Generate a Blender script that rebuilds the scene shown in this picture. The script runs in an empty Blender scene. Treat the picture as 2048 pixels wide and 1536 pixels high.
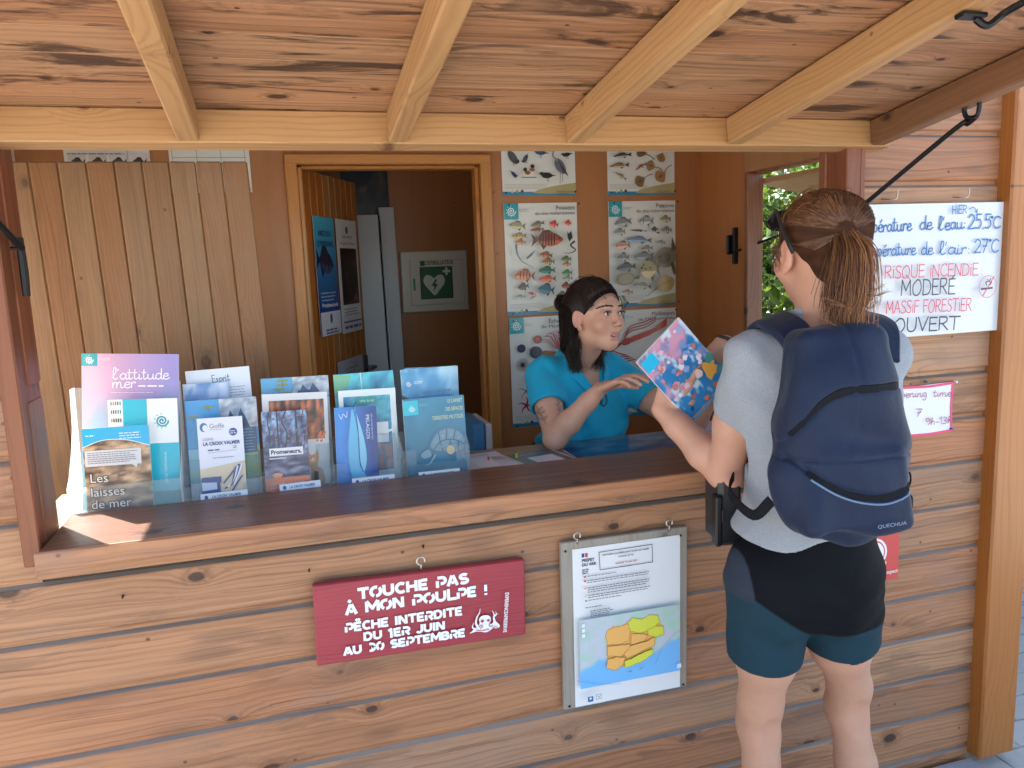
import bpy, math, random
import numpy as np
from mathutils import Vector, Matrix
scene = bpy.context.scene
COL = scene.collection
rad = math.radians
random.seed(7)
# ---------------------------------------------------------------- camera
CAM = np.array([0.0, -1.759, 1.586]); FPX = 1565.0
CR = np.array([.95808537, -.28395016, -.03800953]); CU = np.array([.0789017, .13399314, .9878362]); CF = np.array([.27540323, .94943043, -.15078101])
cd = bpy.data.cameras.new('camera'); cam = bpy.data.objects.new('camera', cd); COL.objects.link(cam)
cd.sensor_width = 36.0; cd.lens = FPX / 2048 * 36; cd.clip_start = .05; cd.clip_end = 500
cam.matrix_world = Matrix(((CR[0], CU[0], -CF[0], CAM[0]), (CR[1], CU[1], -CF[1], CAM[1]), (CR[2], CU[2], -CF[2], CAM[2]), (0, 0, 0, 1)))
scene.camera = cam
# ---------------------------------------------------------------- light
SUN_EL, SUN_AZ = 41.0, -35.3
world = bpy.data.worlds.new('World'); scene.world = world; world.use_nodes = True
_n = world.node_tree.nodes; _sk = _n.new('ShaderNodeTexSky'); _sk.sky_type = 'NISHITA'; _sk.sun_disc = False
_sk.sun_elevation = rad(SUN_EL); _sk.sun_rotation = rad(SUN_AZ); _sk.air_density = 1.0; _sk.dust_density = 2.2; _sk.ozone_density = 1.0
world.node_tree.links.new(_sk.outputs[0], _n['Background'].inputs[0]); _n['Background'].inputs[1].default_value = 0.14
sd = bpy.data.lights.new('sun', 'SUN'); sd.energy = 4.8; sd.angle = rad(.53); sd.color = (1.0, .94, .84)
sun = bpy.data.objects.new('sun', sd); COL.objects.link(sun); sun.location = (-6, 8, 10)
_t = Vector((math.sin(rad(SUN_AZ)) * math.cos(rad(SUN_EL)), math.cos(rad(SUN_AZ)) * math.cos(rad(SUN_EL)), math.sin(rad(SUN_EL))))
sun.rotation_euler = (-_t).to_track_quat('-Z', 'Y').to_euler()
scene.view_settings.view_transform = 'Standard'; scene.view_settings.look = 'None'
scene.view_settings.exposure = 1.98; scene.view_settings.gamma = 1.0; scene.view_settings.use_curve_mapping = False
scene.render.engine = 'CYCLES'; scene.cycles.use_denoising = True
scene.cycles.max_bounces = 10; scene.cycles.diffuse_bounces = 6; scene.cycles.transparent_max_bounces = 24; scene.cycles.transmission_bounces = 8

# ---------------------------------------------------------------- helpers
def V(*a): return np.array(a, float)
def unit(a): a = np.asarray(a, float); return a / np.linalg.norm(a)
def at(px, py, ax, val):
    """point of the place seen at a photo pixel, on the plane y = val (or x / z)"""
    d = (px - 1024) / FPX * CR - (py - 768) / FPX * CU + CF
    i = 'xyz'.index(ax); return CAM + d * (val - CAM[i]) / d[i]
def lin(c):
    c = np.asarray(c, float) / 255.0
    return np.where(c <= .04045, c / 12.92, ((c + .055) / 1.055) ** 2.4)
def tag(o, label=None, cat=None, group=None, kind=None):
    if label: o['label'] = label
    if cat: o['category'] = cat
    if group: o['group'] = group
    if kind: o['kind'] = kind
    return o
def empty(name, loc, label=None, cat=None, group=None):
    o = bpy.data.objects.new(name, None); COL.objects.link(o); o.location = loc; o.empty_display_size = .1
    bpy.context.view_layer.update()
    return tag(o, label, cat, group)
def obj(name, verts, faces, mat, parent=None, smooth=False, fm=None, attrs=None):
    me = bpy.data.meshes.new(name)
    me.from_pydata([tuple(map(float, v)) for v in verts], [], faces if isinstance(faces, list) else faces.tolist())
    for m in (mat if isinstance(mat, (list, tuple)) else [mat]): me.materials.append(m)
    if fm is not None: me.polygons.foreach_set('material_index', np.asarray(fm, np.int32))
    for k, (ty, dom, data) in (attrs or {}).items():
        a = me.attributes.new(k, ty, dom); data = np.asarray(data, np.float32)
        if ty == 'FLOAT_VECTOR': a.data.foreach_set('vector', data.ravel())
        elif ty == 'FLOAT_COLOR':
            if data.shape[1] == 3: data = np.hstack([data, np.ones((len(data), 1), np.float32)])
            a.data.foreach_set('color', data.ravel())
        else: a.data.foreach_set('value', data.ravel())
    if smooth: me.polygons.foreach_set('use_smooth', np.ones(len(me.polygons), bool))
    me.validate(); me.update()
    o = bpy.data.objects.new(name, me); COL.objects.link(o)
    if parent is not None:
        o.parent = parent; o.matrix_parent_inverse = parent.matrix_world.inverted()
    return o

class MB:
    """collects boards, tubes and loose pieces, then builds ONE mesh object"""
    def __init__(s): s.v = []; s.f = []; s.m = []; s.pc = []; s.rn = []; s.sm = []
    def raw(s, v, f, mi=0, pc=None, rn=0.5):
        b = len(s.v); s.v += [tuple(x) for x in v]; s.f += [tuple(b + i for i in q) for q in f]; s.m += [mi] * len(f)
        s.pc += [tuple(x) for x in (v if pc is None else pc)]; s.rn += [rn] * len(v); return s
    def board(s, c, size, ax=((1, 0, 0), (0, 1, 0), (0, 0, 1)), grain=0, bev=.003, mi=0, rn=None):
        """bevelled box; grain = index of the axis the wood grain runs along"""
        c = np.asarray(c, float); A = np.array([unit(a) for a in ax]); h = np.array(size) / 2; bev = min(bev, h.min() * .8)
        vs = []; idx = {}
        for sx in (-1, 1):
            for sy in (-1, 1):
                for sz in (-1, 1):
                    sg = np.array((sx, sy, sz))
                    for k in range(3):
                        p = sg * (h - bev); p[k] = sg[k] * h[k]; idx[(sx, sy, sz, k)] = len(vs); vs.append(p)
        F = []
        for k in range(3):
            i, j = [q for q in range(3) if q != k]
            for sk in (-1, 1):
                q = []
                for a, b in ((-1, -1), (1, -1), (1, 1), (-1, 1)):
                    t = [0, 0, 0]; t[k] = sk; t[i] = a; t[j] = b; q.append(idx[(*t, k)])
                F.append((q, k, sk))
                if bev > 0:
                    for sj in (-1, 1):      # edge between face k and face j
                        if k < j:
                            e = []
                            for a, kk in ((-1, k), (1, k), (1, j), (-1, j)):
                                t = [0, 0, 0]; t[k] = sk; t[j] = sj; t[i] = a; e.append(idx[(*t, kk)])
                            F.append((e, None, None))
                        if k < i:
                            e = []
                            for a, kk in ((-1, k), (1, k), (1, i), (-1, i)):
                                t = [0, 0, 0]; t[k] = sk; t[i] = sj; t[j] = a; e.append(idx[(*t, kk)])
                            F.append((e, None, None))
        for sx in (-1, 1):
            for sy in (-1, 1):
                for sz in (-1, 1): F.append(([idx[(sx, sy, sz, k)] for k in range(3)], None, None))
        vs = np.array(vs); faces = []
        for q, k, sk in F:
            n = np.cross(vs[q[1]] - vs[q[0]], vs[q[2]] - vs[q[1]])
            if n @ vs[q].mean(0) < 0: q = q[::-1]
            faces.append(q)
        if np.linalg.det(A) < 0: faces = [q[::-1] for q in faces]
        W = vs @ A + c; o = [q for q in range(3) if q != grain]
        o.sort(key=lambda q: -size[q])
        r = np.array([random.uniform(0, 40), random.uniform(0, 40), random.uniform(0, 9)])
        pc = vs[:, [grain, o[0], o[1]]] + r
        return s.raw(W, faces, mi, pc, random.random() if rn is None else rn)
    def tube(s, pts, r, n=8, mi=0, caps=True, rn=.5):
        P = np.array(pts, float); R = np.full(len(P), r) if np.isscalar(r) else np.array(r, float)
        vs = []; T = np.gradient(P, axis=0); u = None
        for i in range(len(P)):
            t = unit(T[i])
            if u is None: u = unit(np.cross(t, (0, 0, 1) if abs(t[2]) < .9 else (1, 0, 0)))
            u = unit(u - t * (u @ t)); w = np.cross(t, u)
            for k in range(n):
                a = 2 * math.pi * k / n; vs.append(P[i] + R[i] * (math.cos(a) * u + math.sin(a) * w))
        F = [(i * n + k, i * n + (k + 1) % n, (i + 1) * n + (k + 1) % n, (i + 1) * n + k) for i in range(len(P) - 1) for k in range(n)]
        if caps: F += [tuple(range(n))[::-1], tuple((len(P) - 1) * n + k for k in range(n))]
        return s.raw(vs, F, mi, None, rn)
    def strip(s, pts, ups, w, t, mi=0, rn=.5):
        """flat band swept along pts; ups = outward normals; w width, t thickness"""
        P = np.array(pts, float); Un = np.array(ups, float); T = np.gradient(P, axis=0); vs = []
        W = np.full(len(P), w) if np.isscalar(w) else np.array(w, float)
        for i in range(len(P)):
            tt = unit(T[i]); n = unit(Un[i] - tt * (Un[i] @ tt)); b = np.cross(tt, n); hw = W[i] / 2; ch = min(t * .4, hw * .5)
            for x, y in ((-hw, -t / 2), (hw, -t / 2), (hw, t / 2 - ch), (hw - ch, t / 2), (-hw + ch, t / 2), (-hw, t / 2 - ch)): vs.append(P[i] + b * x + n * y)
        n = 6
        F = [(i * n + k, i * n + (k + 1) % n, (i + 1) * n + (k + 1) % n, (i + 1) * n + k) for i in range(len(P) - 1) for k in range(n)]
        F += [tuple(range(n))[::-1], tuple((len(P) - 1) * n + k for k in range(n))]
        return s.raw(vs, F, mi, None, rn)
    def ball(s, c, r, n=8, m=6, mi=0):
        c = np.array(c, float); r = np.ones(3) * r; vs = [c + r * (0, 0, 1)]
        for i in range(1, m):
            for k in range(n): a, b = math.pi * i / m, 2 * math.pi * k / n; vs.append(c + r * (math.sin(a) * math.cos(b), math.sin(a) * math.sin(b), math.cos(a)))
        vs.append(c - r * (0, 0, 1)); F = [(0, 1 + k, 1 + (k + 1) % n) for k in range(n)]
        for i in range(m - 2): F += [(1 + i * n + k, 1 + (i + 1) * n + k, 1 + (i + 1) * n + (k + 1) % n, 1 + i * n + (k + 1) % n) for k in range(n)]
        F += [(len(vs) - 1, 1 + (m - 2) * n + (k + 1) % n, 1 + (m - 2) * n + k) for k in range(n)]
        return s.raw(vs, F, mi)
    def build(s, name, mat, parent=None, smooth=False):
        return obj(name, s.v, s.f, mat, parent, smooth, s.m, {'pc': ('FLOAT_VECTOR', 'POINT', s.pc), 'rn': ('FLOAT', 'POINT', s.rn)})
def spline(pts, n=8, closed=False):
    P = [np.array(p, float) for p in pts]; out = []; m = len(P)
    for i in range(m if closed else m - 1):
        p0 = P[(i - 1) % m] if closed or i > 0 else 2 * P[0] - P[1]; p1, p2 = P[i], P[(i + 1) % m]
        p3 = P[(i + 2) % m] if closed or i + 2 < m else 2 * P[-1] - P[-2]
        for k in range(n):
            t = k / n; out.append(.5 * (2 * p1 + (p2 - p0) * t + (2 * p0 - 5 * p1 + 4 * p2 - p3) * t * t + (3 * p1 - p0 - 3 * p2 + p3) * t ** 3))
    if not closed: out.append(P[-1])
    return np.array(out)

# ---------------------------------------------------------------- materials
class NT:
    def __init__(s, name):
        s.mat = bpy.data.materials.new(name); s.mat.use_nodes = True; s.t = s.mat.node_tree; s.b = s.t.nodes['Principled BSDF']; s.out = s.t.nodes['Material Output']
    def __call__(s, ty, props=None, **ins):
        n = s.t.nodes.new('ShaderNode' + ty)
        for k, v in (props or {}).items(): setattr(n, k, v)
        for k, v in ins.items(): s.set(n, int(k[1:]) if k[0] == 'i' and k[1:].isdigit() else k.replace('_', ' '), v)
        return n
    def set(s, n, k, v):
        i = n.inputs[k]
        if isinstance(v, bpy.types.Node): v = v.outputs[0]
        if isinstance(v, bpy.types.NodeSocket): s.t.links.new(v, i)
        else:
            if hasattr(v, '__len__') and len(v) == 3 and i.type == 'RGBA': v = (*v, 1)
            i.default_value = v
    def math(s, op, a, b=0.0, c=None, clamp=False):
        n = s('Math', {'operation': op, 'use_clamp': clamp}, i0=a, i1=b)
        if c is not None: s.set(n, 2, c)
        return n.outputs[0]
    def mix(s, f, a, b, mode='MIX'):
        n = s.t.nodes.new('ShaderNodeMix'); n.data_type = 'RGBA'; n.blend_type = mode; s.set(n, 0, f); s.set(n, 6, a); s.set(n, 7, b); return n.outputs[2]
    def ramp(s, f, *stops):
        n = s('ValToRGB', None, Fac=f); r = n.color_ramp
        while len(r.elements) < len(stops): r.elements.new(.5)
        for e, (p, c) in zip(r.elements, stops): e.position = p; e.color = (*c, 1) if len(c) == 3 else c
        return n.outputs[0]
    def maprange(s, v, a, b, c=0., d=1.):
        n = s('MapRange', {'interpolation_type': 'SMOOTHSTEP'}, i0=v, i1=a, i2=b, i3=c, i4=d); return n.outputs[0]
    def noise(s, vec, scale=1., detail=3., rough=.55, dist=0.):
        return s('TexNoise', None, Vector=vec, Scale=scale, Detail=detail, Roughness=rough, Distortion=dist)
    def vscale(s, vec, x, y, z): return s('VectorMath', {'operation': 'MULTIPLY'}, i0=vec, i1=(x, y, z)).outputs[0]
    def bump(s, h, strength=.2, dist=.002):
        s.set(s.b, 'Normal', s('Bump', None, Strength=strength, Distance=dist, Height=h))
    def base(s, **k):
        for a, v in k.items(): s.set(s.b, a.replace('_', ' '), v)
        return s.mat
def L3(*c): return tuple(lin(c))

def wood(name, light, dark, knot, tone=.10, knots=.30, ringf=70, rough=.6, stain=0., stain_col=(.03, .015, .008), gray=0., gray_col=(.3, .26, .24), bump=.25, coat=0., ring_amt=.5, streak=1., lines=.5, hue=.012):
    m = NT(name); pc = m('Attribute', {'attribute_name': 'pc'}).outputs['Vector']; rn = m('Attribute', {'attribute_name': 'rn'}).outputs['Fac']
    sep = m('SeparateXYZ', None, Vector=pc)
    # knots: sparse cells, grain bends round them
    kv = m.vscale(pc, 5.2, 8.5, 3.0)
    vor = m('TexVoronoi', {'feature': 'F1', 'voronoi_dimensions': '2D'}, Vector=kv, Scale=1.0, Randomness=1.0); vc = m('SeparateColor', None, Color=vor.outputs['Color'])
    gate = m.math('LESS_THAN', vc.outputs[0], knots)
    wob = m.noise(m.vscale(pc, 60, 70, 30), 1, 3, .6).outputs[0]
    d = m.math('ADD', vor.outputs['Distance'], m.math('MULTIPLY', m.math('SUBTRACT', wob, .5), .10))
    infl = m.math('MULTIPLY', m.math('POWER', 2.718, m.math('MULTIPLY', d, -6.5)), gate)
    ksz = m.math('ADD', .35, m.math('MULTIPLY', m.math('POWER', vc.outputs[1], 1.6), .95)); dk = m.math('DIVIDE', d, ksz)
    kcore = m.math('MULTIPLY', m.maprange(dk, .115, .065), gate); kring = m.math('MULTIPLY', m.maprange(dk, .24, .13), gate)
    kv2 = m.vscale(pc, 2.6, 8.5, 3.0); tail = m('TexVoronoi', {'feature': 'F1', 'voronoi_dimensions': '2D'}, Vector=kv2, Scale=1.0, Randomness=1.0)
    pin = m('TexVoronoi', {'feature': 'F1', 'voronoi_dimensions': '2D'}, Vector=m.vscale(pc, 17, 21, 3), Scale=1.0); pins = m.math('MULTIPLY', m.maprange(pin.outputs['Distance'], .10, .05), m.math('LESS_THAN', m('SeparateColor', None, Color=pin.outputs['Color']).outputs[0], knots * .16))
    warp = m.noise(m.vscale(pc, 1.3, 5.0, 5.0), 1, 3, .55).outputs[0]
    s_ = m.math('ADD', m.math('ADD', sep.outputs[1], m.math('MULTIPLY', warp, .085)), m.math('MULTIPLY', infl, .050))
    s_ = m.math('ADD', s_, m.math('MULTIPLY', sep.outputs[2], .6))
    ring = m.math('SINE', m.math('MULTIPLY', s_, ringf * 6.283))
    ring = m.math('POWER', m.math('MULTIPLY', m.math('ADD', ring, 1.0), .5), 3.0)
    def along(kx, ky): return m('CombineXYZ', None, X=m.math('MULTIPLY', sep.outputs[0], kx), Y=m.math('MULTIPLY', s_, ky), Z=sep.outputs[2])
    st = m.noise(along(1.6, 55.0), 1, 4, .6).outputs[0]
    fl = m.maprange(m.noise(along(1.1, 150.0), 1, 3, .6).outputs[0], .53, .68); vein = m.maprange(m.noise(along(.8, 22.0), 1, 4, .6).outputs[0], .54, .70)
    fib = m.noise(m.vscale(pc, 9, 420, 420), 1, 2).outputs[0]
    big = m.noise(m.vscale(pc, 1.6, 8, 6), 1, 4, .65).outputs[0]
    t = m.math('ADD', m.math('MULTIPLY', ring, .55 * ring_amt), m.math('MULTIPLY', m.math('SUBTRACT', st, .42), 1.1 * streak))
    t = m.math('ADD', t, m.math('MULTIPLY', m.math('SUBTRACT', fib, .5), .35)); t = m.math('ADD', t, m.math('MULTIPLY', fl, lines * .75)); t = m.math('ADD', t, m.math('MULTIPLY', vein, lines * .45))
    t = m.math('ADD', t, m.math('MULTIPLY', m.math('SUBTRACT', big, .5), 1.0), clamp=True)
    c = m.mix(t, light, dark); ld = tuple(np.array(light) * .5 + np.array(dark) * .5)
    c = m.mix(m.math('MULTIPLY', m.math('MULTIPLY', kring, m.maprange(wob, .35, .6)), .5), c, tuple(np.array(dark) * .6 + np.array(knot) * .2)); c = m.mix(m.math('MULTIPLY', kcore, .92), c, knot); c = m.mix(m.math('MULTIPLY', pins, .8), c, knot)
    if gray:
        g = m.noise(m.vscale(pc, 1.4, 4.2, 3), 1, 5, .7).outputs[0]
        c = m.mix(m.math('MULTIPLY', m.maprange(g, .46, .66), gray), c, gray_col)
    if stain:
        sv = m.noise(m.vscale(pc, 2.6, 15, 9), 1, 6, .66, .8).outputs[0]; sk = m.noise(m.vscale(pc, 1.7, 3.5, 2), 1, 3).outputs[0]
        sv2 = m.noise(m.vscale(pc, .8, 26, 20), 1, 5, .65, .3).outputs[0]; tl = m.math('MULTIPLY', m.maprange(m.math('ADD', tail.outputs['Distance'], m.math('MULTIPLY', m.math('SUBTRACT', sv2, .5), .7)), .20, .06), m.math('LESS_THAN', m('SeparateColor', None, Color=tail.outputs['Color']).outputs[0], .30))
        a = m.math('MULTIPLY', m.maprange(sv, .515, .61), m.maprange(sk, .42, .56)); b = m.math('MULTIPLY', m.maprange(sv2, .54, .68), .55)
        c = m.mix(m.math('MULTIPLY', b, stain * .8), c, tuple(np.array(dark) * .55)); c = m.mix(m.math('MULTIPLY', m.math('MAXIMUM', a, tl), stain), c, stain_col)
    hs = m('HueSaturation', None, Hue=m.math('ADD', .5, m.math('MULTIPLY', m.math('SUBTRACT', rn, .5), hue)), Saturation=m.math('ADD', 1.0, m.math('MULTIPLY', m.math('SUBTRACT', .5, rn), hue * 10)),
           Value=m.math('ADD', 1.0 - tone, m.math('MULTIPLY', m.math('FRACT', m.math('MULTIPLY', rn, 7.31)), 2 * tone)), Color=c)
    m.base(Base_Color=hs, Roughness=m.math('ADD', rough - .08, m.math('MULTIPLY', t, .16)), Coat_Weight=coat, Coat_Roughness=.25)
    m.bump(m.math('SUBTRACT', m.math('MULTIPLY', t, -1.0), m.math('MULTIPLY', kcore, -.3)), bump, .0018)
    return m.mat
def plain(name, col, rough=.5, metal=0., noise=.08, nscale=30, bump=0., **k):
    m = NT(name); tc = m('TexCoord').outputs['Object']; n = m.noise(tc, nscale, 4).outputs[0]
    c = m.mix(n, tuple(np.array(col) * (1 - noise)), tuple(np.minimum(np.array(col) * (1 + noise), 1)))
    m.base(Base_Color=c, Roughness=rough, Metallic=metal, **k)
    if bump: m.bump(n, bump, .001)
    return m.mat
M = {}
M['wall'] = wood('wall_wood', (.435, .205, .098), (.19, .078, .033), (.045, .02, .012), tone=.07, knots=.30, gray=.42, gray_col=(.26, .175, .135), stain=.45, stain_col=(.15, .075, .045), lines=.60, bump=.45)
M['ledge'] = wood('weathered_ledge', (.25, .205, .17), (.14, .105, .085), (.1, .07, .06), tone=.12, knots=0, gray=.5, gray_col=(.27, .25, .235))
M['awning'] = wood('awning_boards', (.44, .232, .118), (.20, .090, .041), (.035, .014, .008), tone=.07, knots=.34, stain=.90, stain_col=(.042, .018, .010), ringf=60, hue=.006, lines=.75, bump=.35)
M['raw'] = wood('raw_pine', (.47, .268, .115), (.31, .155, .060), (.16, .07, .03), tone=.05, knots=.16, ringf=75, rough=.65, ring_amt=.7, streak=.6, lines=.3)
M['post'] = wood('varnished_post', (.42, .145, .026), (.27, .080, .014), (.07, .025, .01), tone=.05, knots=.16, rough=.38, coat=.15, streak=.7, lines=.35)
M['redtrim'] = wood('red_brown_trim', (.25, .085, .035), (.13, .04, .018), (.05, .02, .01), tone=.1, knots=.2, rough=.5)
M['sill'] = wood('dark_sill', (.185, .075, .041), (.075, .029, .017), (.012, .006, .004), tone=.05, knots=.3, rough=.42, coat=.12, lines=.6)
M['counter'] = wood('worn_counter', (.30, .20, .115), (.19, .115, .06), (.06, .03, .02), tone=.04, knots=.16, rough=.5)
M['ply'] = wood('interior_plywood', (.42, .168, .055), (.33, .124, .039), (.1, .04, .02), tone=.03, knots=.03, ringf=9, streak=.5, rough=.42, bump=.05, lines=.15)
M['pine'] = wood('varnished_pine', (.52, .225, .052), (.38, .145, .032), (.09, .03, .012), tone=.07, knots=.16, rough=.4, coat=.1, lines=.3)
M['panel'] = wood('faded_boards', (.27, .138, .056), (.165, .075, .026), (.08, .035, .016), tone=.06, knots=.26, gray=.35, gray_col=(.25, .170, .105), ringf=110, streak=.5, rough=.55, lines=.45, stain=.3, stain_col=(.09, .045, .022))
M['graywood'] = wood('grey_weathered_board', (.34, .29, .23), (.21, .17, .13), (.12, .09, .07), tone=.05, knots=.12, gray=.4, gray_col=(.38, .36, .33))
M['redboard'] = wood('red_painted_board', (.34, .045, .056), (.25, .03, .038), (.22, .025, .035), tone=.02, knots=.06, ringf=120, rough=.45, ring_amt=.5, streak=.4)
M['door'] = wood('inner_door_pine', (.42, .155, .036), (.29, .095, .022), (.09, .03, .012), tone=.06, knots=.2, rough=.4, coat=.1, lines=.35)
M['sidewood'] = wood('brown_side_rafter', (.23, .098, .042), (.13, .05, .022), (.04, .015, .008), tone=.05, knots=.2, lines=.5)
M['white'] = plain('white_bounce_board', (.74, .72, .68), .6, 0, .03)  # white given to hidden inner faces to bounce light into the kiosk
M['black'] = plain('black_metal', (.02, .02, .022), .42, .6)
M['steel'] = plain('zinc_hook', (.55, .53, .48), .35, .9)
M['rubber'] = plain('black_plastic', (.018, .018, .02), .45)
M['paper'] = plain('white_paper', (.78, .79, .80), .55, 0, .015)
def printed(name, rough, coat=0.):
    m = NT(name); a = m('Attribute', {'attribute_name': 'col'}).outputs['Color']; return m.base(Base_Color=a, Roughness=rough, Coat_Weight=coat, Coat_Roughness=.12)
M['print'] = printed('printed_paper', .45); M['gloss'] = printed('glossy_print', .3, .35)
def acrylic(name, milk=.05):  # milk: diffuse white share, raised to stand in for glare and sunlit edges
    m = NT(name); t = m.t.nodes
    tr = m('BsdfTransparent', None, Color=(.94, .965, .97)); gl = m('BsdfGlossy', None, Color=(1, 1, 1), Roughness=.06); di = m('BsdfTranslucent', None, Color=(.9, .93, .95)); df = m('BsdfDiffuse', None, Color=(.85, .89, .91))
    fr = m('LayerWeight', None, Blend=.25); mx = m('MixShader', None, i0=m.math('MULTIPLY', fr.outputs['Facing'], .55), i1=tr, i2=gl)
    m2 = m('MixShader', None, i0=.5, i1=di, i2=df); m3 = m('MixShader', None, i0=milk, i1=mx, i2=m2)
    m.t.links.new(m3.outputs[0], m.out.inputs[0]); return m.mat
M['acrylic'] = acrylic('clear_acrylic', .09); M['milky_glare'] = acrylic('milky_glare_acrylic', .62); M['haze_plastic'] = acrylic('hazy_acrylic', .20)
# ---------------------------------------------------------------- printing: flat coloured shapes on a sheet (posters, leaflets, signs)
_glyphs = {}
def text_mesh(s, bold=0.0, shear=0.0):
    key = (s, bold, shear)
    if key not in _glyphs:
        c = bpy.data.curves.new('lettering', 'FONT'); c.body = s; c.size = 1.0; c.offset = bold; c.shear = shear; c.resolution_u = 3
        o = bpy.data.objects.new('lettering', c); COL.objects.link(o); dg = bpy.context.evaluated_depsgraph_get(); me = o.evaluated_get(dg).to_mesh()
        v = np.array([x.co[:2] for x in me.vertices]) if len(me.vertices) else np.zeros((0, 2)); f = [tuple(p.vertices) for p in me.polygons]
        o.evaluated_get(dg).to_mesh_clear(); bpy.data.objects.remove(o); bpy.data.curves.remove(c); _glyphs[key] = (v, f)
    return _glyphs[key]
def arc(cx, cy, rx, ry, a0, a1, n=10):
    return [(cx + rx * math.cos(rad(a0 + (a1 - a0) * i / n)), cy + ry * math.sin(rad(a0 + (a1 - a0) * i / n))) for i in range(n + 1)]
class Print:
    """sheet frame: o = lower left corner, u right, v up, w x h metres; z grows towards the reader"""
    def __init__(s, o, u, v, w, h, gap=.00035):
        s.o = np.array(o, float); s.u = unit(u); s.v = unit(np.asarray(v, float) - s.u * (s.u @ np.asarray(v, float))); s.n = np.cross(s.u, s.v); s.w, s.h = w, h
        s.z = .0005; s.gap = gap; s.vs = []; s.fs = []; s.cs = []
    def P(s, x, y, z=0): return s.o + s.u * x + s.v * y + s.n * z
    def loc(s, px, py):
        d = (px - 1024) / FPX * CR - (py - 768) / FPX * CU + CF; t = ((s.o - CAM) @ s.n) / (d @ s.n); q = CAM + d * t - s.o; return np.array((q @ s.u, q @ s.v))
    def add(s, pts, faces, col, up=True):
        s.z += s.gap if up else s.gap * .12
        b = len(s.vs); s.vs += [s.P(x, y, s.z) for x, y in pts]; s.fs += [tuple(b + i for i in f) for f in faces]
        c = np.asarray(col, float); c = lin(c)
        s.cs += [tuple(c)] * len(pts) if c.ndim == 1 else [tuple(x) for x in c]
    def poly(s, pts, col, up=True): s.add(pts, [tuple(range(len(pts)))], col, up)
    def rect(s, x0, y0, x1, y1, col, up=True): s.poly([(x0, y0), (x1, y0), (x1, y1), (x0, y1)], col, up)
    def ell(s, cx, cy, rx, ry, col, n=14, rot=0, up=True):
        c, q = math.cos(rad(rot)), math.sin(rad(rot))
        s.poly([(cx + rx * math.cos(a) * c - ry * math.sin(a) * q, cy + rx * math.cos(a) * q + ry * math.sin(a) * c) for a in [2 * math.pi * k / n for k in range(n)]], col, up)
    def rrect(s, x0, y0, x1, y1, r, col):
        s.poly(arc(x1 - r, y0 + r, r, r, -90, 0, 4) + arc(x1 - r, y1 - r, r, r, 0, 90, 4) + arc(x0 + r, y1 - r, r, r, 90, 180, 4) + arc(x0 + r, y0 + r, r, r, 180, 270, 4), col)
    def stroke(s, pts, w, col, up=True, taper=False, cap=True):
        P = np.array(pts, float)
        if len(P) < 2: return
        if cap:
            P[0] = P[0] - unit(P[1] - P[0] + 1e-12) * w * .3; P[-1] = P[-1] + unit(P[-1] - P[-2] + 1e-12) * w * .3
        T = np.gradient(P, axis=0); N = np.array([(-t[1], t[0]) for t in T]); N /= np.linalg.norm(N, axis=1)[:, None] + 1e-12
        k = np.ones(len(P))
        for i in range(1, len(P) - 1):
            a = unit(P[i] - P[i - 1] + 1e-12); k[i] = min(1.5, 1 / max(.5, abs(a @ np.array((N[i][1], -N[i][0])))))
        if taper: k = k * np.linspace(1, .15, len(P))
        A = P + N * (w / 2 * k)[:, None]; B = P - N * (w / 2 * k)[:, None]; n = len(P)
        s.add(list(A) + list(B), [(i, n + i, n + i + 1, i + 1) for i in range(n - 1)], col, up)
    def text(s, t, x, y, size, col, align='l', bold=0.0, rot=0, width=None, shear=0, up=True):
        v, f = text_mesh(t, bold, shear)
        if not len(v): return
        v = v * size; W = v[:, 0].max()
        if width: v = v * (width / W, 1); W = width
        if align == 'c': v = v - (W / 2, 0)
        if align == 'r': v = v - (W, 0)
        c, q = math.cos(rad(rot)), math.sin(rad(rot)); v = v @ np.array(((c, q), (-q, c)))
        s.add(v + (x, y), f, col, up)
    def grid(s, x0, y0, x1, y1, nx, ny, fn, up=True):
        pts = [(x0 + (x1 - x0) * i / nx, y0 + (y1 - y0) * j / ny) for j in range(ny + 1) for i in range(nx + 1)]
        cols = [fn(i / nx, j / ny) for j in range(ny + 1) for i in range(nx + 1)]
        s.add(pts, [(j * (nx + 1) + i, j * (nx + 1) + i + 1, (j + 1) * (nx + 1) + i + 1, (j + 1) * (nx + 1) + i) for j in range(ny) for i in range(nx)], np.array(cols), up)
    def greek(s, x0, y, x1, n, lh, th, col, ragged=True):
        """lines of print too small to read"""
        s.z += s.gap
        for k in range(n):
            x = x0; e = x1 - (random.uniform(0, .25) * (x1 - x0) if ragged else 0)
            while x < e:
                w = min(random.uniform(2.2, 6) * th, e - x); s.rect(x, y - k * lh - th / 2, x + w, y - k * lh + th / 2, col, up=False); x += w + th * .9
    def swirl(s, cx, cy, r, col, wk=.17):
        pts = [(cx + r * (.08 + .72 * k / 34) * math.cos(rad(-30 + k * 22)), cy + r * (.08 + .72 * k / 34) * math.sin(rad(-30 + k * 22))) for k in range(35)]
        s.stroke(pts, r * wk, col)
        for k in range(7):
            a = rad(95 + k * 34); s.ell(cx + r * .95 * math.cos(a), cy + r * .95 * math.sin(a), r * .1, r * .07, col, 7, math.degrees(a), up=False)
    def build(s, parent, name='artwork', mat=None):
        return obj(name, s.vs, s.fs, mat or M['print'], parent, False, None, {'col': ('FLOAT_COLOR', 'POINT', s.cs)})
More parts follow.
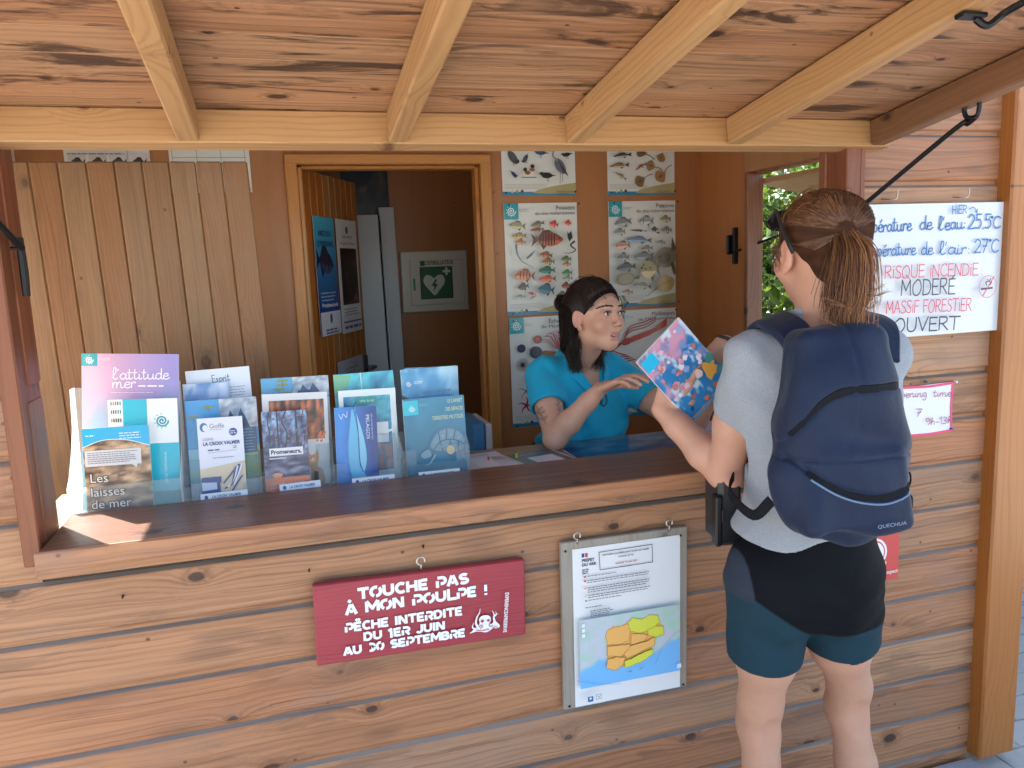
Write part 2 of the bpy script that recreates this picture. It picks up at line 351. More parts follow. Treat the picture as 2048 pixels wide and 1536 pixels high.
def sheet(name, pr, t, mat, label, cat, group=None, col=None):
    """thin real sheet behind a Print; the thing itself"""
    mb = MB(); c = pr.P(pr.w / 2, pr.h / 2, -t / 2)
    mb.board(c, (pr.w, pr.h, t), (pr.u, pr.v, pr.n), bev=min(.0004, t * .3)); o = mb.build(name, mat)
    return tag(o, label, cat, group)
def vnoise(x, y, seed=0, oct=3):
    from mathutils import noise as mn
    return mn.fractal(Vector((x, y, seed * 7.7)), .8, 2.0, oct)
def mixc(a, b, t): t = min(max(t, 0), 1); return tuple(a[i] + (b[i] - a[i]) * t for i in range(3))
# single stroke hand lettering: x-height .5, capital height 1
def _cur(*p): return ('c', p)
HW = {
 'a': (.5, [_cur((.42, .42), (.22, .52), (.04, .25), (.18, 0), (.4, .2), (.43, .48)), _cur((.43, .48), (.41, .12), (.5, 0), (.6, .12))]),
 'd': (.5, [_cur((.42, .42), (.22, .52), (.04, .25), (.18, 0), (.4, .2), (.44, 1.0)), _cur((.44, 1.0), (.41, .2), (.48, 0), (.6, .12))]),
 'e': (.42, [_cur((.06, .24), (.34, .3), (.34, .5), (.12, .44), (.08, .1), (.26, -.02), (.48, .14))]),
 'i': (.24, [_cur((.08, .48), (.07, .1), (.15, 0), (.28, .12)), [(.1, .68), (.11, .72)]]),
 'l': (.34, [_cur((.02, .12), (.24, .6), (.26, 1.0), (.14, .98), (.1, .3), (.2, 0), (.38, .12))]),
 'm': (.74, [_cur((.06, .48), (.07, .2), (.06, 0)), _cur((.06, .2), (.2, .5), (.3, .42), (.3, 0)), _cur((.3, .2), (.44, .5), (.56, .42), (.56, .1), (.64, 0), (.78, .12))]),
 'n': (.52, [_cur((.06, .48), (.07, .2), (.06, 0)), _cur((.06, .2), (.22, .5), (.35, .42), (.35, .1), (.43, 0), (.56, .12))]),
 'o': (.46, [_cur((.2, .5), (.03, .3), (.12, .02), (.32, .1), (.36, .4), (.2, .5), (.3, .44), (.46, .46))]),
 'p': (.48, [_cur((.1, .48), (.08, 0), (.07, -.5)), _cur((.09, .3), (.26, .54), (.42, .3), (.3, .02), (.1, .08))]),
 'r': (.36, [_cur((.06, .48), (.08, .25), (.07, 0)), _cur((.07, .25), (.16, .46), (.3, .5), (.3, .4))]),
 't': (.36, [_cur((.16, .9), (.13, .2), (.2, 0), (.38, .14)), [(0, .58), (.32, .6)]]),
 'u': (.52, [_cur((.06, .48), (.06, .12), (.2, 0), (.36, .16), (.4, .48)), _cur((.4, .48), (.38, .12), (.46, 0), (.58, .12))]),
 'h': (.5, [_cur((.04, .1), (.2, .7), (.18, 1.0), (.09, .9), (.07, 0)), _cur((.07, .2), (.24, .5), (.36, .4), (.36, 0))]),
 'g': (.5, [_cur((.4, .42), (.2, .52), (.04, .25), (.2, .02), (.4, .2), (.42, .48)), _cur((.42, .48), (.4, -.2), (.24, -.46), (.06, -.3))]),
 "'": (.16, [[(.08, .95), (.04, .72)]]), ':': (.24, [[(.1, .38), (.11, .42)], [(.1, .04), (.11, .08)]]), '.': (.2, [[(.08, 0), (.1, .03)]]), '-': (.36, [[(.04, .3), (.28, .31)]]),
 '´': (0, [[(.2, .64), (.34, .84)]]), 's': (.4, [_cur((.3, .42), (.16, .5), (.08, .38), (.26, .2), (.16, 0), (.02, .08))]), '°': (.2, [_cur((.1, 1.0), (.03, .93), (.1, .86), (.17, .93), (.1, 1.0))]),
 'T': (.62, [[(0, 1), (.6, 1.0)], [(.3, 1), (.28, 0)]]), 'C': (.6, [_cur((.54, .86), (.34, 1.0), (.08, .7), (.08, .25), (.32, 0), (.56, .16))]),
 'R': (.58, [[(.06, 0), (.06, 1)], _cur((.06, 1), (.4, .98), (.46, .72), (.3, .52), (.06, .48)), [(.22, .48), (.52, 0)]]),
 'I': (.2, [[(.1, .68), (.1, 0)], [(.1, .88), (.1, .91)]]), 'S': (.52, [_cur((.46, .9), (.26, 1.0), (.08, .8), (.2, .57), (.42, .38), (.4, .08), (.2, 0), (.02, .12))]),
 'Q': (.68, [_cur((.32, 1), (.06, .6), (.14, .06), (.42, .02), (.6, .45), (.5, .9), (.32, 1)), [(.36, .22), (.64, -.14)]]),
 'U': (.6, [_cur((.06, 1), (.06, .3), (.16, .02), (.38, .02), (.5, .3), (.51, 1))]), 'E': (.52, [[(.46, 1), (.06, 1), (.06, 0), (.48, .01)], [(.06, .52), (.4, .53)]]),
 'N': (.62, [[(.06, 0), (.06, 1), (.52, 0), (.53, 1)]]), 'D': (.62, [[(.06, 0), (.06, 1)], _cur((.06, 1), (.4, .92), (.56, .55), (.42, .1), (.06, 0))]),
 'M': (.74, [[(.05, 0), (.08, 1), (.34, .3), (.6, 1), (.65, 0)]]), 'O': (.68, [_cur((.32, 1), (.06, .62), (.12, .06), (.42, .0), (.6, .45), (.5, .92), (.32, 1))]),
 'A': (.62, [[(.02, 0), (.3, 1), (.56, 0)], [(.1, .36), (.48, .36)]]), 'F': (.5, [[(.46, 1), (.06, 1), (.06, 0)], [(.06, .54), (.4, .54)]]), 'V': (.58, [[(.02, 1), (.27, 0), (.54, 1)]]),
 'H': (.6, [[(.06, 0), (.06, 1)], [(.5, 0), (.5, 1)], [(.06, .5), (.5, .5)]]),
 '2': (.52, [_cur((.04, .78), (.22, 1), (.44, .78), (.32, .42), (.04, .02)), [(.04, .02), (.5, .03)]]), '5': (.5, [[(.44, 1), (.1, 1), (.08, .58)], _cur((.08, .58), (.34, .62), (.44, .3), (.28, .02), (.02, .08))]),
 '7': (.5, [[(.02, 1), (.46, 1), (.16, 0)], [(.12, .5), (.4, .52)]]), '9': (.5, [_cur((.42, .8), (.24, 1), (.06, .78), (.2, .52), (.42, .8), (.42, .4), (.3, 0))]), '1': (.3, [[(.02, .72), (.18, 1), (.18, 0)]]),
 '3': (.48, [_cur((.04, .9), (.26, 1), (.4, .78), (.18, .54), (.42, .34), (.32, .02), (.02, .08))]), ' ': (.34, []), 'k': (.45, [[(.06, 1), (.06, 0)], [(.36, .46), (.08, .2), (.4, 0)]]),
}
ST = {  # stencil capitals: broad strokes with bridges, cell 1 x 1
 'T': (.78, [[(0, .9), (.74, .9)], [(.37, .8), (.37, 0)]]), 'O': (.86, [arc(.4, .5, .31, .4, 68, 248, 12), arc(.42, .5, .31, .4, 248 + 20, 430 - 22, 12)]),
 'U': (.82, [[(.1, 1), (.1, .4)] + arc(.38, .38, .28, .28, 180, 360, 8) + [(.66, 1)]]), 'C': (.76, [arc(.42, .5, .32, .4, 48, 312, 14)]), 'H': (.82, [[(.1, 0), (.1, 1)], [(.66, 0), (.66, 1)], [(.2, .5), (.56, .5)]]),
 'E': (.7, [[(.1, 0), (.1, 1)], [(.2, .9), (.62, .9)], [(.2, .5), (.56, .5)], [(.2, .1), (.62, .1)]]), 'P': (.76, [[(.1, 0), (.1, .62)], [(.12, .9), (.4, .9)] + arc(.42, .62, .24, .28, 90, -90, 8) + [(.32, .34)]]),
 'A': (.82, [[(.06, 0), (.36, .96)], [(.42, .96), (.72, 0)], [(.3, .3), (.5, .3)]]), 'S': (.72, [arc(.36, .7, .25, .2, 30, 265, 9) + arc(.36, .3, .26, .2, 85, -150, 9)]), 'M': (.98, [[(.1, 0), (.1, 1)], [(.86, 0), (.86, 1)], [(.14, .95), (.48, .3), (.82, .95)]]),
 'N': (.84, [[(.1, 0), (.1, 1)], [(.68, 0), (.68, 1)], [(.14, .95), (.64, .05)]]), 'L': (.68, [[(.1, 1), (.1, .1), (.6, .1)]]), '!': (.3, [[(.12, 1), (.12, .36)], [(.12, .18), (.12, 0)]]), 'I': (.3, [[(.12, 0), (.12, 1)]]),
 'R': (.78, [[(.1, 0), (.1, .62)], [(.12, .9), (.4, .9)] + arc(.42, .66, .24, .24, 90, -90, 8) + [(.3, .42)], [(.46, .34), (.66, 0)]]), 'D': (.82, [[(.1, 0), (.1, 1)], [(.22, .9), (.34, .9)] + arc(.36, .5, .3, .4, 90, -90, 10) + [(.22, .1)]]),
 'J': (.66, [[(.5, 1), (.5, .34)] + arc(.28, .34, .22, .26, 0, -160, 8)]), '1': (.46, [[(.06, .82), (.24, .95), (.26, 0)]]), '3': (.7, [arc(.26, .7, .30, .2, 115, -72, 8) + arc(.26, .3, .31, .2, 72, -115, 8)]), '0': (.78, [arc(.36, .5, .26, .4, 70, 248, 10), arc(.38, .5, .26, .4, 270, 406, 10)]),
 'B': (.78, [[(.1, 0), (.1, 1)], [(.2, .9), (.36, .9)] + arc(.38, .71, .22, .19, 90, -90, 6) + [(.24, .5)], arc(.4, .3, .24, .2, 80, -90, 6) + [(.2, .1)]]), 'V': (.78, [[(.06, 1), (.36, 0), (.68, 1)]]), ' ': (.5, []),
 '`': (0, [[(.22, 1.34), (.40, 1.16)]]), '^': (0, [[(.16, 1.14), (.35, 1.32)], [(.35, 1.32), (.54, 1.14)]]),
}
def lettering(pr, font, s, p0, p1, size, w, col, jit=0.0, bow=0.0):
    """string of stroke letters along the line p0 -> p1 (sheet coordinates), stretched to fit"""
    p0, p1 = np.asarray(p0, float), np.asarray(p1, float); adv = sum(font[c][0] for c in s); L = np.linalg.norm(p1 - p0); k = L / adv; e = (p1 - p0) / L; f = np.array((-e[1], e[0])); x = 0; pr.z += pr.gap
    for ch in s:
        a, strokes = font[ch]; dy = random.uniform(-jit, jit); ds = 1 + random.uniform(-jit, jit)
        for st in strokes:
            pts = spline(st[1], 5) if isinstance(st, tuple) else np.array(st, float)
            if not isinstance(st, tuple) and len(pts) > 2 and font is HW: pass
            q = [p0 + e * (x + p[0]) * k + f * (p[1] * ds + dy) * size for p in pts]
            if len(q) > 2 and not isinstance(st, tuple) and (font is HW or len(q) < 8):   # straight corners: separate bars
                for i in range(len(q) - 1): pr.stroke(q[i:i + 2], w, col, up=False, cap=True)
            else: pr.stroke(q, w, col, up=False, cap=font is HW)
        x += a
def fish(pr, x, y, L, H, col, rot=0, flip=1, stripes=0, tail=.24, belly=None, back=None, dots=0):
    c, q = math.cos(rad(rot)), math.sin(rad(rot))
    def T(a, b): a *= flip; return (x + a * L * c - b * H * q, y + a * L * q + b * H * c)
    body = [(-.5, 0), (-.42, .16), (-.28, .36), (-.08, .46), (.12, .38), (.28, .16), (.34, .06)]; low = [(.34, -.06), (.26, -.16), (.1, -.36), (-.1, -.44), (-.3, -.34), (-.44, -.14)]
    dk = tuple(np.array(col) * .62)
    pr.poly([T(-.2, .4), T(-.05, .62), T(.14, .58), T(.26, .2)], dk); pr.poly([T(.02, -.36), T(.14, -.62), T(.24, -.2)], dk, False)
    pr.poly([T(.3, .05), T(.34 + tail * .7, .42), T(.3 + tail * .55, 0), T(.34 + tail * .7, -.42), T(.3, -.05)], dk, False)
    pr.poly([T(*p) for p in body + low], col); pr.poly([T(*p) for p in [(-.44, -.14), (-.3, -.06), (.1, -.08), (.3, -.05)] + low[1:]], belly or tuple(np.minimum(np.array(col) * 1.25 + 18, 255)))
    if back: pr.poly([T(*p) for p in [(-.42, .16), (-.28, .36), (-.08, .46), (.12, .38), (.3, .12), (.1, .2), (-.2, .2)]], back)
    pr.z += pr.gap
    for k in range(stripes): a = -.22 + .44 * k / max(1, stripes - 1); hh = .42 * (1 - (a * 1.9 + .15) ** 2); pr.poly([T(a - .02, hh), T(a + .025, hh * .95), T(a + .035, -hh * .8), T(a - .005, -hh * .8)], tuple(np.array(col) * .4), False)
    for k in range(dots): pr.ell(*T(random.uniform(-.3, .2), random.uniform(-.25, .3)), H * .05, H * .05, tuple(np.array(col) * .5), 6, up=False)
    pr.ell(*T(-.38, .1), H * .06, H * .06, (25, 22, 20), 6, up=False)
# ---------------------------------------------------------------- ground
def ground():
    m = NT('stone_paving'); tc = m('TexCoord').outputs['Object']
    br = m('TexBrick', {'offset': .5}, Vector=tc, Color1=(.55, .52, .47, 1), Color2=(.47, .44, .39, 1), Mortar=(.15, .14, .12, 1), Scale=2.2, Mortar_Size=.012, Mortar_Smooth=.4, Bias=-.1)
    n = m.noise(tc, 14, 6, .65).outputs[0]; n2 = m.noise(tc, 1.3, 3).outputs[0]
    c = m.mix(m.maprange(n, .3, .75), br.outputs[0], (.58, .54, .47), 'MIX'); c = m.mix(m.math('MULTIPLY', n2, .25), c, (.23, .22, .2))
    m.base(Base_Color=c, Roughness=.85); m.bump(m.math('ADD', n, m.math('MULTIPLY', br.outputs[1], -.6)), .5, .006)
    S = 150; v = []; f = []; xs = [-S, -12, -4, -1.5, 0, 1, 2, 3, 5, 12, S]
    for y in xs:
        for x in xs: v.append((x, y, 0))
    k = len(xs); f = [(j * k + i, j * k + i + 1, (j + 1) * k + i + 1, (j + 1) * k + i) for j in range(k - 1) for i in range(k - 1)]
    tag(obj('ground', v, f, m.mat), kind='structure')
    gm = wood('grey_deck', (.34, .36, .37), (.23, .25, .26), (.1, .1, .1), tone=.1, knots=.1, gray=.3, gray_col=(.4, .41, .42))
    mb = MB()
    for i in range(3): mb.board((.45, -.075 - i * .125, .014), (2.97, .118, .026), ((1, 0, 0), (0, 1, 0), (0, 0, 1)), bev=.004)
    tag(mb.build('deck_boards', gm), kind='structure')
ground()
# ---------------------------------------------------------------- kiosk
kiosk = empty('wooden_kiosk', (.5, .6, 0), 'brown wooden plank kiosk with an open serving hatch under a raised awning', 'kiosk')
PH = .131; Z0 = .97 - 7 * PH
def plank_row(mb, x0, x1, z0, h=PH):
    """shiplap plank: flat face, chamfered weathered ledge on top, rounded lower lip over the plank below"""
    prof = [(.030, h), (.011, h), (.0012, h - .0065), (0, h - .009), (0, .017), (.002, .0135), (.0085, .0095), (.010, 0), (.030, 0)]
    n = max(1, int((x1 - x0) / .35)); xs = [x0 + (x1 - x0) * i / n for i in range(n + 1)]; k = len(prof); r = (random.uniform(0, 40), random.uniform(0, 40), random.uniform(0, 9)); rn = random.random()
    v = [(x, y, z0 + z) for x in xs for y, z in prof]; pc = [(x + r[0], z + r[1], y + r[2]) for x in xs for y, z in prof]
    F = []; mi = []
    for i in range(n):
        for j in range(k - 1): F.append((i * k + j, (i + 1) * k + j, (i + 1) * k + j + 1, i * k + j + 1)); mi.append(1 if j in (0, 1) else 0)
    F += [tuple(range(k))[::-1], tuple(n * k + j for j in range(k))]; mi += [0, 0]
    b = len(mb.v); mb.raw(v, [f for f in F], 0, pc, rn); mb.m[-len(F):] = mi
fw = MB()
for k in range(-1, 17):
    z = Z0 + k * PH
    if z < .98 - .01: plank_row(fw, -1.02, 1.94, z) if z + PH < 1.0 else plank_row(fw, -1.02, 1.94, z, .034) or None
    if z >= .96: plank_row(fw, -1.02, -.52, z); plank_row(fw, 1.488, 1.94, z)
o = fw.build('front_wall', [M['wall'], M['ledge']], kiosk)
mb = MB()      # wall cores behind the planks, lintel over the hatch
mb.board((.46, .055, .495), (2.96, .05, .99)); mb.board((-.77, .055, 1.6), (.48, .05, 1.2)); mb.board((1.72, .055, 1.6), (.46, .05, 1.2)); mb.board((.48, .07, 2.11), (2.0, .08, .20)); mb.build('front_wall_lining', M['white'], kiosk)
# hatch frame
mb = MB()
A0 = ((0, 0, 1), (1, 0, 0), (0, 1, 0))
mb.board((-.519, .03, 1.5), (.96, .034, .135), A0, rn=.3); mb.board((-.505, .06, 1.68), (.60, .012, .085), A0, rn=.1)
mb.board((-.507, .05, 1.20), (.30, .014, .10), A0, rn=.9)
mb.board((1.446, .032, 1.5), (.96, .044, .10), A0, rn=.3); mb.board((1.478, .022, 1.5), (.96, .018, .07), A0, rn=.05); mb.board((1.43, .075, 1.5), (.96, .02, .03), A0, rn=.8)
mb.board((.48, .065, 2.02), (1.94, .10, .045), ((1, 0, 0), (0, 1, 0), (0, 0, 1)))
mb.build('hatch_frame', M['redtrim'], kiosk)
# sill and front trims
mb = MB(); mb.board((.48, .0435, 1.0475), (1.95, .257, .034), bev=.004, rn=.5); mb.build('sill', M['sill'], kiosk)
mb = MB(); mb.board((.478, -.0905, 1.047), (1.954, .012, .038), bev=.003, rn=.35); mb.board((.467, -.018, 1.008), (1.972, .03, .04), bev=.003, rn=.62)
mb.build('sill_trim', M['wall'], kiosk)
mb = MB(); mb.board((.55, .345, 1.012), (2.30, .352, .03), bev=.003, rn=.5); mb.build('counter_top', M['counter'], kiosk)
mb = MB()
for i in range(8): mb.board((1.52 - .0, .12 + i * .045, .5), (.98, .02, .044), ((0, 0, 1), (1, 0, 0), (0, 1, 0)))
mb.board((.5, .50, .5), (2.2, .018, .98), ((1, 0, 0), (0, 1, 0), (0, 0, 1))); mb.build('counter_front', M['white'], kiosk)
# corner posts
for x in (2.008, -1.085):
    mb = MB(); mb.board((x, .025, 1.20), (2.34, .135, .14), A0, bev=.006, rn=.5); mb.build('corner_post', M['post'], kiosk)
# inner walls: plywood sheets; door opening in the back wall, windows in both side walls
YB = 1.25; XR = 1.72; XL = -.80
mb = MB(); X = (1, 0, 0); Yv = (0, 1, 0); Zv = (0, 0, 1)
def ply(x0, x1, z0, z1, y, t=.02, g=1): mb.board(((x0 + x1) / 2, y + t / 2, (z0 + z1) / 2), (x1 - x0, z1 - z0, t), (X, Zv, Yv), grain=g, bev=.001)
ply(XL - .05, .053, 0, 2.25, YB); ply(.815, XR + .08, 0, 2.25, YB); ply(.053, .815, 1.995, 2.25, YB)
mb.build('back_wall', M['ply'], kiosk)
def side(x, t, sgn, y0w, y1w, name):
    global mb
    mb = MB(); xc = x + sgn * t / 2; ax = (Yv, Zv, X)
    def s_(y0, y1, z0, z1): mb.board((xc, (y0 + y1) / 2, (z0 + z1) / 2), (y1 - y0, z1 - z0, t), ax, grain=1, bev=.001)
    s_(.08, y0w, 0, 2.25); s_(y1w, 2.45, 0, 2.25); s_(y0w, y1w, 0, 1.07); s_(y0w, y1w, 1.895, 2.25); mb.build(name, M['ply'] if sgn > 0 else M['white'], kiosk)
    mb = MB()
    mb.board((x + sgn * .032, y1w - .012, 1.48), (.83, .07, .022), A0, rn=.9); mb.board((x + sgn * .032, y0w + .012, 1.48), (.83, .07, .022), A0, rn=.7)
    mb.board((x + sgn * .032, (y0w + y1w) / 2, 1.085), (y1w - y0w, .07, .022), (Yv, X, Zv)); mb.build('window_frame', M['redtrim'], kiosk)
side(XR, .03, 1, .24, .905, 'side_wall'); side(XL, .03, -1, .12, .98, 'side_wall')
# horizontal cladding outside the side walls, ends butt the window
for x, sgn, y0w, y1w in ((XR + .033, 1, .24, .905), (XL - .033, -1, .12, .98)):
    mb = MB()
    for k in range(17):
        z = .05 + k * PH + PH / 2
        for y0, y1 in (((.1, y0w), (y1w, 2.46)) if 1.07 < z < 1.9 else ((.1, 2.46),)): mb.board((x + sgn * .012, (y0 + y1) / 2, z), (y1 - y0, PH - .004, .022), (Yv, Zv, X), bev=.004)
    mb.build('side_cladding', M['wall'], kiosk)
# rear room
mb = MB(); mb.board((.45, 2.41, 1.12), (2.6, 2.25, .02), (X, Zv, Yv), grain=1, bev=.001); mb.board((1.15, 1.84, 1.12), (1.13, 2.25, .02), (Yv, Zv, X), grain=1, bev=.001); mb.build('rear_room_wall', M['ply'], kiosk)
mb = MB(); mb.board((.46, 1.24, 2.262), (2.64, 2.5, .02), bev=.001); mb.build('ceiling', M['white'], kiosk)
mb = MB(); mb.board((.46, 1.24, .04), (2.5, 2.4, .03), bev=.001); mb.build('floor', M['counter'], kiosk)
mb = MB(); mb.board((.48, 1.2, 2.33), (3.0, 2.75, .05), bev=.004); mb.build('unseen_roof', plain('roof_felt', (.12, .11, .10), .9, bump=.4), kiosk)  # out-of-view slab, added to keep sky light out of the kiosk
# door frame and door standing open into the rear room
df = MB(); df.board((.074, YB - .012, 1.0), (2.0, .042, .03), A0, rn=.4); df.board((.794, YB - .012, 1.0), (2.0, .042, .03), A0, rn=.6); df.board((.434, YB - .013, 1.988), (.762, .036, .03), (X, Zv, Yv), rn=.5)
df.board((.103, YB + .035, .985), (1.96, .016, .06), A0, rn=.8); df.board((.766, YB + .035, .985), (1.96, .016, .06), A0, rn=.2); df.board((.434, YB + .035, 1.963), (.65, .014, .06), (X, Zv, Yv), rn=.3)
df.build('door_frame', M['pine'], kiosk)
dH = V(.118, 1.33, 0); dE = V(.365, 1.86, 0); du = unit(dE - dH); dn = np.cross(du, (0, 0, 1)); DW = np.linalg.norm(dE - dH)
mb = MB()
for i in range(9): mb.board(dH + du * (DW * (i + .5) / 9) + V(0, 0, 1.0) - dn * .02, (1.94, DW / 9 - .002, .03), (Zv, du, dn), bev=.003)
mb.board(dH + du * DW / 2 + V(0, 0, 1) - dn * .045, (1.9, DW - .02, .02), (Zv, du, dn)); door = mb.build('door', M['door'], kiosk)
mb = MB(); hb = dE - du * .03 + V(0, 0, 1.13); mb.board(hb + dn * .0, (.15, .028, .012), (Zv, du, dn), bev=.002); mb.tube([hb + dn * .0 + V(0, 0, .02), hb + dn * .045 + V(0, 0, .02), hb + dn * .05 - du * .09 + V(0, 0, .02)], .008, 8)
mb.build('door_handle', plain('dull_metal', (.2, .2, .2), .35, .9), door)
# small flap over the side window, held up by a stay
mb = MB(); fa = rad(12)
fx = V(math.cos(fa), 0, -math.sin(fa)); mb.board(V(XR + .09, .59, 1.86) + fx * .16, (.64, .36, .022), (Yv, fx, np.cross(Yv, fx)), bev=.003); mb.board(V(XR + .09, .59, 1.83) + fx * .30, (.64, .035, .06), (Yv, fx, np.cross(Yv, fx)))
flap = mb.build('window_flap', M['raw'], kiosk)
mb = MB(); mb.tube([(XR - .02, .95, 1.60), (XR + .15, .78, 1.68), (XR + .36, .62, 1.80)], .005, 7); mb.board((XR - .008, .955, 1.625), (.14, .022, .014), A0, bev=.002); mb.board((XR - .02, .975, 1.63), (.075, .03, .012), A0, bev=.005); mb.build('flap_stay', M['black'], flap)
# awning: hinged panel raised to 8.6 degrees above level; local frame e (outwards), nrm (up)
aw = rad(8.6); e = V(0, -math.cos(aw), math.sin(aw)); nrm = V(0, math.sin(aw), math.cos(aw)); H0 = V(0, .02, 1.8435); LA = .90
awax = (X, e, nrm)
mb = MB(); bt = .068
for i in range(9):
    wB = LA / 9; mb.board(H0 + e * (wB * (i + .5)) + nrm * (bt + .009) + X * np.array(.48), (2.18, wB - .0016, .018), awax, bev=.0008)
mb.board(H0 + e * LA / 2 + nrm * (bt + .0205) + X * np.array(.48), (2.2, LA + .02, .004), awax, mi=1); awn = mb.build('awning', [M['awning'], M['rubber']], kiosk); awn['label'] = 'raised awning panel of stained boards'  # dark sheet on top added to stop sky light coming through board gaps
mb = MB(); mb.board(H0 + e * .0275 + nrm * (bt / 2 - .001) + X * np.array(.48), (2.13, .055, bt), awax, bev=.003, rn=.5); mb.build('hinge_beam', M['raw'], awn)
mb = MB(); mb.board(H0 + e * (LA - .025) + nrm * (bt / 2 - .001) + X * np.array(.48), (2.13, .045, bt), awax, bev=.003, rn=.4); mb.build('outer_beam', M['raw'], awn)
for x in (-.150, .268, .672, 1.085, 1.502, -.565):
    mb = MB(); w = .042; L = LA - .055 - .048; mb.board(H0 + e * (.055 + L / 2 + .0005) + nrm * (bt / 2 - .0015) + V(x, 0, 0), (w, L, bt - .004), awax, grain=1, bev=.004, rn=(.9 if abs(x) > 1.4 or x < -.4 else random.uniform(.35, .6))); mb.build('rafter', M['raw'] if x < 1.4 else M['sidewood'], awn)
# black stay rods from the awning down to the casing
mb = MB(); q = H0 + e * .36 + nrm * -.012 + V(1.505, 0, 0)
mb.tube(spline([q + V(0, 0, .03), q + V(0, .004, -.012), q + V(-.004, .028, -.014), q + V(-.006, .034, .008), q + V(-.004, .018, .016)], 5), .0055, 7); rod_e = V(1.448, -.03, 1.69)
mb.tube(spline([q + V(-.002, .004, -.016), q + V(-.002, .03, -.028), q + (rod_e - q) * .18, rod_e], 6), .0058, 8)
mb.board((1.445, -.025, 1.66), (.13, .022, .010), A0, bev=.002); mb.build('stay_rod', M['black'], awn, True)
mb = MB(); ql = H0 + e * .40 + V(-.56, 0, -.01); le = at(44, 496, 'y', -.005)
mb.tube([ql, le], .0065, 8); mb.tube([le + V(-.02, 0, .0), le + V(.004, 0, 0)], .004, 6)
hp = [at(38, 475, 'y', .0), at(48, 545, 'y', .0), at(53, 592, 'y', .0)]; mb.strip(hp, [(0, -1, 0)] * 3, [.012, .014, .012], .012)
mb.build('stay_rod', M['black'], awn)
mb = MB(); hk = H0 + e * .738 + V(1.085, 0, -.006)
mb.board(hk + V(.0, 0, 0), (.05, .02, .008), awax, bev=.002); mb.tube(spline([hk + V(.01, -.0, -.004), hk + V(.02, -.006, -.014), hk + V(.03, -.01, -.014), hk + V(.045, -.02, .0), hk + V(.05, -.05, .008)], 5), .006, 7); mb.build('awning_catch', M['black'], awn)
# screws and small empty hooks left in the planks
for px, py in ((247, 1192), (618, 1140), (845, 1092)):
    mb = MB(); p = at(px, py, 'y', -.004); mb.tube([p + V(0, .006, 0), p + V(0, -.012, 0), p + V(.001, -.014, .008)], .0016, 6)
    mb.build('screw_hook', M['black'], kiosk)
for px, py in ((1780, 392), (1923, 388)):
    mb = MB(); p = at(px, py, 'y', -.01); mb.tube(spline([p + V(-.02, .012, -.006), p + V(-.008, -.01, -.01), p + V(.006, -.016, -.008), p + V(.01, -.016, .014)], 5), .0018, 6)
    mb.build('screw_hook', M['steel'], kiosk)
# ---------------------------------------------------------------- board leaf leaning behind the counter, left
mb = MB(); px0 = -.650; pw = .618; lean = V(0, .02, 1); 
for i in range(9): mb.board(V(px0 + pw * (i + .5) / 9, .615 + .02 * .9, .96), (1.885, pw / 9 - .0015, .022), (unit(V(-.028, .01, 1)), unit(V(1, .07, 0)), unit(np.cross(unit(V(-.028, .01, 1)), unit(V(1, .07, 0))))), bev=.004)
mb2 = mb; leaf = mb.build('shutter_leaf', M['panel']); tag(leaf, 'tall faded shutter leaf of nine vertical boards leaning behind the brochure racks', 'shutter')
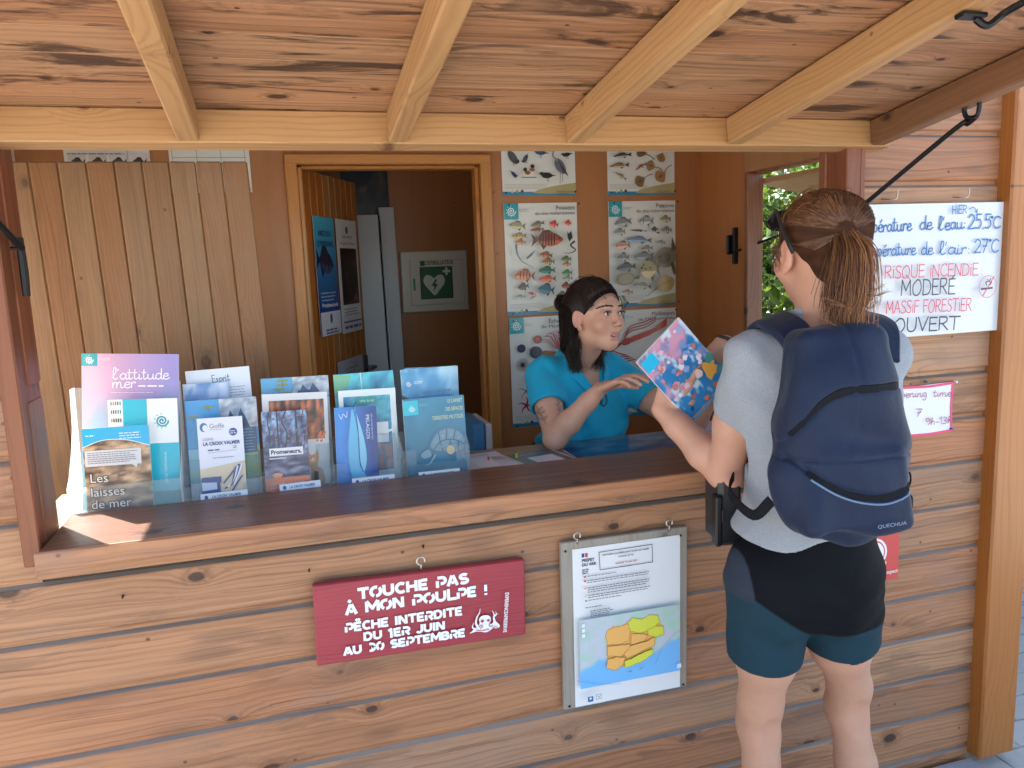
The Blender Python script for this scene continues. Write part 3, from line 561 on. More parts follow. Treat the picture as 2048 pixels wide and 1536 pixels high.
# ---------------------------------------------------------------- signs on the front wall
def hook_tube(mb, c, r, wire, stem, gap=70):
    pts = [c + V(r * math.cos(rad(a)), -.004, r * math.sin(rad(a))) for a in range(-60 + gap // 2, 285, 15)]
    return mb.tube([c + V(0, -.004, -stem)] + [c + V(0, -.004, -r * 1.15)] + pts[::-1], wire, 7)
def face_sign(tl, tr, bl, y, t):
    """board hanging in front of the wall; corners given as photo pixels on the plane y"""
    a, b, c = at(*tl, 'y', y), at(*tr, 'y', y), at(*bl, 'y', y); return c, b - a, a - c, np.linalg.norm(b - a), np.linalg.norm(a - c)
def octopus_sign():
    o, u, v, w, h = face_sign((622, 1172), (1047, 1119), (634, 1333), -.036, .02); p = Print(o, u, v, w, h)
    mb = MB(); mb.board(p.P(w / 2, h / 2, -.011), (w, h, .022), (p.u, p.v, p.n), bev=.003); s = mb.build('fishing_ban_sign', M['redboard'])
    tag(s, 'dark red wooden sign with white stencil letters and an octopus, hanging from one hook', 'sign')
    W = (232, 236, 240)
    def L(t, a, b, sz, wd): lettering(p, ST, t, p.loc(*a), p.loc(*b), sz, wd, W)
    L('TOUCHE PAS', (716, 1199), (938, 1166), .0265, .0076); L('`A MON POULPE !', (691, 1230), (976, 1188), .0255, .0074)
    L('P^ECHE INTERDITE', (690, 1264), (925, 1228), .0215, .0062); L('DU 1ER JUIN', (727, 1280), (890, 1256), .0205, .0061); L('AU 30 SEPTEMBRE', (687, 1309), (930, 1270), .0205, .0061)
    cx, cy = p.loc(968, 1242)
    def S(pts): return [(cx + x, cy + y) for x, y in pts]
    k = .001
    def sp(pts, n=5): return S([(x * k, y * k) for x, y in spline(pts, n)])
    p.poly(S([(x * k, y * k) for x, y in spline([(-14, 10), (-8, 17), (4, 18), (13, 13), (15, 4), (12, -3), (17, -6), (24, 2), (28, -2), (37, -14), (30, -19), (20, -17), (12, -22), (2, -25), (-10, -22), (-20, -20), (-30, -21), (-38, -22), (-31, -17), (-27, -12), (-18, -8), (-13, 0)], 4, True)]), W)
    p.stroke(sp([(-17, -10), (-22, 2), (-19, 16), (-13, 26), (-11, 35)]), 6 * k, W, taper=True); p.stroke(sp([(25, -4), (22, 8), (23, 17), (19, 27)]), 6 * k, W, taper=True); p.stroke(sp([(22, 12), (28, 16), (27, 24)]), 4 * k, W, taper=True); p.stroke(sp([(23, 14), (30, 18), (33, 17)]), 3 * k, W, taper=True); p.stroke(sp([(-24, -14), (-31, -6), (-28, 3)]), 5 * k, W, taper=True)
    RB = (174, 62, 74)
    for ex, er in ((-6.5, 4.2), (8, 3.6)): p.ell(cx + ex * k, cy + 5 * k, er * k, er * .9 * k, RB, 12)
    for q in ([(-15, -8), (-9, -4), (-7, -9), (-12, -12)], [(15, 2), (10, -5), (13, -11), (18, -9)], [(-22, -15), (-8, -18), (10, -17)], [(18, -14), (26, -13), (30, -16)]): p.stroke(sp(q, 4), 1.8 * k, RB)
    a, b = p.loc(1006, 1181), p.loc(1016, 1258); p.text('EXPERIENCEAPRESERVE', *(p.loc(1008, 1181)), .0125, W, rot=-math.degrees(math.atan2(b[0] - a[0], a[1] - b[1])) - 88 + 0, width=np.linalg.norm(b - a), bold=.02)
    p.build(s, 'lettering')
    mb = MB(); hook_tube(mb, at(841, 1121, 'y', -.03), .0095, .0024, .02); mb.build('hook', M['steel'], s, True)
octopus_sign()
def map_board():
    o, u, v, w, h = face_sign((1119, 1087), (1372, 1053), (1129, 1421), -.024, .02); p = Print(o, u, v, w, h)
    mb = MB(); mb.board(p.P(w / 2, h / 2, -.008), (h, w, .016), (p.v, p.u, -p.n), bev=.002); s = mb.build('notice_board', M['graywood'])
    tag(s, 'grey weathered plank board hung on two hooks holding the printed fire map', 'notice board')
    for px, py in ((1131, 1103), (1361, 1071), (1139, 1413), (1367, 1369)): mb = MB(); mb.ball(at(px, py, 'y', -.0255), .0032, 8, 5); mb.build('screw', M['black'], s)
    for px, py in ((1153, 1071), (1337, 1045)):
        mb = MB(); hook_tube(mb, at(px, py, 'y', -.022), .0085, .0022, .02, 40); mb.build('hook', M['steel'], s, True)
    o, u, v, w, h = face_sign((1141, 1100), (1357, 1070), (1151, 1415), -.026, .001); q = Print(o, u, v, w, h)
    n = sheet('map_sheet', q, .0012, M['paper'], 'white printed sheet with an orange and yellow regional map, pinned on the grey board', 'notice')
    l = q.loc; ink = (40, 48, 70)
    a = l(1163, 1112); q.rect(a[0], a[1] - .004, a[0] + .007, a[1] + .006, (40, 60, 130)); q.rect(a[0] + .009, a[1] - .004, a[0] + .016, a[1] + .006, (200, 60, 70))
    q.text('PRÉFET', a[0], a[1] - .016, .0105, ink, bold=.03); q.text('DU VAR', a[0], a[1] - .027, .0105, ink, bold=.03); q.greek(a[0], a[1] - .036, a[0] + .018, 3, .005, .0022, ink)
    A, B, C_, D = l(1197, 1104), l(1303, 1088), l(1304, 1123), l(1199, 1139)
    for m, k in ((A, B), (B, C_), (C_, D), (D, A)): q.stroke([m, k], .0016, (60, 70, 90))
    q.text("Information journalière pour l'accès aux massifs", *((l(1202, 1112) + l(1298, 1096)) / 2), .0066, ink, 'c', .02); q.text('forestiers du Var', *((l(1205, 1117) + l(1296, 1103)) / 2 - (0, .0015)), .006, ink, 'c', .02)
    q.text('vendredi 15 août 2025', *((l(1230, 1126) + l(1272, 1119)) / 2 - (0, .002)), .0066, (190, 60, 80), 'c', .02); q.text('Zone : 9 zones', *((l(1230, 1133) + l(1272, 1126)) / 2 - (0, .003)), .005, (90, 95, 110), 'c')
    for py, c, nl in ((1153, (180, 50, 60), 1), (1161, (185, 50, 60), 2), (1175, (232, 150, 130), 3), (1189, (226, 196, 110), 2), (1198, (70, 150, 110), 1)):
        a = l(1166, py); q.rect(a[0], a[1] - .0015, a[0] + .006, a[1] + .0025, c); q.greek(a[0] + .009, a[1] + .001, l(1303, py)[0] - (.08 if nl == 1 else 0), nl, .0052, .0019, (70, 75, 95))
    q.greek(*l(1166, 1211), l(1200, 1211)[0], 1, .005, .002, (70, 75, 95)); q.greek(*l(1176, 1217), l(1222, 1217)[0], 4, .0045, .0019, (80, 85, 105))
    x0, y0 = l(1156, 1372); x1, y1 = l(1353, 1203)
    def mp(u_, v_):
        n1 = vnoise(u_ * 5, v_ * 4, 3); land = v_ - .32 - .34 * max(0, u_ - .55) - .10 * math.sin(u_ * 9) * (u_ < .45) + .10 * n1 + .22 * max(0, .3 - u_)
        L_ = mixc((196, 200, 214), (172, 206, 188), .5 + 1.1 * vnoise(u_ * 9, v_ * 9, 5)); return mixc((118, 186, 240), L_, (land * 14 + .5))
    q.grid(x0, y0, x1, y1, 40, 34, mp); Wm, Hm = x1 - x0, y1 - y0
    def G(pts): return [(x0 + (.53 + (a - .53) * 1.08) * Wm, y0 + (.54 + (b - .54) * 1.12) * Hm) for a, b in pts]
    def rough(pts):
        out = []
        for i, (a, b) in enumerate(pts):
            c, d = pts[(i + 1) % len(pts)]; out += [(a + (c - a) * t + random.uniform(-.007, .007), b + (d - b) * t + random.uniform(-.009, .009)) for t in (0, .25, .5, .75)]
        return out
    O, Yl = (238, 180, 96), (214, 216, 70)
    zones = [([(.30, .78), (.40, .80), (.48, .80), (.50, .70), (.49, .60), (.40, .56), (.29, .58), (.27, .68)], O), ([(.47, .83), (.52, .88), (.60, .84), (.68, .88), (.76, .86), (.77, .76), (.70, .68), (.60, .66), (.50, .70)], Yl), ([(.65, .68), (.72, .72), (.80, .70), (.81, .60), (.73, .57), (.66, .62)], Yl), ([(.51, .68), (.60, .65), (.66, .62), (.62, .55), (.50, .53)], O),
             ([(.28, .57), (.40, .55), (.49, .54), (.48, .42), (.40, .40), (.28, .44)], O), ([(.49, .52), (.62, .54), (.72, .58), (.72, .48), (.60, .42), (.46, .37), (.43, .42)], O), ([(.28, .40), (.38, .41), (.44, .37), (.42, .28), (.34, .23), (.27, .30)], O), ([(.44, .33), (.56, .38), (.70, .44), (.70, .36), (.58, .28), (.44, .25)], Yl)]
    q.poly(G(rough([(.29, .76), (.34, .82), (.40, .79), (.46, .82), (.52, .88), (.58, .83), (.66, .87), (.74, .87), (.77, .77), (.81, .69), (.80, .61), (.73, .57), (.73, .5), (.70, .45), (.71, .36), (.60, .29), (.5, .26), (.44, .24), (.40, .28), (.35, .22), (.28, .28), (.29, .42), (.28, .56), (.27, .68)])), (232, 176, 92))
    for z, c in zones:
        r = G(rough(z)); q.poly(r, c); q.stroke(r + [r[0]], .0009, tuple(np.array(c) * .72))
    q.stroke(G(spline([(.72, .22), (.8, .45), (.95, .62)], 5)), .0008, (90, 130, 180)); q.stroke(G(spline([(0, .2), (.2, .1), (.4, .05)], 5)), .0008, (100, 140, 190))
    for k in range(3): q.rrect(x0 + .004, y1 - .016 - k * .013, x0 + .012, y1 - .007 - k * .013, .0015, (236, 238, 244))
    q.rect(x1 - .012, y0 + .012, x1, y0 + .024, (225, 228, 246)); q.poly(G([(.46, .20), (.50, .20), (.49, .18)]), (110, 140, 130)); q.poly(G([(.56, .20), (.62, .24), (.58, .20)]), (110, 140, 130))
    a = l(1168, 1394); q.rect(a[0], a[1], a[0] + .015, a[1] + .014, (52, 110, 160)); q.ell(a[0] + .0075, a[1] + .009, .003, .003, (220, 235, 245)); b = a + (.022, .004)
    for m, k in (((0, 0), (.014, 0)), ((.014, 0), (.014, .013)), ((.014, .013), (0, .013)), ((0, .013), (0, 0)), ((.003, .011), (.007, .005)), ((.011, .011), (.007, .005)), ((.007, .005), (.007, .002))): q.stroke([b + m, b + k], .0009, (70, 75, 90))
    q.greek(*(l(1202, 1391)), l(1300, 1376)[0], 1, .004, .0012, (120, 125, 140), False)
    q.build(n, 'artwork', M['gloss'])
map_board()
def white_board():
    y = -.022; tr, br, = at(2002, 404, 'y', y), at(1995, 660, 'y', y); tl = at(1701, 410, 'y', y); bl = tl + (br - tr)
    w = np.linalg.norm(tr - tl); h = np.linalg.norm(tr - br); p = Print(bl, tr - tl, tl - bl, w, h)
    m = plain('white_lacquer', (.66, .70, .73), .22, 0, .01, Coat_Weight=.3)
    s = sheet('temperature_board', p, .006, m, 'white board with handwritten blue, red and black notes on water, air and fire risk', 'whiteboard')
    B, R, K = (42, 112, 178), (214, 62, 92), (52, 62, 82); l = p.loc
    def T(t, a, b, sz, c, wd=.0034): lettering(p, HW, t, l(*a), l(*b), sz, wd, c, .02)
    T('T', (1697, 466), (1734, 465), .045, B); T('emp´erature', (1717, 466), (1822, 461), .036, B); T('de', (1838, 460), (1863, 459), .036, B); T("l'eau:", (1875, 461), (1931, 457), .036, B); T('25.5', (1934, 458), (1980, 457), .0385, B, .0038); T('°C', (1977, 457), (1999, 457), .032, B, .0036)
    T('temp´erature', (1715, 514), (1828, 509), .034, B); T('de', (1838, 510), (1862, 509), .034, B); T("l'air:", (1873, 510), (1938, 507), .034, B); T('27°C', (1943, 506), (1993, 505), .036, B, .0038)
    T('HIER', (1899, 428), (1929, 427), .021, B, .0026); p.stroke([l(*q) for q in spline([(1933, 419), (1941, 415), (1947, 421), (1948, 425)], 4)], .0024, B); p.stroke([l(1944, 422), l(1948, 426)], .0024, B); p.stroke([l(1949, 418), l(1948, 426)], .0024, B)
    T('RISQUE INCENDIE', (1763, 557), (1950, 550), .033, R, .0028); T(':', (1952, 549), (1960, 549), .028, R, .0018)
    T('MODERE', (1794, 591), (1903, 587), .041, K, .0036); p.stroke([l(1894, 559), l(1902, 550)], .0034, K)
    T('MASSIF FORESTIER', (1764, 627), (1934, 620), .033, R, .0028); T(':', (1936, 616), (1944, 616), .026, R, .0016)
    T('OUVERT', (1777, 663), (1910, 658), .036, K, .0042)
    c = l(1965, 573); r = .030; p.stroke([c + r * V(math.cos(a), math.sin(a)) for a in np.linspace(0, 6.283, 28)], .0016, R)
    p.stroke([c + (-.022, -.006), c + (.016, -.004)], .0052, K); p.stroke(list(spline([c + (-.004, .004), c + (-.008, .012), c + (0, .014), c + (-.002, .02)], 4)), .003, K); p.stroke(list(spline([c + (.006, .004), c + (.012, .012), c + (.004, .014), c + (.008, .022)], 4)), .003, K)
    p.stroke([c + (-.017, -.025), c + (.018, .026)], .0036, R); p.build(s, 'handwriting', M['print'])
white_board()
def hours_note():
    y = -.006; tr, br = at(1908, 763, 'y', y), at(1903, 860, 'y', y); w = .29; p = Print(br - V(w, 0, .006), V(1, 0, .02), tr - br, w, np.linalg.norm(tr - br))
    s = sheet('opening_hours_note', p, .001, M['paper'], 'small white note edged in pink with handwritten opening times, pinned on the planks', 'note')
    P_ = (226, 62, 118); ed = spline([(0, 0), (w * .3, .004), (w * .7, -.002), (w, 0)], 4)
    for q in (ed, [(a, p.h - .003 + b) for a, b in ed], [(w - .002, 0), (w - .005, p.h * .5), (w - .001, p.h)], [(.002, 0), (.002, p.h)]): p.stroke([np.array(z) for z in q], .007, P_)
    l = p.loc; Kp = (170, 60, 110)
    lettering(p, HW, 'opening', l(1790, 796), l(1853, 793), .022, .0017, Kp, .03); lettering(p, HW, 'time:', l(1864, 793), l(1906, 792), .022, .0017, Kp, .03); lettering(p, HW, '7', l(1829, 833), l(1842, 832), .021, .0019, Kp); lettering(p, HW, '9h-13h', l(1848, 850), l(1902, 846), .020, .0018, Kp, .03); p.build(s, 'handwriting')
    for px, py, c in ((1850, 763, (.05, .16, .12)), (1909, 763, (.75, .76, .78)), (1901, 857, (.1, .12, .4))):
        mb = MB(); a = at(px, py, 'y', y); mb.tube([a, a + V(0, -.004, 0), a + V(0, -.009, 0), a + V(0, -.010, 0)], [.004, .0022, .0036, .001], 8); mb.build('push_pin', plain('pin_plastic', c, .3), s)
hours_note()
def fire_sign():
    y = -.006; tr, br = at(1801, 985, 'y', y), at(1796, 1157, 'y', y); w = .20; p = Print(br - V(w, 0, 0), (1, 0, .01), tr - br, w, np.linalg.norm(tr - br))
    s = sheet('no_fire_sign', p, .003, plain('red_panel', (.62, .07, .06), .4, 0, .02), 'red safety panel with a white no-fire ring, behind the blue backpack', 'sign')
    c = p.loc(1748, 1107); p.ell(*c, .044, .044, (236, 236, 240), 26); p.ell(*c, .037, .037, (214, 70, 66), 26); p.ell(*c, .033, .033, (240, 240, 242), 26)
    p.poly([c + q for q in ((-.014, -.02), (-.02, 0), (-.008, .02), (-.004, .006), (.006, .024), (.016, .004), (.012, -.02))], (40, 40, 45)); p.stroke([c + (-.024, .024), c + (.024, -.024)], .008, (214, 70, 66))
    p.text('Feux interdits', w * .5, .05, .02, (240, 235, 235), 'c', .01); p.text('Respect', w * .98, .02, .016, (240, 235, 235), 'r', .01); p.build(s)
fire_sign()
# ---------------------------------------------------------------- posters inside
TEAL = (22, 158, 172); WH = (226, 228, 222)
def poster(x0, x1, z0, z1, y, label, draw, tilt=0.0, group='posters pinned on the back wall', bottom=True):
    p = Print((x0, y, z0), (1, 0, tilt), (0, 0, 1), x1 - x0, z1 - z0); s = sheet('poster', p, .0012, M['paper'], label, 'poster', group)
    w, h = p.w, p.h; p.rect(0, 0, w, h, WH)
    if bottom:
        p.poly([(0, 0), (w, 0), (w, .012), (0, .016)], (48, 132, 168)); p.poly([(w * .4, .0095)] + list(spline([(w * .48, .022), (w * .7, .036), (w, .048)], 4)) + [(w, .006), (w * .6, .006)], (178, 168, 118))
        for k, c in enumerate(((215, 205, 205), (150, 190, 60), (110, 40, 50))): p.ell(w * (.13 + .065 * k), .017, .006, .006, c, 10)
        p.greek(w * .03, .043, w * .62, 4, .0055, .0018, (185, 185, 178)); p.greek(w * .72, .014, w * .97, 2, .006, .002, (120, 125, 105))
    draw(p, w, h)
    for a, b in ((.008, .01), (w - .009, .011), (.009, h - .01), (w - .009, h - .008)): p.ell(a, b, .0042, .0042, (38, 36, 34), 9)
    p.build(s, 'artwork', M['gloss']); return s
def head(p, w, h, l1, l2):
    p.rect(0, h - .062, .058, h, TEAL); p.swirl(.029, h - .031, .022, (225, 240, 238)); p.greek(.062, h - .026, .105, 2, .006, .002, (150, 190, 195))
    p.text(l1, w - .01, h - .028, .024, (70, 72, 74), 'r'); p.text(l2, w - .01, h - .047, .018, (80, 82, 84), 'r', width=min(.17, w * .58))
def birds(p, w, h):
    G = (92, 98, 108); K = (45, 47, 55)
    def bird(x, y, L, c, rot=0, legs=1, neck=0):
        p.ell(x, y, L * .5, L * .24, c, 14, rot); cs, sn = math.cos(rad(rot)), math.sin(rad(rot)); hx, hy = x - L * .5 * cs, y - L * .5 * sn + L * .16
        p.poly([(x + L * .3 * cs, y + L * .3 * sn + .004), (x + L * .85 * cs, y + L * .85 * sn), (x + L * .3 * cs, y + L * .3 * sn - .005)], tuple(np.array(c) * .7), False); p.ell(hx, hy, L * .15, L * .14, tuple(np.array(c) * .8), 10); p.poly([(hx - L * .1, hy + .002), (hx - L * .34, hy - .001), (hx - L * .1, hy - .003)], (60, 55, 45), False)
        if legs: p.stroke([(x, y - L * .2), (x, y - L * .5)], .0016, (70, 70, 70)); p.stroke([(x + .005, y - L * .2), (x + .006, y - L * .5)], .0016, (70, 70, 70))
    for x, y, L, c, r in ((.045, .145, .06, (88, 90, 92), 125), (.095, .14, .035, (80, 82, 88), 60), (.155, .165, .045, (70, 92, 130), -8), (.265, .155, .032, (38, 40, 48), 12), (.045, .08, .028, (52, 72, 120), 135), (.18, .075, .045, (40, 42, 46), 0)): bird(x, y, L, c, r)
    p.ell(.105, .082, .024, .013, (235, 232, 225), 12); p.ell(.1, .086, .012, .008, (150, 92, 50), 10); p.ell(.09, .098, .008, .008, K, 10); p.ell(.118, .097, .012, .007, (150, 110, 70), 10); p.ell(.12, .11, .009, .008, (30, 44, 42), 9); p.rect(.075, .066, .135, .07, (90, 140, 170))
    p.ell(.235, .11, .034, .018, (105, 110, 116), 16, -58); p.poly([(.225, .135), (.262, .085), (.268, .07), (.245, .09)], (60, 66, 78)); p.stroke(list(spline([(.222, .132), (.205, .15), (.21, .172), (.204, .185)], 5)), .0065, (140, 143, 146)); p.stroke([(.204, .184), (.18, .183)], .004, (160, 140, 80)); p.stroke([(.235, .095), (.232, .045)], .002, (110, 110, 105)); p.stroke([(.242, .095), (.243, .05)], .002, (110, 110, 105))
def rays(p, w, h):
    def ray(x, y, L, c, rot): 
        cs, sn = math.cos(rad(rot)), math.sin(rad(rot)); R = lambda a, b: (x + a * cs - b * sn, y + a * sn + b * cs)
        p.stroke([R(*q) for q in spline([(L * .3, 0), (L * .8, L * .1), (L * 1.2, L * .02)], 4)], L * .06, tuple(np.array(c) * .7)); p.poly([R(*q) for q in spline([(-L * .5, 0), (-L * .1, L * .5), (L * .35, L * .1), (L * .35, -L * .1), (-L * .1, -L * .5)], 3, True)], c); p.ell(*R(-.05 * L, 0), L * .2, L * .1, tuple(np.array(c) * .8), 10, rot)
    for a in ((.15, .17, .05, (120, 96, 62), -30), (.19, .115, .045, (158, 128, 84), -20), (.14, .055, .05, (134, 106, 72), 25), (.235, .15, .04, (150, 112, 70), 70), (.232, .075, .055, (168, 124, 76), 40)): ray(*a)
    for x, y, L, c, r in ((.06, .155, .08, (70, 72, 78), 6), (.045, .115, .085, (150, 118, 72), 5), (.14, .11, .055, (160, 84, 62), 28), (.05, .075, .055, (150, 122, 84), -30), (.04, .175, .05, (70, 70, 76), -5), (.2, .18, .04, (60, 60, 70), 0)): fish(p, x, y, L, L * .24, c, r, tail=.3, belly=(205, 200, 188))
def fishes1(p, w, h):
    head(p, w, h, 'Poissons', 'des côtes méditerranéennes')
    X = lambda a: a / 385 * w; Y = lambda b: h - b / 580 * h
    for x, y, L, H, c, r, st in ((65, 115, 85, 34, (150, 150, 112), -5, 0), (170, 110, 75, 22, (120, 112, 92), 12, 0), (165, 137, 75, 14, (140, 84, 52), 5, 0), (255, 110, 48, 26, (206, 74, 58), -15, 0), (330, 107, 36, 22, (214, 70, 52), -5, 0), (70, 168, 75, 24, (178, 138, 74), 0, 1), (75, 200, 55, 20, (176, 108, 62), -4, 0), (205, 270, 70, 26, (170, 96, 60), -8, 2), (215, 305, 70, 28, (168, 142, 96), 0, 4), (310, 295, 58, 24, (110, 132, 84), 0, 3), (310, 322, 48, 16, (176, 128, 90), 0, 0), (205, 350, 90, 30, (38, 108, 84), 0, 0), (205, 395, 95, 26, (206, 96, 62), 0, 0), (310, 367, 58, 24, (96, 134, 88), 0, 0), (310, 397, 58, 18, (150, 158, 140), 0, 0), (75, 430, 60, 30, (88, 66, 58), 8, 0), (195, 450, 88, 46, (52, 98, 116), -10, 0), (300, 435, 52, 28, (136, 72, 56), 0, 0), (55, 480, 55, 14, (140, 150, 150), 0, 0), (115, 468, 40, 12, (170, 62, 62), -15, 0), (120, 488, 40, 10, (150, 148, 90), 25, 0), (275, 480, 70, 24, (120, 118, 96), 10, 0)):
        fish(p, X(x), Y(y), L / 385 * w, H / 580 * h * 1.25, c, r, 1, st)
    fish(p, X(205), Y(192), .135, .062, (150, 74, 52), 0, -1, 6); fish(p, X(80), Y(372), .085, .045, (202, 112, 78), -5, 1, 4, dots=6)
    p.stroke([(X(a), Y(b)) for a, b in spline([(40, 215), (45, 260), (70, 300), (125, 332)], 6)], .009, (108, 112, 118), taper=True); p.poly([(X(90), Y(280)), (X(140), Y(240)), (X(120), Y(270)), (X(95), Y(290))], (82, 96, 116))
    p.stroke([(X(a), Y(b)) for a, b in spline([(345, 205), (325, 225), (350, 250), (320, 265), (285, 262)], 6)], .0085, (62, 66, 62), taper=True); p.poly([(X(310), Y(150)), (X(316), Y(165)), (X(330), Y(148)), (X(336), Y(185)), (X(318), Y(205)), (X(308), Y(180))], (48, 46, 48))
def fishes2(p, w, h):
    head(p, w, h, 'Poissons', 'des côtes méditerranéennes')
    X = lambda a: a / 350 * w; Y = lambda b: h - b / 555 * h
    for x, y, L, H, c, r, st in ((70, 110, 90, 38, (132, 140, 140), 8, 0), (190, 105, 78, 40, (160, 168, 168), 0, 1), (290, 98, 58, 28, (150, 144, 118), 0, 0), (50, 160, 58, 28, (148, 152, 150), 4, 0), (145, 155, 90, 8, (70, 72, 78), -4, 0), (230, 150, 36, 20, (42, 42, 46), 0, 0), (290, 157, 62, 26, (150, 152, 140), 0, 3), (145, 203, 140, 26, (112, 136, 156), -4, 0), (60, 230, 78, 34, (196, 150, 134), 4, 0), (258, 220, 48, 16, (130, 140, 138), -5, 0), (185, 250, 62, 24, (128, 132, 122), 4, 0), (60, 292, 62, 36, (140, 146, 146), 0, 2), (165, 290, 105, 34, (124, 132, 134), 2, 0), (72, 345, 105, 36, (104, 112, 112), 5, 0), (155, 445, 95, 24, (150, 154, 140), -8, 0), (75, 475, 60, 20, (168, 140, 110), -4, 0), (238, 170, 20, 8, (60, 60, 66), 0, 0)):
        fish(p, X(x), Y(y), L / 350 * w, H / 555 * h * 1.25, c, r, 1, st)
    p.ell(X(278), Y(300), .048, .042, (128, 116, 92), 20); p.ell(X(268), Y(303), .03, .024, (92, 84, 68), 16); p.poly([(X(305), Y(265)), (X(310), Y(190)), (X(330), Y(250)), (X(326), Y(272))], (92, 86, 72)); p.poly([(X(300), Y(332)), (X(318), Y(395)), (X(330), Y(390)), (X(322), Y(325))], (92, 86, 72)); p.ell(X(245), Y(296), .005, .005, (25, 25, 25))
    p.ell(X(65), Y(405), .042, .026, (148, 144, 122), 18, 8); p.ell(X(65), Y(405), .034, .019, (168, 164, 140), 18, 8); p.poly([(X(112), Y(395)), (X(135), Y(388)), (X(135), Y(408)), (X(112), Y(408))], (120, 114, 96))
    fish(p, X(190), Y(362), .095, .082, (172, 160, 120), 0, 1, 0, dots=3)
    p.poly([(X(a), Y(b)) for a, b in spline([(225, 440), (258, 398), (310, 410), (316, 450), (285, 482), (240, 470)], 4, True)], (176, 150, 84)); p.stroke([(X(a), Y(b)) for a, b in spline([(235, 455), (200, 480), (165, 505)], 4)], .005, (120, 104, 70), taper=True); p.stroke([(X(230), Y(452)), (X(305), Y(420))], .0025, (110, 90, 50))
def echino(p, w, h):
    head(p, w, h, 'Échinodermes', 'de Méditerranée')
    X = lambda a: a / 350 * w; Y = lambda b: h - b / 560 * h
    p.rect(0, 0, w, h * .001, WH)
    for x, y, r, c in ((130, 115, 20, (170, 92, 84)), (50, 155, 20, (70, 58, 84)), (118, 180, 30, (62, 72, 88)), (132, 240, 18, (48, 66, 72))): p.ell(X(x), Y(y), r / 350 * w, r / 350 * w * .95, c, 18); p.ell(X(x), Y(y), r * .55 / 350 * w, r * .5 / 350 * w, tuple(np.array(c) * 1.2), 14)
    p.poly([(X(145), Y(200)), (X(155), Y(172)), (X(235), Y(185)), (X(240), Y(215)), (X(150), Y(228))], (150, 104, 66))
    for k in range(16):
        a = rad(25 + k * 8); x, y = X(225), Y(175); p.stroke([(x, y), (x + .055 * math.cos(a), y + .055 * math.sin(a) + random.uniform(0, .02)), (x + .085 * math.cos(a + .15), y + .08 * math.sin(a + .1))], .0028, (198, 84, 84) if k % 3 else (150, 130, 150))
    for x, y, r, n, c in ((50, 238, 32, 22, (90, 62, 60)), (90, 310, 30, 26, (60, 84, 84))):
        p.z += p.gap
        for k in range(n): a = 6.283 * k / n; p.stroke([(X(x), Y(y)), (X(x) + r / 350 * w * math.cos(a), Y(y) + r / 350 * w * math.sin(a))], .0018, c, up=False)
        p.ell(X(x), Y(y), .008, .008, tuple(np.array(c) * .7), 12)
    for x, y, r, wd, c in ((62, 372, 42, .0045, (70, 84, 104)), (60, 445, 40, .009, (176, 48, 52)), (140, 470, 34, .008, (92, 66, 54)), (180, 400, 30, .006, (150, 92, 60)), (250, 330, 40, .007, (170, 104, 60))):
        for k in range(5): a = rad(90 + 72 * k + x); p.stroke(list(spline([(X(x), Y(y)), (X(x) + .6 * r / 350 * w * math.cos(a), Y(y) + .6 * r / 350 * w * math.sin(a)), (X(x) + r / 350 * w * math.cos(a + .25), Y(y) + r / 350 * w * math.sin(a + .25))], 4)), wd, c, taper=True)
def molluscs(p, w, h):
    head(p, w, h, 'Mollusques', 'de Méditerranée')
    sq = (196, 66, 58); p.poly([(.055, h - .125), (.10, h - .108), (.17, h - .088), (.235, h - .066), (.252, h - .058), (.235, h - .08), (.17, h - .11), (.09, h - .135)], sq); p.ell(.065, h - .13, .026, .014, (176, 52, 50), 14, 15); p.poly([(.2, h - .073), (.25, h - .042), (.252, h - .058), (.25, h - .075), (.215, h - .09)], (210, 86, 70), False)
    for k in range(7): p.stroke(list(spline([(.05, h - .13), (.02 - .006 * k, h - .11 - .012 * k), (-.002 + .004 * k, h - .12 - .016 * k), (.03 + .012 * k, h - .17 - .006 * k)], 5)) if k > 2 else list(spline([(.05, h - .128), (.08, h - .09 + .01 * k), (.15, h - .075 + .012 * k), (.2, h - .05 + .008 * k)], 5)), .0042, (168, 62, 60))
    for x, y, a, b, c, r in ((.13, .225, .02, .014, (110, 100, 96), 20), (.2, .25, .016, .012, (150, 120, 92), 0), (.1, .18, .022, .012, (140, 96, 74), -20), (.19, .17, .03, .02, (170, 150, 120), 10), (.07, .12, .02, .016, (120, 110, 104), 0), (.14, .1, .026, .016, (190, 168, 140), 25), (.23, .1, .018, .024, (150, 104, 84), 0)): p.ell(x, y, a, b, c, 14, r); p.ell(x, y, a * .6, b * .5, tuple(np.array(c) * .82), 12, r)
def col_edges(px, y): return at(px, 500, 'y', y)[0]
yb = YB - .003
def zz(py, px=1080): return at(px, py, 'y', yb)[2]
P1 = (at(1006, 405, 'y', yb)[0], at(1152, 405, 'y', yb)[0]); P2 = (at(1216, 402, 'y', yb)[0], at(1350, 402, 'y', yb)[0])
poster(P1[0], P1[1], zz(391), zz(391) + .42, yb, 'poster of grey herons and other birds, topmost in the left column by the doorway', birds)
poster(P1[0] + .001, P1[1] + .002, zz(628), zz(406), yb, 'poster of many small colourful fish with a large striped brown one, behind the dark-haired woman', fishes1)
poster(P1[0] + .006, P1[1] + .012, zz(850), zz(633), yb, 'poster of sea urchins, coral and red starfish on pale paper, lowest left', echino)
poster(P2[0], P2[1] - .002, zz(390, 1280), zz(390, 1280) + .42, yb, 'poster of brown rays and small sharks, topmost in the right column', rays)
poster(P2[0], P2[1], zz(612, 1280), zz(402, 1280), yb, 'poster of silver-grey fish with a round sunfish and a yellow ray, right column', fishes2)
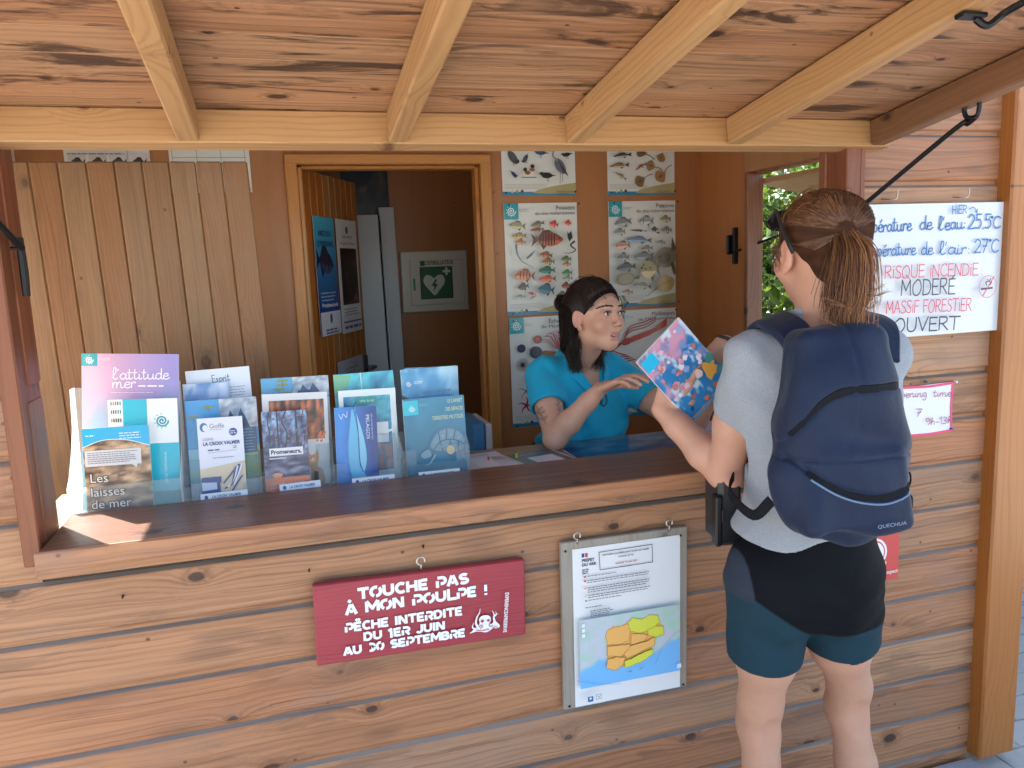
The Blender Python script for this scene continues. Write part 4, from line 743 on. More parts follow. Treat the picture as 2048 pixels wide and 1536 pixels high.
poster(P2[0] + .003, P2[1], zz(830, 1280), zz(619, 1280), yb, 'poster of a long red squid and shells, lowest in the right column', molluscs)
def strip_fish(p, w, h):
    for k in range(4): p.rect(w * (.04 + .24 * k), .012, w * (.25 + .24 * k), .075, (206, 206, 208)); fish(p, w * (.15 + .24 * k), .042, .05, .03, (58, 60, 66), 4)
    p.greek(w * .05, h - .05, w * .9, 8, .02, .004, (130, 132, 138))
def chart(p, w, h):
    for k in range(8): p.stroke([(w * .04, .03 + .03 * k), (w * .96, .03 + .03 * k)], .0014, (120, 118, 126))
    for k in range(4): p.stroke([(w * (.04 + .3 * k), .02), (w * (.04 + .3 * k), .26)], .0014, (120, 118, 126))
za = at(215, 327, 'y', yb)[2]
poster(at(128, 315, 'y', yb)[0], at(300, 315, 'y', yb)[0], za - .04, za + .22, yb, 'white strip of four dark fish drawings above the leaning shutter leaf', strip_fish, bottom=False)
poster(at(338, 315, 'y', yb)[0], at(499, 315, 'y', yb)[0], za - .10, za + .2, yb, 'pale lined chart peeking out above and right of the shutter leaf', chart, bottom=False)
# posters on the open door
dfp = dH + V(0, 0, 0) - dn * .0035
if dn[1] > 0: dn = -dn
def door_poster(tl, w_, zt, zb, label, draw):
    base = dH + dn * (.0 + .004)
    p = Print(base + du * tl + V(0, 0, zb), du, (0, 0, 1), w_, zt - zb); s = sheet('poster', p, .001, M['paper'], label, 'poster', 'posters on the open inner door'); draw(p, p.w, p.h); p.build(s, 'artwork', M['gloss']); return s
def d1(p, w, h):
    p.grid(0, 0, w, h, 6, 24, lambda a, b: mixc((24, 66, 138), (70, 176, 206), b * 1.3 - .25)); p.text('AIMEZ-VOUS', w / 2, h - .075, .03, (24, 46, 92), 'c', .03, width=w * .62); p.text('LE POISSON PARC', w / 2, h - .115, .03, (24, 46, 92), 'c', .03, width=w * .8)
    fish(p, w * .42, h * .62, w * .85, h * .22, (36, 44, 74), -8, -1, 3); p.greek(w * .1, h * .36, w * .92, 3, .014, .005, (170, 200, 226)); p.text('Protégeons-le', w / 2, h * .24, .024, (225, 235, 245), 'c', .02, width=w * .8); p.rect(0, 0, w, h * .2, (214, 218, 226)); p.ell(w / 2, h * .14, .014, .02, (48, 84, 140), 12); p.greek(w * .2, h * .045, w * .85, 2, .012, .007, (60, 84, 130))
def d2(p, w, h):
    p.rect(0, 0, w, h, (222, 224, 226)); p.ell(w * .5, h * .91, .016, .016, (70, 74, 80), 10); p.text('exposition', w / 2, h * .84, .02, (84, 88, 94), 'c', width=w * .5); p.text('le grand bleu', w / 2, h * .78, .02, (84, 88, 94), 'c', width=w * .72)
    p.grid(w * .1, h * .25, w * .92, h * .75, 10, 20, lambda a, b: mixc((14, 14, 20), (150, 52, 96), 2.2 * vnoise(a * 4, b * 5, 9) - .5)); p.greek(w * .12, h * .21, w * .9, 3, .012, .004, (120, 124, 134)); p.rect(w * .05, h * .09, w * .95, h * .105, (52, 90, 150)); p.greek(w * .08, h * .05, w * .92, 1, .01, .012, (84, 96, 130))
def d3(p, w, h):
    p.rect(0, 0, w, h, (186, 192, 198)); p.text('PETITS GESTES DE BON SENS', w / 2, h * .62, .03, (62, 66, 72), 'c', .03, width=w * .86); p.greek(w * .25, h * .9, w * .8, 4, .016, .006, (110, 140, 120)); p.greek(w * .12, h * .55, w * .9, 4, .012, .004, (130, 136, 142))
    for k, c in enumerate(((60, 110, 72), (120, 60, 90), (40, 50, 48), (70, 96, 60))): p.ell(w * (.18 + .2 * k), h * (.3 + .04 * (k % 2)), w * .08, h * .09, c, 12)
TZ = lambda a, b: at(a, b, 'y', 1.6)[2]
door_poster(.05, .21, 1.80, 1.335, 'narrow blue poster of a dark grouper, nearest the hinge on the open door', d1); door_poster(.285, .24, 1.80, 1.325, 'white poster with a black and pink photo on the open door, beside the blue one', d2); door_poster(.20, .30, 1.215, .80, 'grey and white leaflet sheet low on the open door', d3)
poster(.34, .58, 1.72, 2.16, 2.395, 'dark blue poster in the shade of the rear room above the open door', lambda p, w, h: p.grid(0, 0, w, h, 14, 16, lambda a, b: mixc((20, 34, 54), (92, 84, 60), 1.4 * vnoise(a * 3, b * 9, 4))), group=None, bottom=False)
# ---------------------------------------------------------------- rear room
def defib():
    y = 2.36; tl, tr, bl = at(800, 504, 'y', y), at(933, 497, 'y', y), at(807, 626, 'y', y); w = np.linalg.norm(tr - tl); h = np.linalg.norm(tl - bl); p = Print(bl, (1, 0, .0), (0, 0, 1), w, h)
    m = plain('cream_enamel', (.66, .64, .56), .35, 0, .02); mb = MB(); mb.board(p.P(w / 2, h / 2, -.024), (w, h, .05), (p.u, p.v, p.n), bev=.004); s = mb.build('defibrillator_cabinet', m)
    tag(s, 'cream wall cabinet with a green heart and lightning defibrillator sign in the rear room', 'cabinet')
    mb = MB(); mb.board(p.P(w * .53, h * .48, .004), (w * .80, h * .74, .012), (p.u, p.v, p.n), bev=.003); d = mb.build('door', m, s)
    mb = MB(); mb.board(p.P(w * .18, h * .46, .012), (.012, h * .2, .012), (p.u, p.v, p.n), bev=.003); mb.build('handle', plain('green_plastic', (.1, .35, .16), .4), d)
    p.z = .0112; G = (26, 96, 62); p.rect(w * .27, h * .21, w * .76, h * .74, (30, 42, 38)); p.rect(w * .285, h * .225, w * .745, h * .725, G); c = (w * .48, h * .44); r = w * .16
    p.poly([(c[0] + r * q[0], c[1] + r * q[1]) for q in spline([(0, .62), (.3, .86), (.72, .92), (1, .55), (.9, .05), (.45, -.5), (0, -.95), (-.45, -.5), (-.9, .05), (-1, .55), (-.72, .92), (-.3, .86)], 4, True)], (206, 214, 204)); p.poly([(c[0] + r * a, c[1] + r * b) for a, b in ((.1, .5), (-.3, -.08), (-.02, -.1), (-.12, -.6), (.34, .08), (.06, .1), (.3, .5))], G)
    k = (w * .67, h * .66); p.rect(k[0] - .02, k[1] - .006, k[0] + .02, k[1] + .006, (214, 220, 212)); p.rect(k[0] - .006, k[1] - .02, k[0] + .006, k[1] + .02, (214, 220, 212)); p.rect(w * .28, h * .76, w * .35, h * .84, (40, 80, 60)); p.text('DEFIBRILLATEUR', w * .36, h * .775, .03, (80, 84, 80), 'l', .02, width=w * .42)
    p.build(s, 'emblem')
defib()
for lab, x0, x1, zt, y0, y1 in (('white panel leaning at the back of the rear room, half hidden by the door', .36, .50, 1.80, 2.12, 2.26), ('narrow white panel with a folded edge leaning next to the cabinet', .515, .592, 1.84, 2.22, 2.33)):
    dv = unit((0, y1 - y0, zt)); mb = MB(); c = V((x0 + x1) / 2, (y0 + y1) / 2, zt / 2 + .06); mb.board(c, (x1 - x0, zt, .012), (X, dv, np.cross(X, dv)), bev=.002)
    if x0 > .5: mb.board(c + V(-.036, -.03, -.02), (.012, zt * .97, .06), (X, dv, np.cross(X, dv)), bev=.003)
    tag(mb.build('white_panel', plain('white_laminate', (.60, .63, .66), .4, 0, .02)), lab, 'panel')
# two file boxes standing on the counter end by the doorway
for lab, px0, px1, c in (('blue file box standing at the foot of the doorway', 944, 968, (.03, .16, .32)), ('pale grey file box next to the blue one by the doorway', 969, 983, (.42, .40, .44))):
    a, b = at(px0, 886, 'y', .62), at(px1, 886, 'y', .62); zt = at(px0, 846, 'y', .62)[2]; mb = MB(); mb.board(((a[0] + b[0]) / 2, .70, (zt + .78) / 2), (b[0] - a[0] - .002, .2, zt - .78), bev=.003); mb.ball(((a[0] + b[0]) / 2, .6, zt - .09), (.006, .003, .006)); tag(mb.build('file_box', plain('box_card', c, .55)), lab, 'file box')
mb = MB(); mb.board((.48, .70, .765), (.30, .3, .03), bev=.003); tag(mb.build('low_shelf', M['ply']), 'low plywood shelf behind the counter under the file boxes', 'shelf')
# ---------------------------------------------------------------- brochure racks on the counter
ZC = 1.027
def flat_item(name, tl, tr, bl_y, y, lean, label, cat, draw, group='leaflets in the brochure racks', t=.004, mat='gloss', yaw=0.0, zb=None):
    """a leaflet standing in a rack: top corners as photo pixels, bottom edge at height zb, y = depth of its top edge, lean back = lean"""
    a = at(*tl, 'y', y); b = at(*tr, 'y', y + yaw); u = b - a; w = np.linalg.norm(u); u = unit(u)
    zb = ZC + .01 if zb is None else zb
    v = unit(np.cross(np.cross(u, (0, 1, 0)) * 0 + V(0, 0, 1), u) * 0 + V(0, math.sin(lean), math.cos(lean))); rz = random.uniform(-.022, .022); u = unit(u + V(0, 0, rz)); v = unit(v - u * (v @ u)); h = (a[2] - zb) / v[2]
    p = Print(a - v * h, u, v, w, h, .0002); s = sheet(name, p, t, M['paper'], label, cat, group); draw(p, w, h); p.build(s, 'cover', M[mat]); return s
SW = (236, 246, 246)
def sea(c0, c1, sd, n=5, amp=.8): return lambda a, b: mixc(c0, c1, .5 + amp * vnoise(a * n, b * n * 1.6, sd) + (b - .5) * .6)
def pines(p, w, h, y0, y1):
    for k in range(5):
        x, y = w * random.uniform(.08, .42), y0 + (y1 - y0) * (.1 + .19 * k); p.ell(x, y, w * .09, h * .012, (140, 150, 78), 10); p.stroke([(x, y), (x + .002, y - h * .04)], .0012, (110, 96, 62))
def cliffs(p, x0, y0, x1, y1):
    p.grid(x0, y0, x1, y1, 10, 10, lambda a, b: mixc((130, 150, 172), (216, 220, 224), .5 + 1.2 * vnoise(a * 5, b * 5, 2))); W, H = x1 - x0, y1 - y0
    p.poly([(x0 + W * a, y0 + H * b) for a, b in ((.08, 0), (.14, .3), (.22, .34), (.28, .62), (.36, .4), (.46, .3), (.56, .66), (.7, .3), (.78, .0))], (58, 82, 122))
def attitude(p, w, h):
    p.grid(0, 0, w, h, 12, 20, lambda a, b: mixc(mixc((84, 196, 214), (150, 186, 214), b * 2), mixc((228, 178, 200), (158, 142, 204), a * 1.2 - .1), (b - .42) * 3 + .6 * vnoise(a * 3, b * 4, 1)))
    p.rect(0, h - .03, .036, h, TEAL); p.swirl(.018, h - .015, .011, SW); p.greek(.038, h - .011, .066, 2, .004, .0012, (240, 230, 240)); C = (246, 240, 248)
    lettering(p, {**HW, 'A': HW['a']}, "l'attitude", (w * .31, h - .062), (w * .9, h - .061), .027, .0026, C); lettering(p, HW, 'mer', (w * .31, h - .083), (w * .56, h - .082), .027, .0026, C); p.greek(w * .58, h - .078, w * .88, 1, .01, .004, C); p.greek(w * .3, h - .094, w * .86, 1, .01, .0015, C)
    p.text('Donner', w * .06, h * .42, .0125, (232, 246, 250)); p.text('à la mer', w * .06, h * .365, .0125, (232, 246, 250)); p.text('sa place', w * .06, h * .47, .0125, (200, 236, 244))
def spiral_book(p, w, h):
    p.rect(0, 0, w, h, (40, 186, 208)); p.rect(0, 0, w * .21, h, (240, 240, 232))
    for k in range(10):
        p.z += p.gap
        for j in range(5): p.rect(w * (.04 + .032 * j), h * (.94 - .09 * k), w * (.058 + .032 * j), h * (.98 - .09 * k), random.choice(((90, 70, 60), (60, 130, 140), (120, 116, 104), (226, 130, 90))), up=False)
    p.rect(w * .56, h * .52, w, h, (236, 240, 240)); p.swirl(w * .77, h * .76, w * .115, TEAL, .22); p.text('DANS', w * .31, h * .52, .016, (238, 250, 250), rot=90, bold=.03); p.text('PARC', w * .44, h * .45, .013, (238, 250, 250), rot=90, bold=.02); p.text('parcs nationaux', w * .82, h * .08, .012, (190, 238, 244), rot=90)
def laisses(p, w, h):
    p.grid(0, 0, w, h, 22, 44, lambda a, b: mixc((78, 56, 42), (214, 180, 140), .5 + .9 * vnoise(a * 3 + b, b * 16, 3) + .3 * vnoise(a * 12, b * 30, 8)))
    p.poly([(0, h)] + [(0, h * .80)] + list(spline([(0, h * .80), (w * .3, h * .865), (w * .65, h * .855), (w, h * .78)], 5)) + [(w, h)], (20, 176, 224)); p.stroke(spline([(0, h * .80), (w * .3, h * .865), (w * .65, h * .855), (w, h * .78)], 5), .0015, (236, 244, 246)); p.greek(w * .05, h * .92, w * .2, 1, .01, .002, (220, 240, 250)); p.greek(w * .55, h * .93, w * .9, 3, .006, .0022, (210, 236, 246))
    p.rect(w * .02, h * .59, w * .86, h * .76, (214, 216, 220)); p.poly([(w * .7, h * .595), (w * .8, h * .595), (w * .78, h * .55)], (214, 216, 220)); p.greek(w * .06, h * .735, w * .82, 6, h * .022, .0016, (120, 124, 132))
    for t, y in (('Les', .42), ('laisses', .27), ('de mer', .14)):
        p.text(t, w * .07, h * y, .029, (40, 34, 30), bold=.06); p.text(t, w * .07, h * y, .029, (236, 232, 226), bold=.0)
def esprit(p, w, h):
    p.grid(0, 0, w, h, 6, 8, lambda a, b: mixc((186, 200, 234), (226, 234, 246), b)); lettering(p, HW, 'Esprit', (w * .4, h - .034), (w * .68, h - .032), .018, .0017, (30, 100, 140)); p.poly([(w * .38, h - .042), (w * .46, h - .036), (w * .56, h - .037), (w * .5, h - .047)], (40, 160, 190)); p.text('Esprit', w * .4, h - .026, .018, (44, 110, 150), shear=.2) if 0 else None
    p.greek(w * .66, h - .05, w * .92, 4, .007, .0016, (110, 120, 150)); p.rect(w * .6, 0, w, h * .64, (60, 120, 70)); p.ell(w * .85, h * .62, w * .1, h * .03, (80, 150, 70), 12)
def skyfly(p, w, h): p.grid(0, 0, w, h, 12, 18, lambda a, b: mixc((88, 134, 196), (214, 222, 240), (b - .72) * 1.5 + .9 * vnoise(a * 3, b * 7, 4)))
def trail(p, w, h):
    p.grid(0, 0, w, h, 8, 24, lambda a, b: mixc((120, 178, 222), (70, 160, 220), b * 1.2 - .1)); pines(p, w, h, h * .5, h); cliffs(p, w * .47, h * .7, w, h); p.grid(0, h * .18, w, h * .52, 14, 10, lambda a, b: mixc((160, 190, 140), (150, 204, 226), .5 + .5 * math.sin(a * 4 + b) + .7 * vnoise(a * 6, b * 6, 6))); p.rect(w * .72, h * .44, w * .97, h * .7, (70, 108, 150)); p.greek(w * .74, h * .68, w * .95, 8, h * .03, .002, (140, 170, 200)); p.rect(0, 0, w, h * .18, (224, 232, 240))
def timetable(p, w, h):
    p.rect(0, 0, w, h, (222, 226, 240)); p.poly([(0, 0), (w, 0), (w, h * .5), (0, h * .43)], (208, 196, 172)); N = (44, 78, 136); p.ell(w * .14, h * .90, .009, .011, (60, 110, 170), 14); p.ell(w * .17, h * .89, .006, .008, (222, 226, 240), 12); p.text('Golfe', w * .26, h * .885, .0155, (110, 116, 132)); p.greek(w * .27, h * .868, w * .58, 1, .01, .0014, (150, 156, 170)); p.ell(w * .78, h * .83, .0095, .0095, N, 18); p.greek(w * .71, h * .84, w * .85, 2, .005, .002, (190, 206, 232))
    p.text('LIGNE', w * .1, h * .75, .0088, (130, 138, 156)); p.text('LA CROIX VALMER', w * .1, h * .695, .0115, N, bold=.03, width=w * .82); p.greek(w * .2, h * .64, w * .5, 1, .01, .003, N); p.stroke([(w * .2, h * .61), (w * .82, h * .625)], .0008, (150, 156, 170)); p.greek(w * .3, h * .55, w * .8, 1, .01, .0014, (110, 120, 140)); p.greek(w * .76, h * .67, w * .86, 2, .004, .0014, (90, 96, 120))
    p.poly(arc(w * .36, h * .31, .006, .006, 0, 90, 4) + arc(w * .05, h * .31, .004, .006, 90, 180, 4) + [(0, h * .06)] + arc(w * .34, h * .08, .009, .009, -90, 0, 4), N); p.poly([(w * .02, h * .19), (w * .35, h * .20), (w * .35, h * .275), (w * .02, h * .285)], (180, 198, 222)); p.ell(w * .3, h * .08, .006, .004, (216, 224, 238), 10, 20); p.rect(w * .40, h * .27, w * .45, h * .34, N); p.stroke([(w * .5, h * .26), (w * .86, h * .46)], .0035, N); p.stroke([(w * .58, h * .1), (w * .92, h * .33)], .0035, N)
    for k in range(4): p.stroke(list(spline([(w * (.52 + .07 * k), h * (.2 + .015 * k)), (w * (.68 + .05 * k), h * (.25 + .03 * k)), (w * (.78 + .05 * k), h * (.43 + .012 * k))], 4)), .0034, (226, 230, 242) if k % 2 else N)
    p.ell(w * .82, h * .08, .009, .009, (226, 230, 242), 14); p.poly(arc(w * .82, h * .08, .009, .009, 20, 140, 6), N); p.stroke(list(spline([(w * .35, h * .02), (w * .6, h * .06), (w * .9, h * .02)], 5)), .004, (150, 164, 204))
def guide(p, w, h):
    p.rect(0, 0, w, h, (214, 222, 230)); p.rect(0, h * .8, w, h, (92, 172, 216)); pines(p, w, h, h * .8, h); cliffs(p, w * .46, h * .82, w, h)
def firebook(p, w, h):
    p.rect(0, 0, w, h, (222, 224, 228)); p.grid(w * .1, h * .52, w * .94, h * .93, 18, 16, lambda a, b: mixc((60, 40, 44), (236, 134, 84), .45 + .5 * math.sin(a * 44) * b + .7 * vnoise(a * 7, b * 4, 7) + .35 * (.6 - b)))
    O = (226, 128, 70); p.text('!!', w * .78, h * .5, .038, O, bold=.03, rot=-8, shear=.3)
    fx, fy = w * .8, h * .2; p.poly([(fx + a * w, fy + b * h) for a, b in spline([(-.08, -.14), (-.1, 0), (-.14, .1), (-.13, .2), (-.10, .16), (-.03, .17), (.01, .22), (.03, .12), (0, .04), (.08, .0), (.11, -.14)], 3, True)], (206, 150, 110)); p.ell(fx - .07 * w, fy + .11 * h, w * .035, h * .02, (232, 206, 180), 10); p.ell(fx - .09 * w, fy + .12 * h, .0015, .0015, (30, 25, 25), 6); p.poly([(fx - .06 * w, fy - .14 * h), (fx + .02 * w, fy - .14 * h), (fx + .01 * w, fy - .02 * h), (fx - .05 * w, fy)], (70, 70, 84)); p.rect(w * .6, h * .03, w * .98, h * .055, (196, 150, 130))
def walkers(p, w, h):
    p.grid(0, h * .24, w, h, 20, 30, lambda a, b: mixc((52, 62, 96), (150, 186, 226), (b - .35) * 1.0 + 1.0 * vnoise(a * 9, b * 9, 2)) if b > .38 else mixc((40, 48, 78), (150, 150, 176), .45 + .9 * vnoise(a * 3, b * 16, 4)))
    for x, b, tw in ((.34, 0, .035), (.48, .06, .03), (.76, .0, .045), (.14, .02, .02), (.9, .03, .022)): p.stroke(list(spline([(w * x, h * .56), (w * (x + b), h * .74), (w * (x - b * .6), h * .88), (w * (x + b), h)], 5)), w * tw, (44, 50, 76))
    for k in range(30): p.ell(w * random.random(), h * random.uniform(.6, .95), w * .03, h * .012, (150, 100, 110), 7, up=False)
    p.rect(w * .13, h * .49, w * .88, h * .58, (232, 234, 238)); p.text('Promeneurs,', w * .5, h * .513, .0145, (40, 46, 70), 'c', .04, width=w * .68); p.rect(w * .12, h * .455, w * .5, h * .47, (200, 206, 220)); p.rect(0, 0, w, h * .24, (222, 134, 104)); p.text('maintenant, vous le savez', w * .5, h * .165, .0075, (246, 226, 214), 'c', width=w * .74); p.greek(w * .1, h * .12, w * .9, 2, .006, .0012, (240, 206, 190), False); p.ell(w * .28, h * .27, w * .12, h * .03, (222, 160, 130), 12)
def chartbook(p, w, h):
    p.grid(0, 0, w, h, 16, 20, sea((30, 120, 170), (90, 206, 216), 3)); p.rect(w * .44, h * .72, w * .46, h, (200, 226, 232)); p.poly([(0, h * .8), (w * .2, h * .86), (w * .3, h * .98), (0, h)], (120, 190, 150))
def framed(p, w, h):
    p.rect(0, 0, w, h, (226, 236, 238)); p.grid(w * .08, h * .12, w * .9, h * .93, 14, 18, sea((24, 92, 150), (80, 190, 206), 6)); p.rrect(w * .28, h * .84, w * .66, h * .92, .004, (40, 150, 140)); p.text('cahier de mer', w * .36, h * .865, .011, (210, 240, 240), width=w * .26); p.ell(w * .76, h * .82, w * .1, h * .06, (70, 170, 190), 14); p.stroke(list(spline([(w * .1, h * .86), (w * .2, h * .8), (w * .3, h * .88)], 5)), .002, (24, 70, 110)); p.stroke(list(spline([(w * .5, h * .42), (w * .7, h * .5), (w * .95, h * .56)], 5)), .006, (220, 238, 240))
    p.rect(w * .60, h * .42, w * .84, h * .64, (222, 230, 236)); p.text('mercantour', w * .62, h * .5, .008, (110, 130, 150), width=w * .2); p.grid(w * .64, h * .14, w * .88, h * .40, 8, 8, lambda a, b: mixc((120, 130, 150), (214, 130, 110), .5 + 1.4 * vnoise(a * 3, b * 3, 11)))
def whale(p, w, h):
    p.grid(0, 0, w, h, 14, 26, lambda a, b: mixc((56, 140, 218), (40, 70, 140), a * 1.3 - .2 + .2 * vnoise(a * 4, b * 4, 2))); B = (98, 186, 226)
    p.poly([(w * a, h * b) for a, b in spline([(.42, .98), (.36, .8), (.3, .55), (.3, .3), (.4, .06), (.55, .0), (.7, .1), (.62, .22), (.54, .3), (.56, .55), (.5, .8)], 4, True)], B); p.poly([(w * a, h * b) for a, b in spline([(.48, .98), (.56, .85), (.68, .6), (.72, .36), (.64, .2), (.56, .3), (.56, .6), (.5, .85)], 4, True)], (132, 206, 232)); p.stroke(list(spline([(w * .5, h * .95), (w * .54, h * .7), (w * .55, h * .35), (w * .62, h * .2)], 5)), .0024, (36, 84, 150)); p.text('PELAGOS', w * .74, h * .9, .012, (222, 236, 246), rot=-90, width=h * .3); p.greek(w * .86, h * .9, w * .9, 20, h * .016, .0014, (170, 200, 230)); p.stroke(list(spline([(w * .1, h * .92), (w * .16, h * .86), (w * .2, h * .92), (w * .28, h * .88), (w * .3, h * .95)], 4)), .0014, (220, 236, 246))
def welcome(p, w, h):
    p.grid(0, 0, w, h, 16, 24, lambda a, b: mixc((70, 150, 200), (206, 236, 246), (b - .68) * 1.4 + .9 * vnoise(a * 3, b * 6, 5)) if b > .55 else mixc((36, 110, 160), (90, 180, 214), .5 + vnoise(a * 6, b * 12, 2))); p.poly([(0, h * .45), (0, h * .76), (w * .12, h * .72), (w * .3, h * .66), (w * .45, h * .63), (w * .58, h * .58), (w * .4, h * .55), (w * .2, h * .5)], (86, 96, 112)); p.grid(w * .0, h * .5, w * .16, h * .68, 6, 6, lambda a, b: mixc((60, 72, 90), (140, 146, 150), .5 + 1.5 * vnoise(a * 5, b * 5, 9)))
    p.swirl(w * .14, h * .86, .0085, SW); p.greek(w * .24, h * .875, w * .44, 2, .004, .0012, SW); p.text('Le parc national', w * .93, h * .76, .0128, (70, 116, 150), 'r', shear=.15); p.text('vous accueille', w * .93, h * .69, .0128, (70, 116, 150), 'r', shear=.15)
def turtle(p, w, h):
    p.grid(0, 0, w, h, 12, 18, lambda a, b: mixc((40, 124, 156), (60, 148, 182), b + .5 * vnoise(a * 3, b * 3, 2) - .3)); p.rect(0, h * .80, w * .24, h * .98, (30, 196, 216)); p.swirl(w * .14, h * .88, .0095, SW); p.greek(w * .26, h * .93, w * .4, 2, .004, .0012, (130, 190, 206)); Y = (206, 224, 190)
    for t, y, k in (('LE CARNET', .92, .25), ('DES ESPACES', .82, .29), ('TERRESTRES PROTÉGÉS', .72, .52)): p.text(t, w * .97, h * y, .014, Y, 'r', width=w * k, bold=.012)
    X = lambda a, b: (w * a, h * b)
    p.poly([X(*q) for q in spline([(.36, .36), (.42, .5), (.55, .6), (.75, .62), (.93, .54), (.99, .42), (.98, .3), (.8, .26), (.6, .28), (.45, .3)], 4, True)], (70, 122, 154))
    p.poly([X(*q) for q in spline([(.4, .4), (.47, .5), (.58, .575), (.75, .595), (.91, .52), (.96, .42), (.93, .33), (.8, .3), (.6, .32), (.47, .34)], 4, True)], (112, 156, 176))
    for q in ([(.46, .36), (.56, .44), (.72, .46), (.86, .43), (.95, .38)], [(.56, .44), (.54, .56)], [(.66, .46), (.68, .59)], [(.78, .45), (.82, .57)], [(.56, .44), (.6, .32)], [(.72, .46), (.74, .31)], [(.86, .43), (.85, .31)]): p.stroke([X(*z) for z in spline(q, 4)], .0028, (58, 104, 132))
    for a, b, r in ((.5, .44, .03), (.61, .51, .04), (.74, .52, .042), (.87, .47, .035), (.58, .38, .03), (.67, .39, .035), (.8, .38, .035)): p.ell(*X(a, b), w * r * .6, h * r * .34, (142, 178, 186), 8, 20)
    p.ell(*X(.72, .33), w * .07, h * .06, (216, 196, 160), 12); p.poly([X(*q) for q in spline([(.36, .36), (.28, .34), (.22, .3), (.28, .25), (.4, .28)], 3, True)], (120, 164, 184)); p.stroke([X(*q) for q in spline([(.46, .28), (.36, .18), (.28, .17)], 4)], .006, (130, 176, 192), taper=True); p.stroke([X(*q) for q in spline([(.9, .28), (.96, .18), (.98, .12)], 4)], .006, (110, 156, 178), taper=True); p.greek(w * .6, h * .09, w * .84, 3, .006, .003, (110, 190, 150))
def lean_(d): return rad(d)
GRP = 'leaflets in the brochure racks'
I = flat_item
I('brochure', (163, 707), (357, 707), 0, .335, .12, 'large pale pink and violet brochure titled in thin round letters, tallest in the left rack', 'brochure', attitude, yaw=-.03, t=.005)
I('brochure', (215, 800), (355, 797), 0, .262, .10, 'turquoise booklet with a white corner and swirl, middle of the left rack', 'brochure', spiral_book, yaw=-.012, zb=1.085)
I('brochure', (163, 858), (297, 850), 0, .205, .08, 'leaflet with driftwood photo under a bright blue arch, front of the left rack', 'brochure', laisses, yaw=0)
I('brochure', (370, 743), (498, 733), 0, .355, .12, 'pale bluish sheet with a small script emblem, tallest of the second rack', 'brochure', esprit, t=.002)
I('brochure', (365, 769), (458, 764), 0, .33, .11, 'blue sky and cloud leaflet, left behind the pine trail brochure', 'brochure', skyfly, t=.003)
I('brochure', (369, 803), (512, 795), 0, .285, .10, 'light blue brochure with umbrella pines and cliffs behind the white timetable', 'brochure', trail, t=.005)
I('brochure', (393, 838), (484, 833), 0, .215, .09, 'slim white timetable leaflet with a blue bus and striped deckchair', 'brochure', timetable, t=.006)
I('brochure', (521, 758), (656, 752), 0, .345, .12, 'tall guide with sky, pine and rock photos, back of the third rack', 'brochure', guide, t=.008)
I('brochure', (523, 789), (654, 782), 0, .29, .10, 'white-edged booklet with a forest fire picture and a sitting fox', 'brochure', firebook, t=.006)
I('brochure', (522, 825), (612, 818), 0, .225, .09, 'leaflet of bare winter woods with an orange foot, front of the third rack', 'brochure', walkers, t=.003)
I('brochure', (666, 750), (786, 742), 0, .345, .12, 'turquoise sea chart booklet, back of the fourth rack', 'brochure', chartbook, t=.008)
I('brochure', (676, 782), (790, 773), 0, .29, .10, 'booklet with a wide white frame round an underwater picture', 'brochure', framed, t=.006)
I('brochure', (668, 816), (752, 810), 0, .235, .09, 'deep blue leaflet with a pale whale tail, front of the fourth rack', 'brochure', whale, t=.004)
for k, dz in ((2, -4), (1, -2), (0, 0)):
    I('brochure', (800 + k * 5, 740 + dz), (905 + k * 5, 733 + dz), 0, .33 + .008 * k, .11, 'sky and rocky coast brochure, frontmost copy at the back of the right rack' if k == 0 else 'edge of a coast brochure peeking out behind its frontmost copy in the right rack', 'brochure', welcome, t=.003, group=GRP if k == 0 else 'spare coast brochures behind the front copy')
I('brochure', (805, 800), (927, 790), 0, .255, .09, 'blue-green notebook with a drawn tortoise, front of the right rack', 'brochure', turtle, t=.010)
for k in (1, 2): I('brochure', (805 + k * 1, 803 - k), (918, 795 - k), 0, .266 + .008 * k, .09, 'spare tortoise notebook stacked behind the front one', 'brochure', lambda p, w, h: p.rect(0, 0, w, h, (54, 120, 146)), t=.004, group='spare tortoise notebooks')
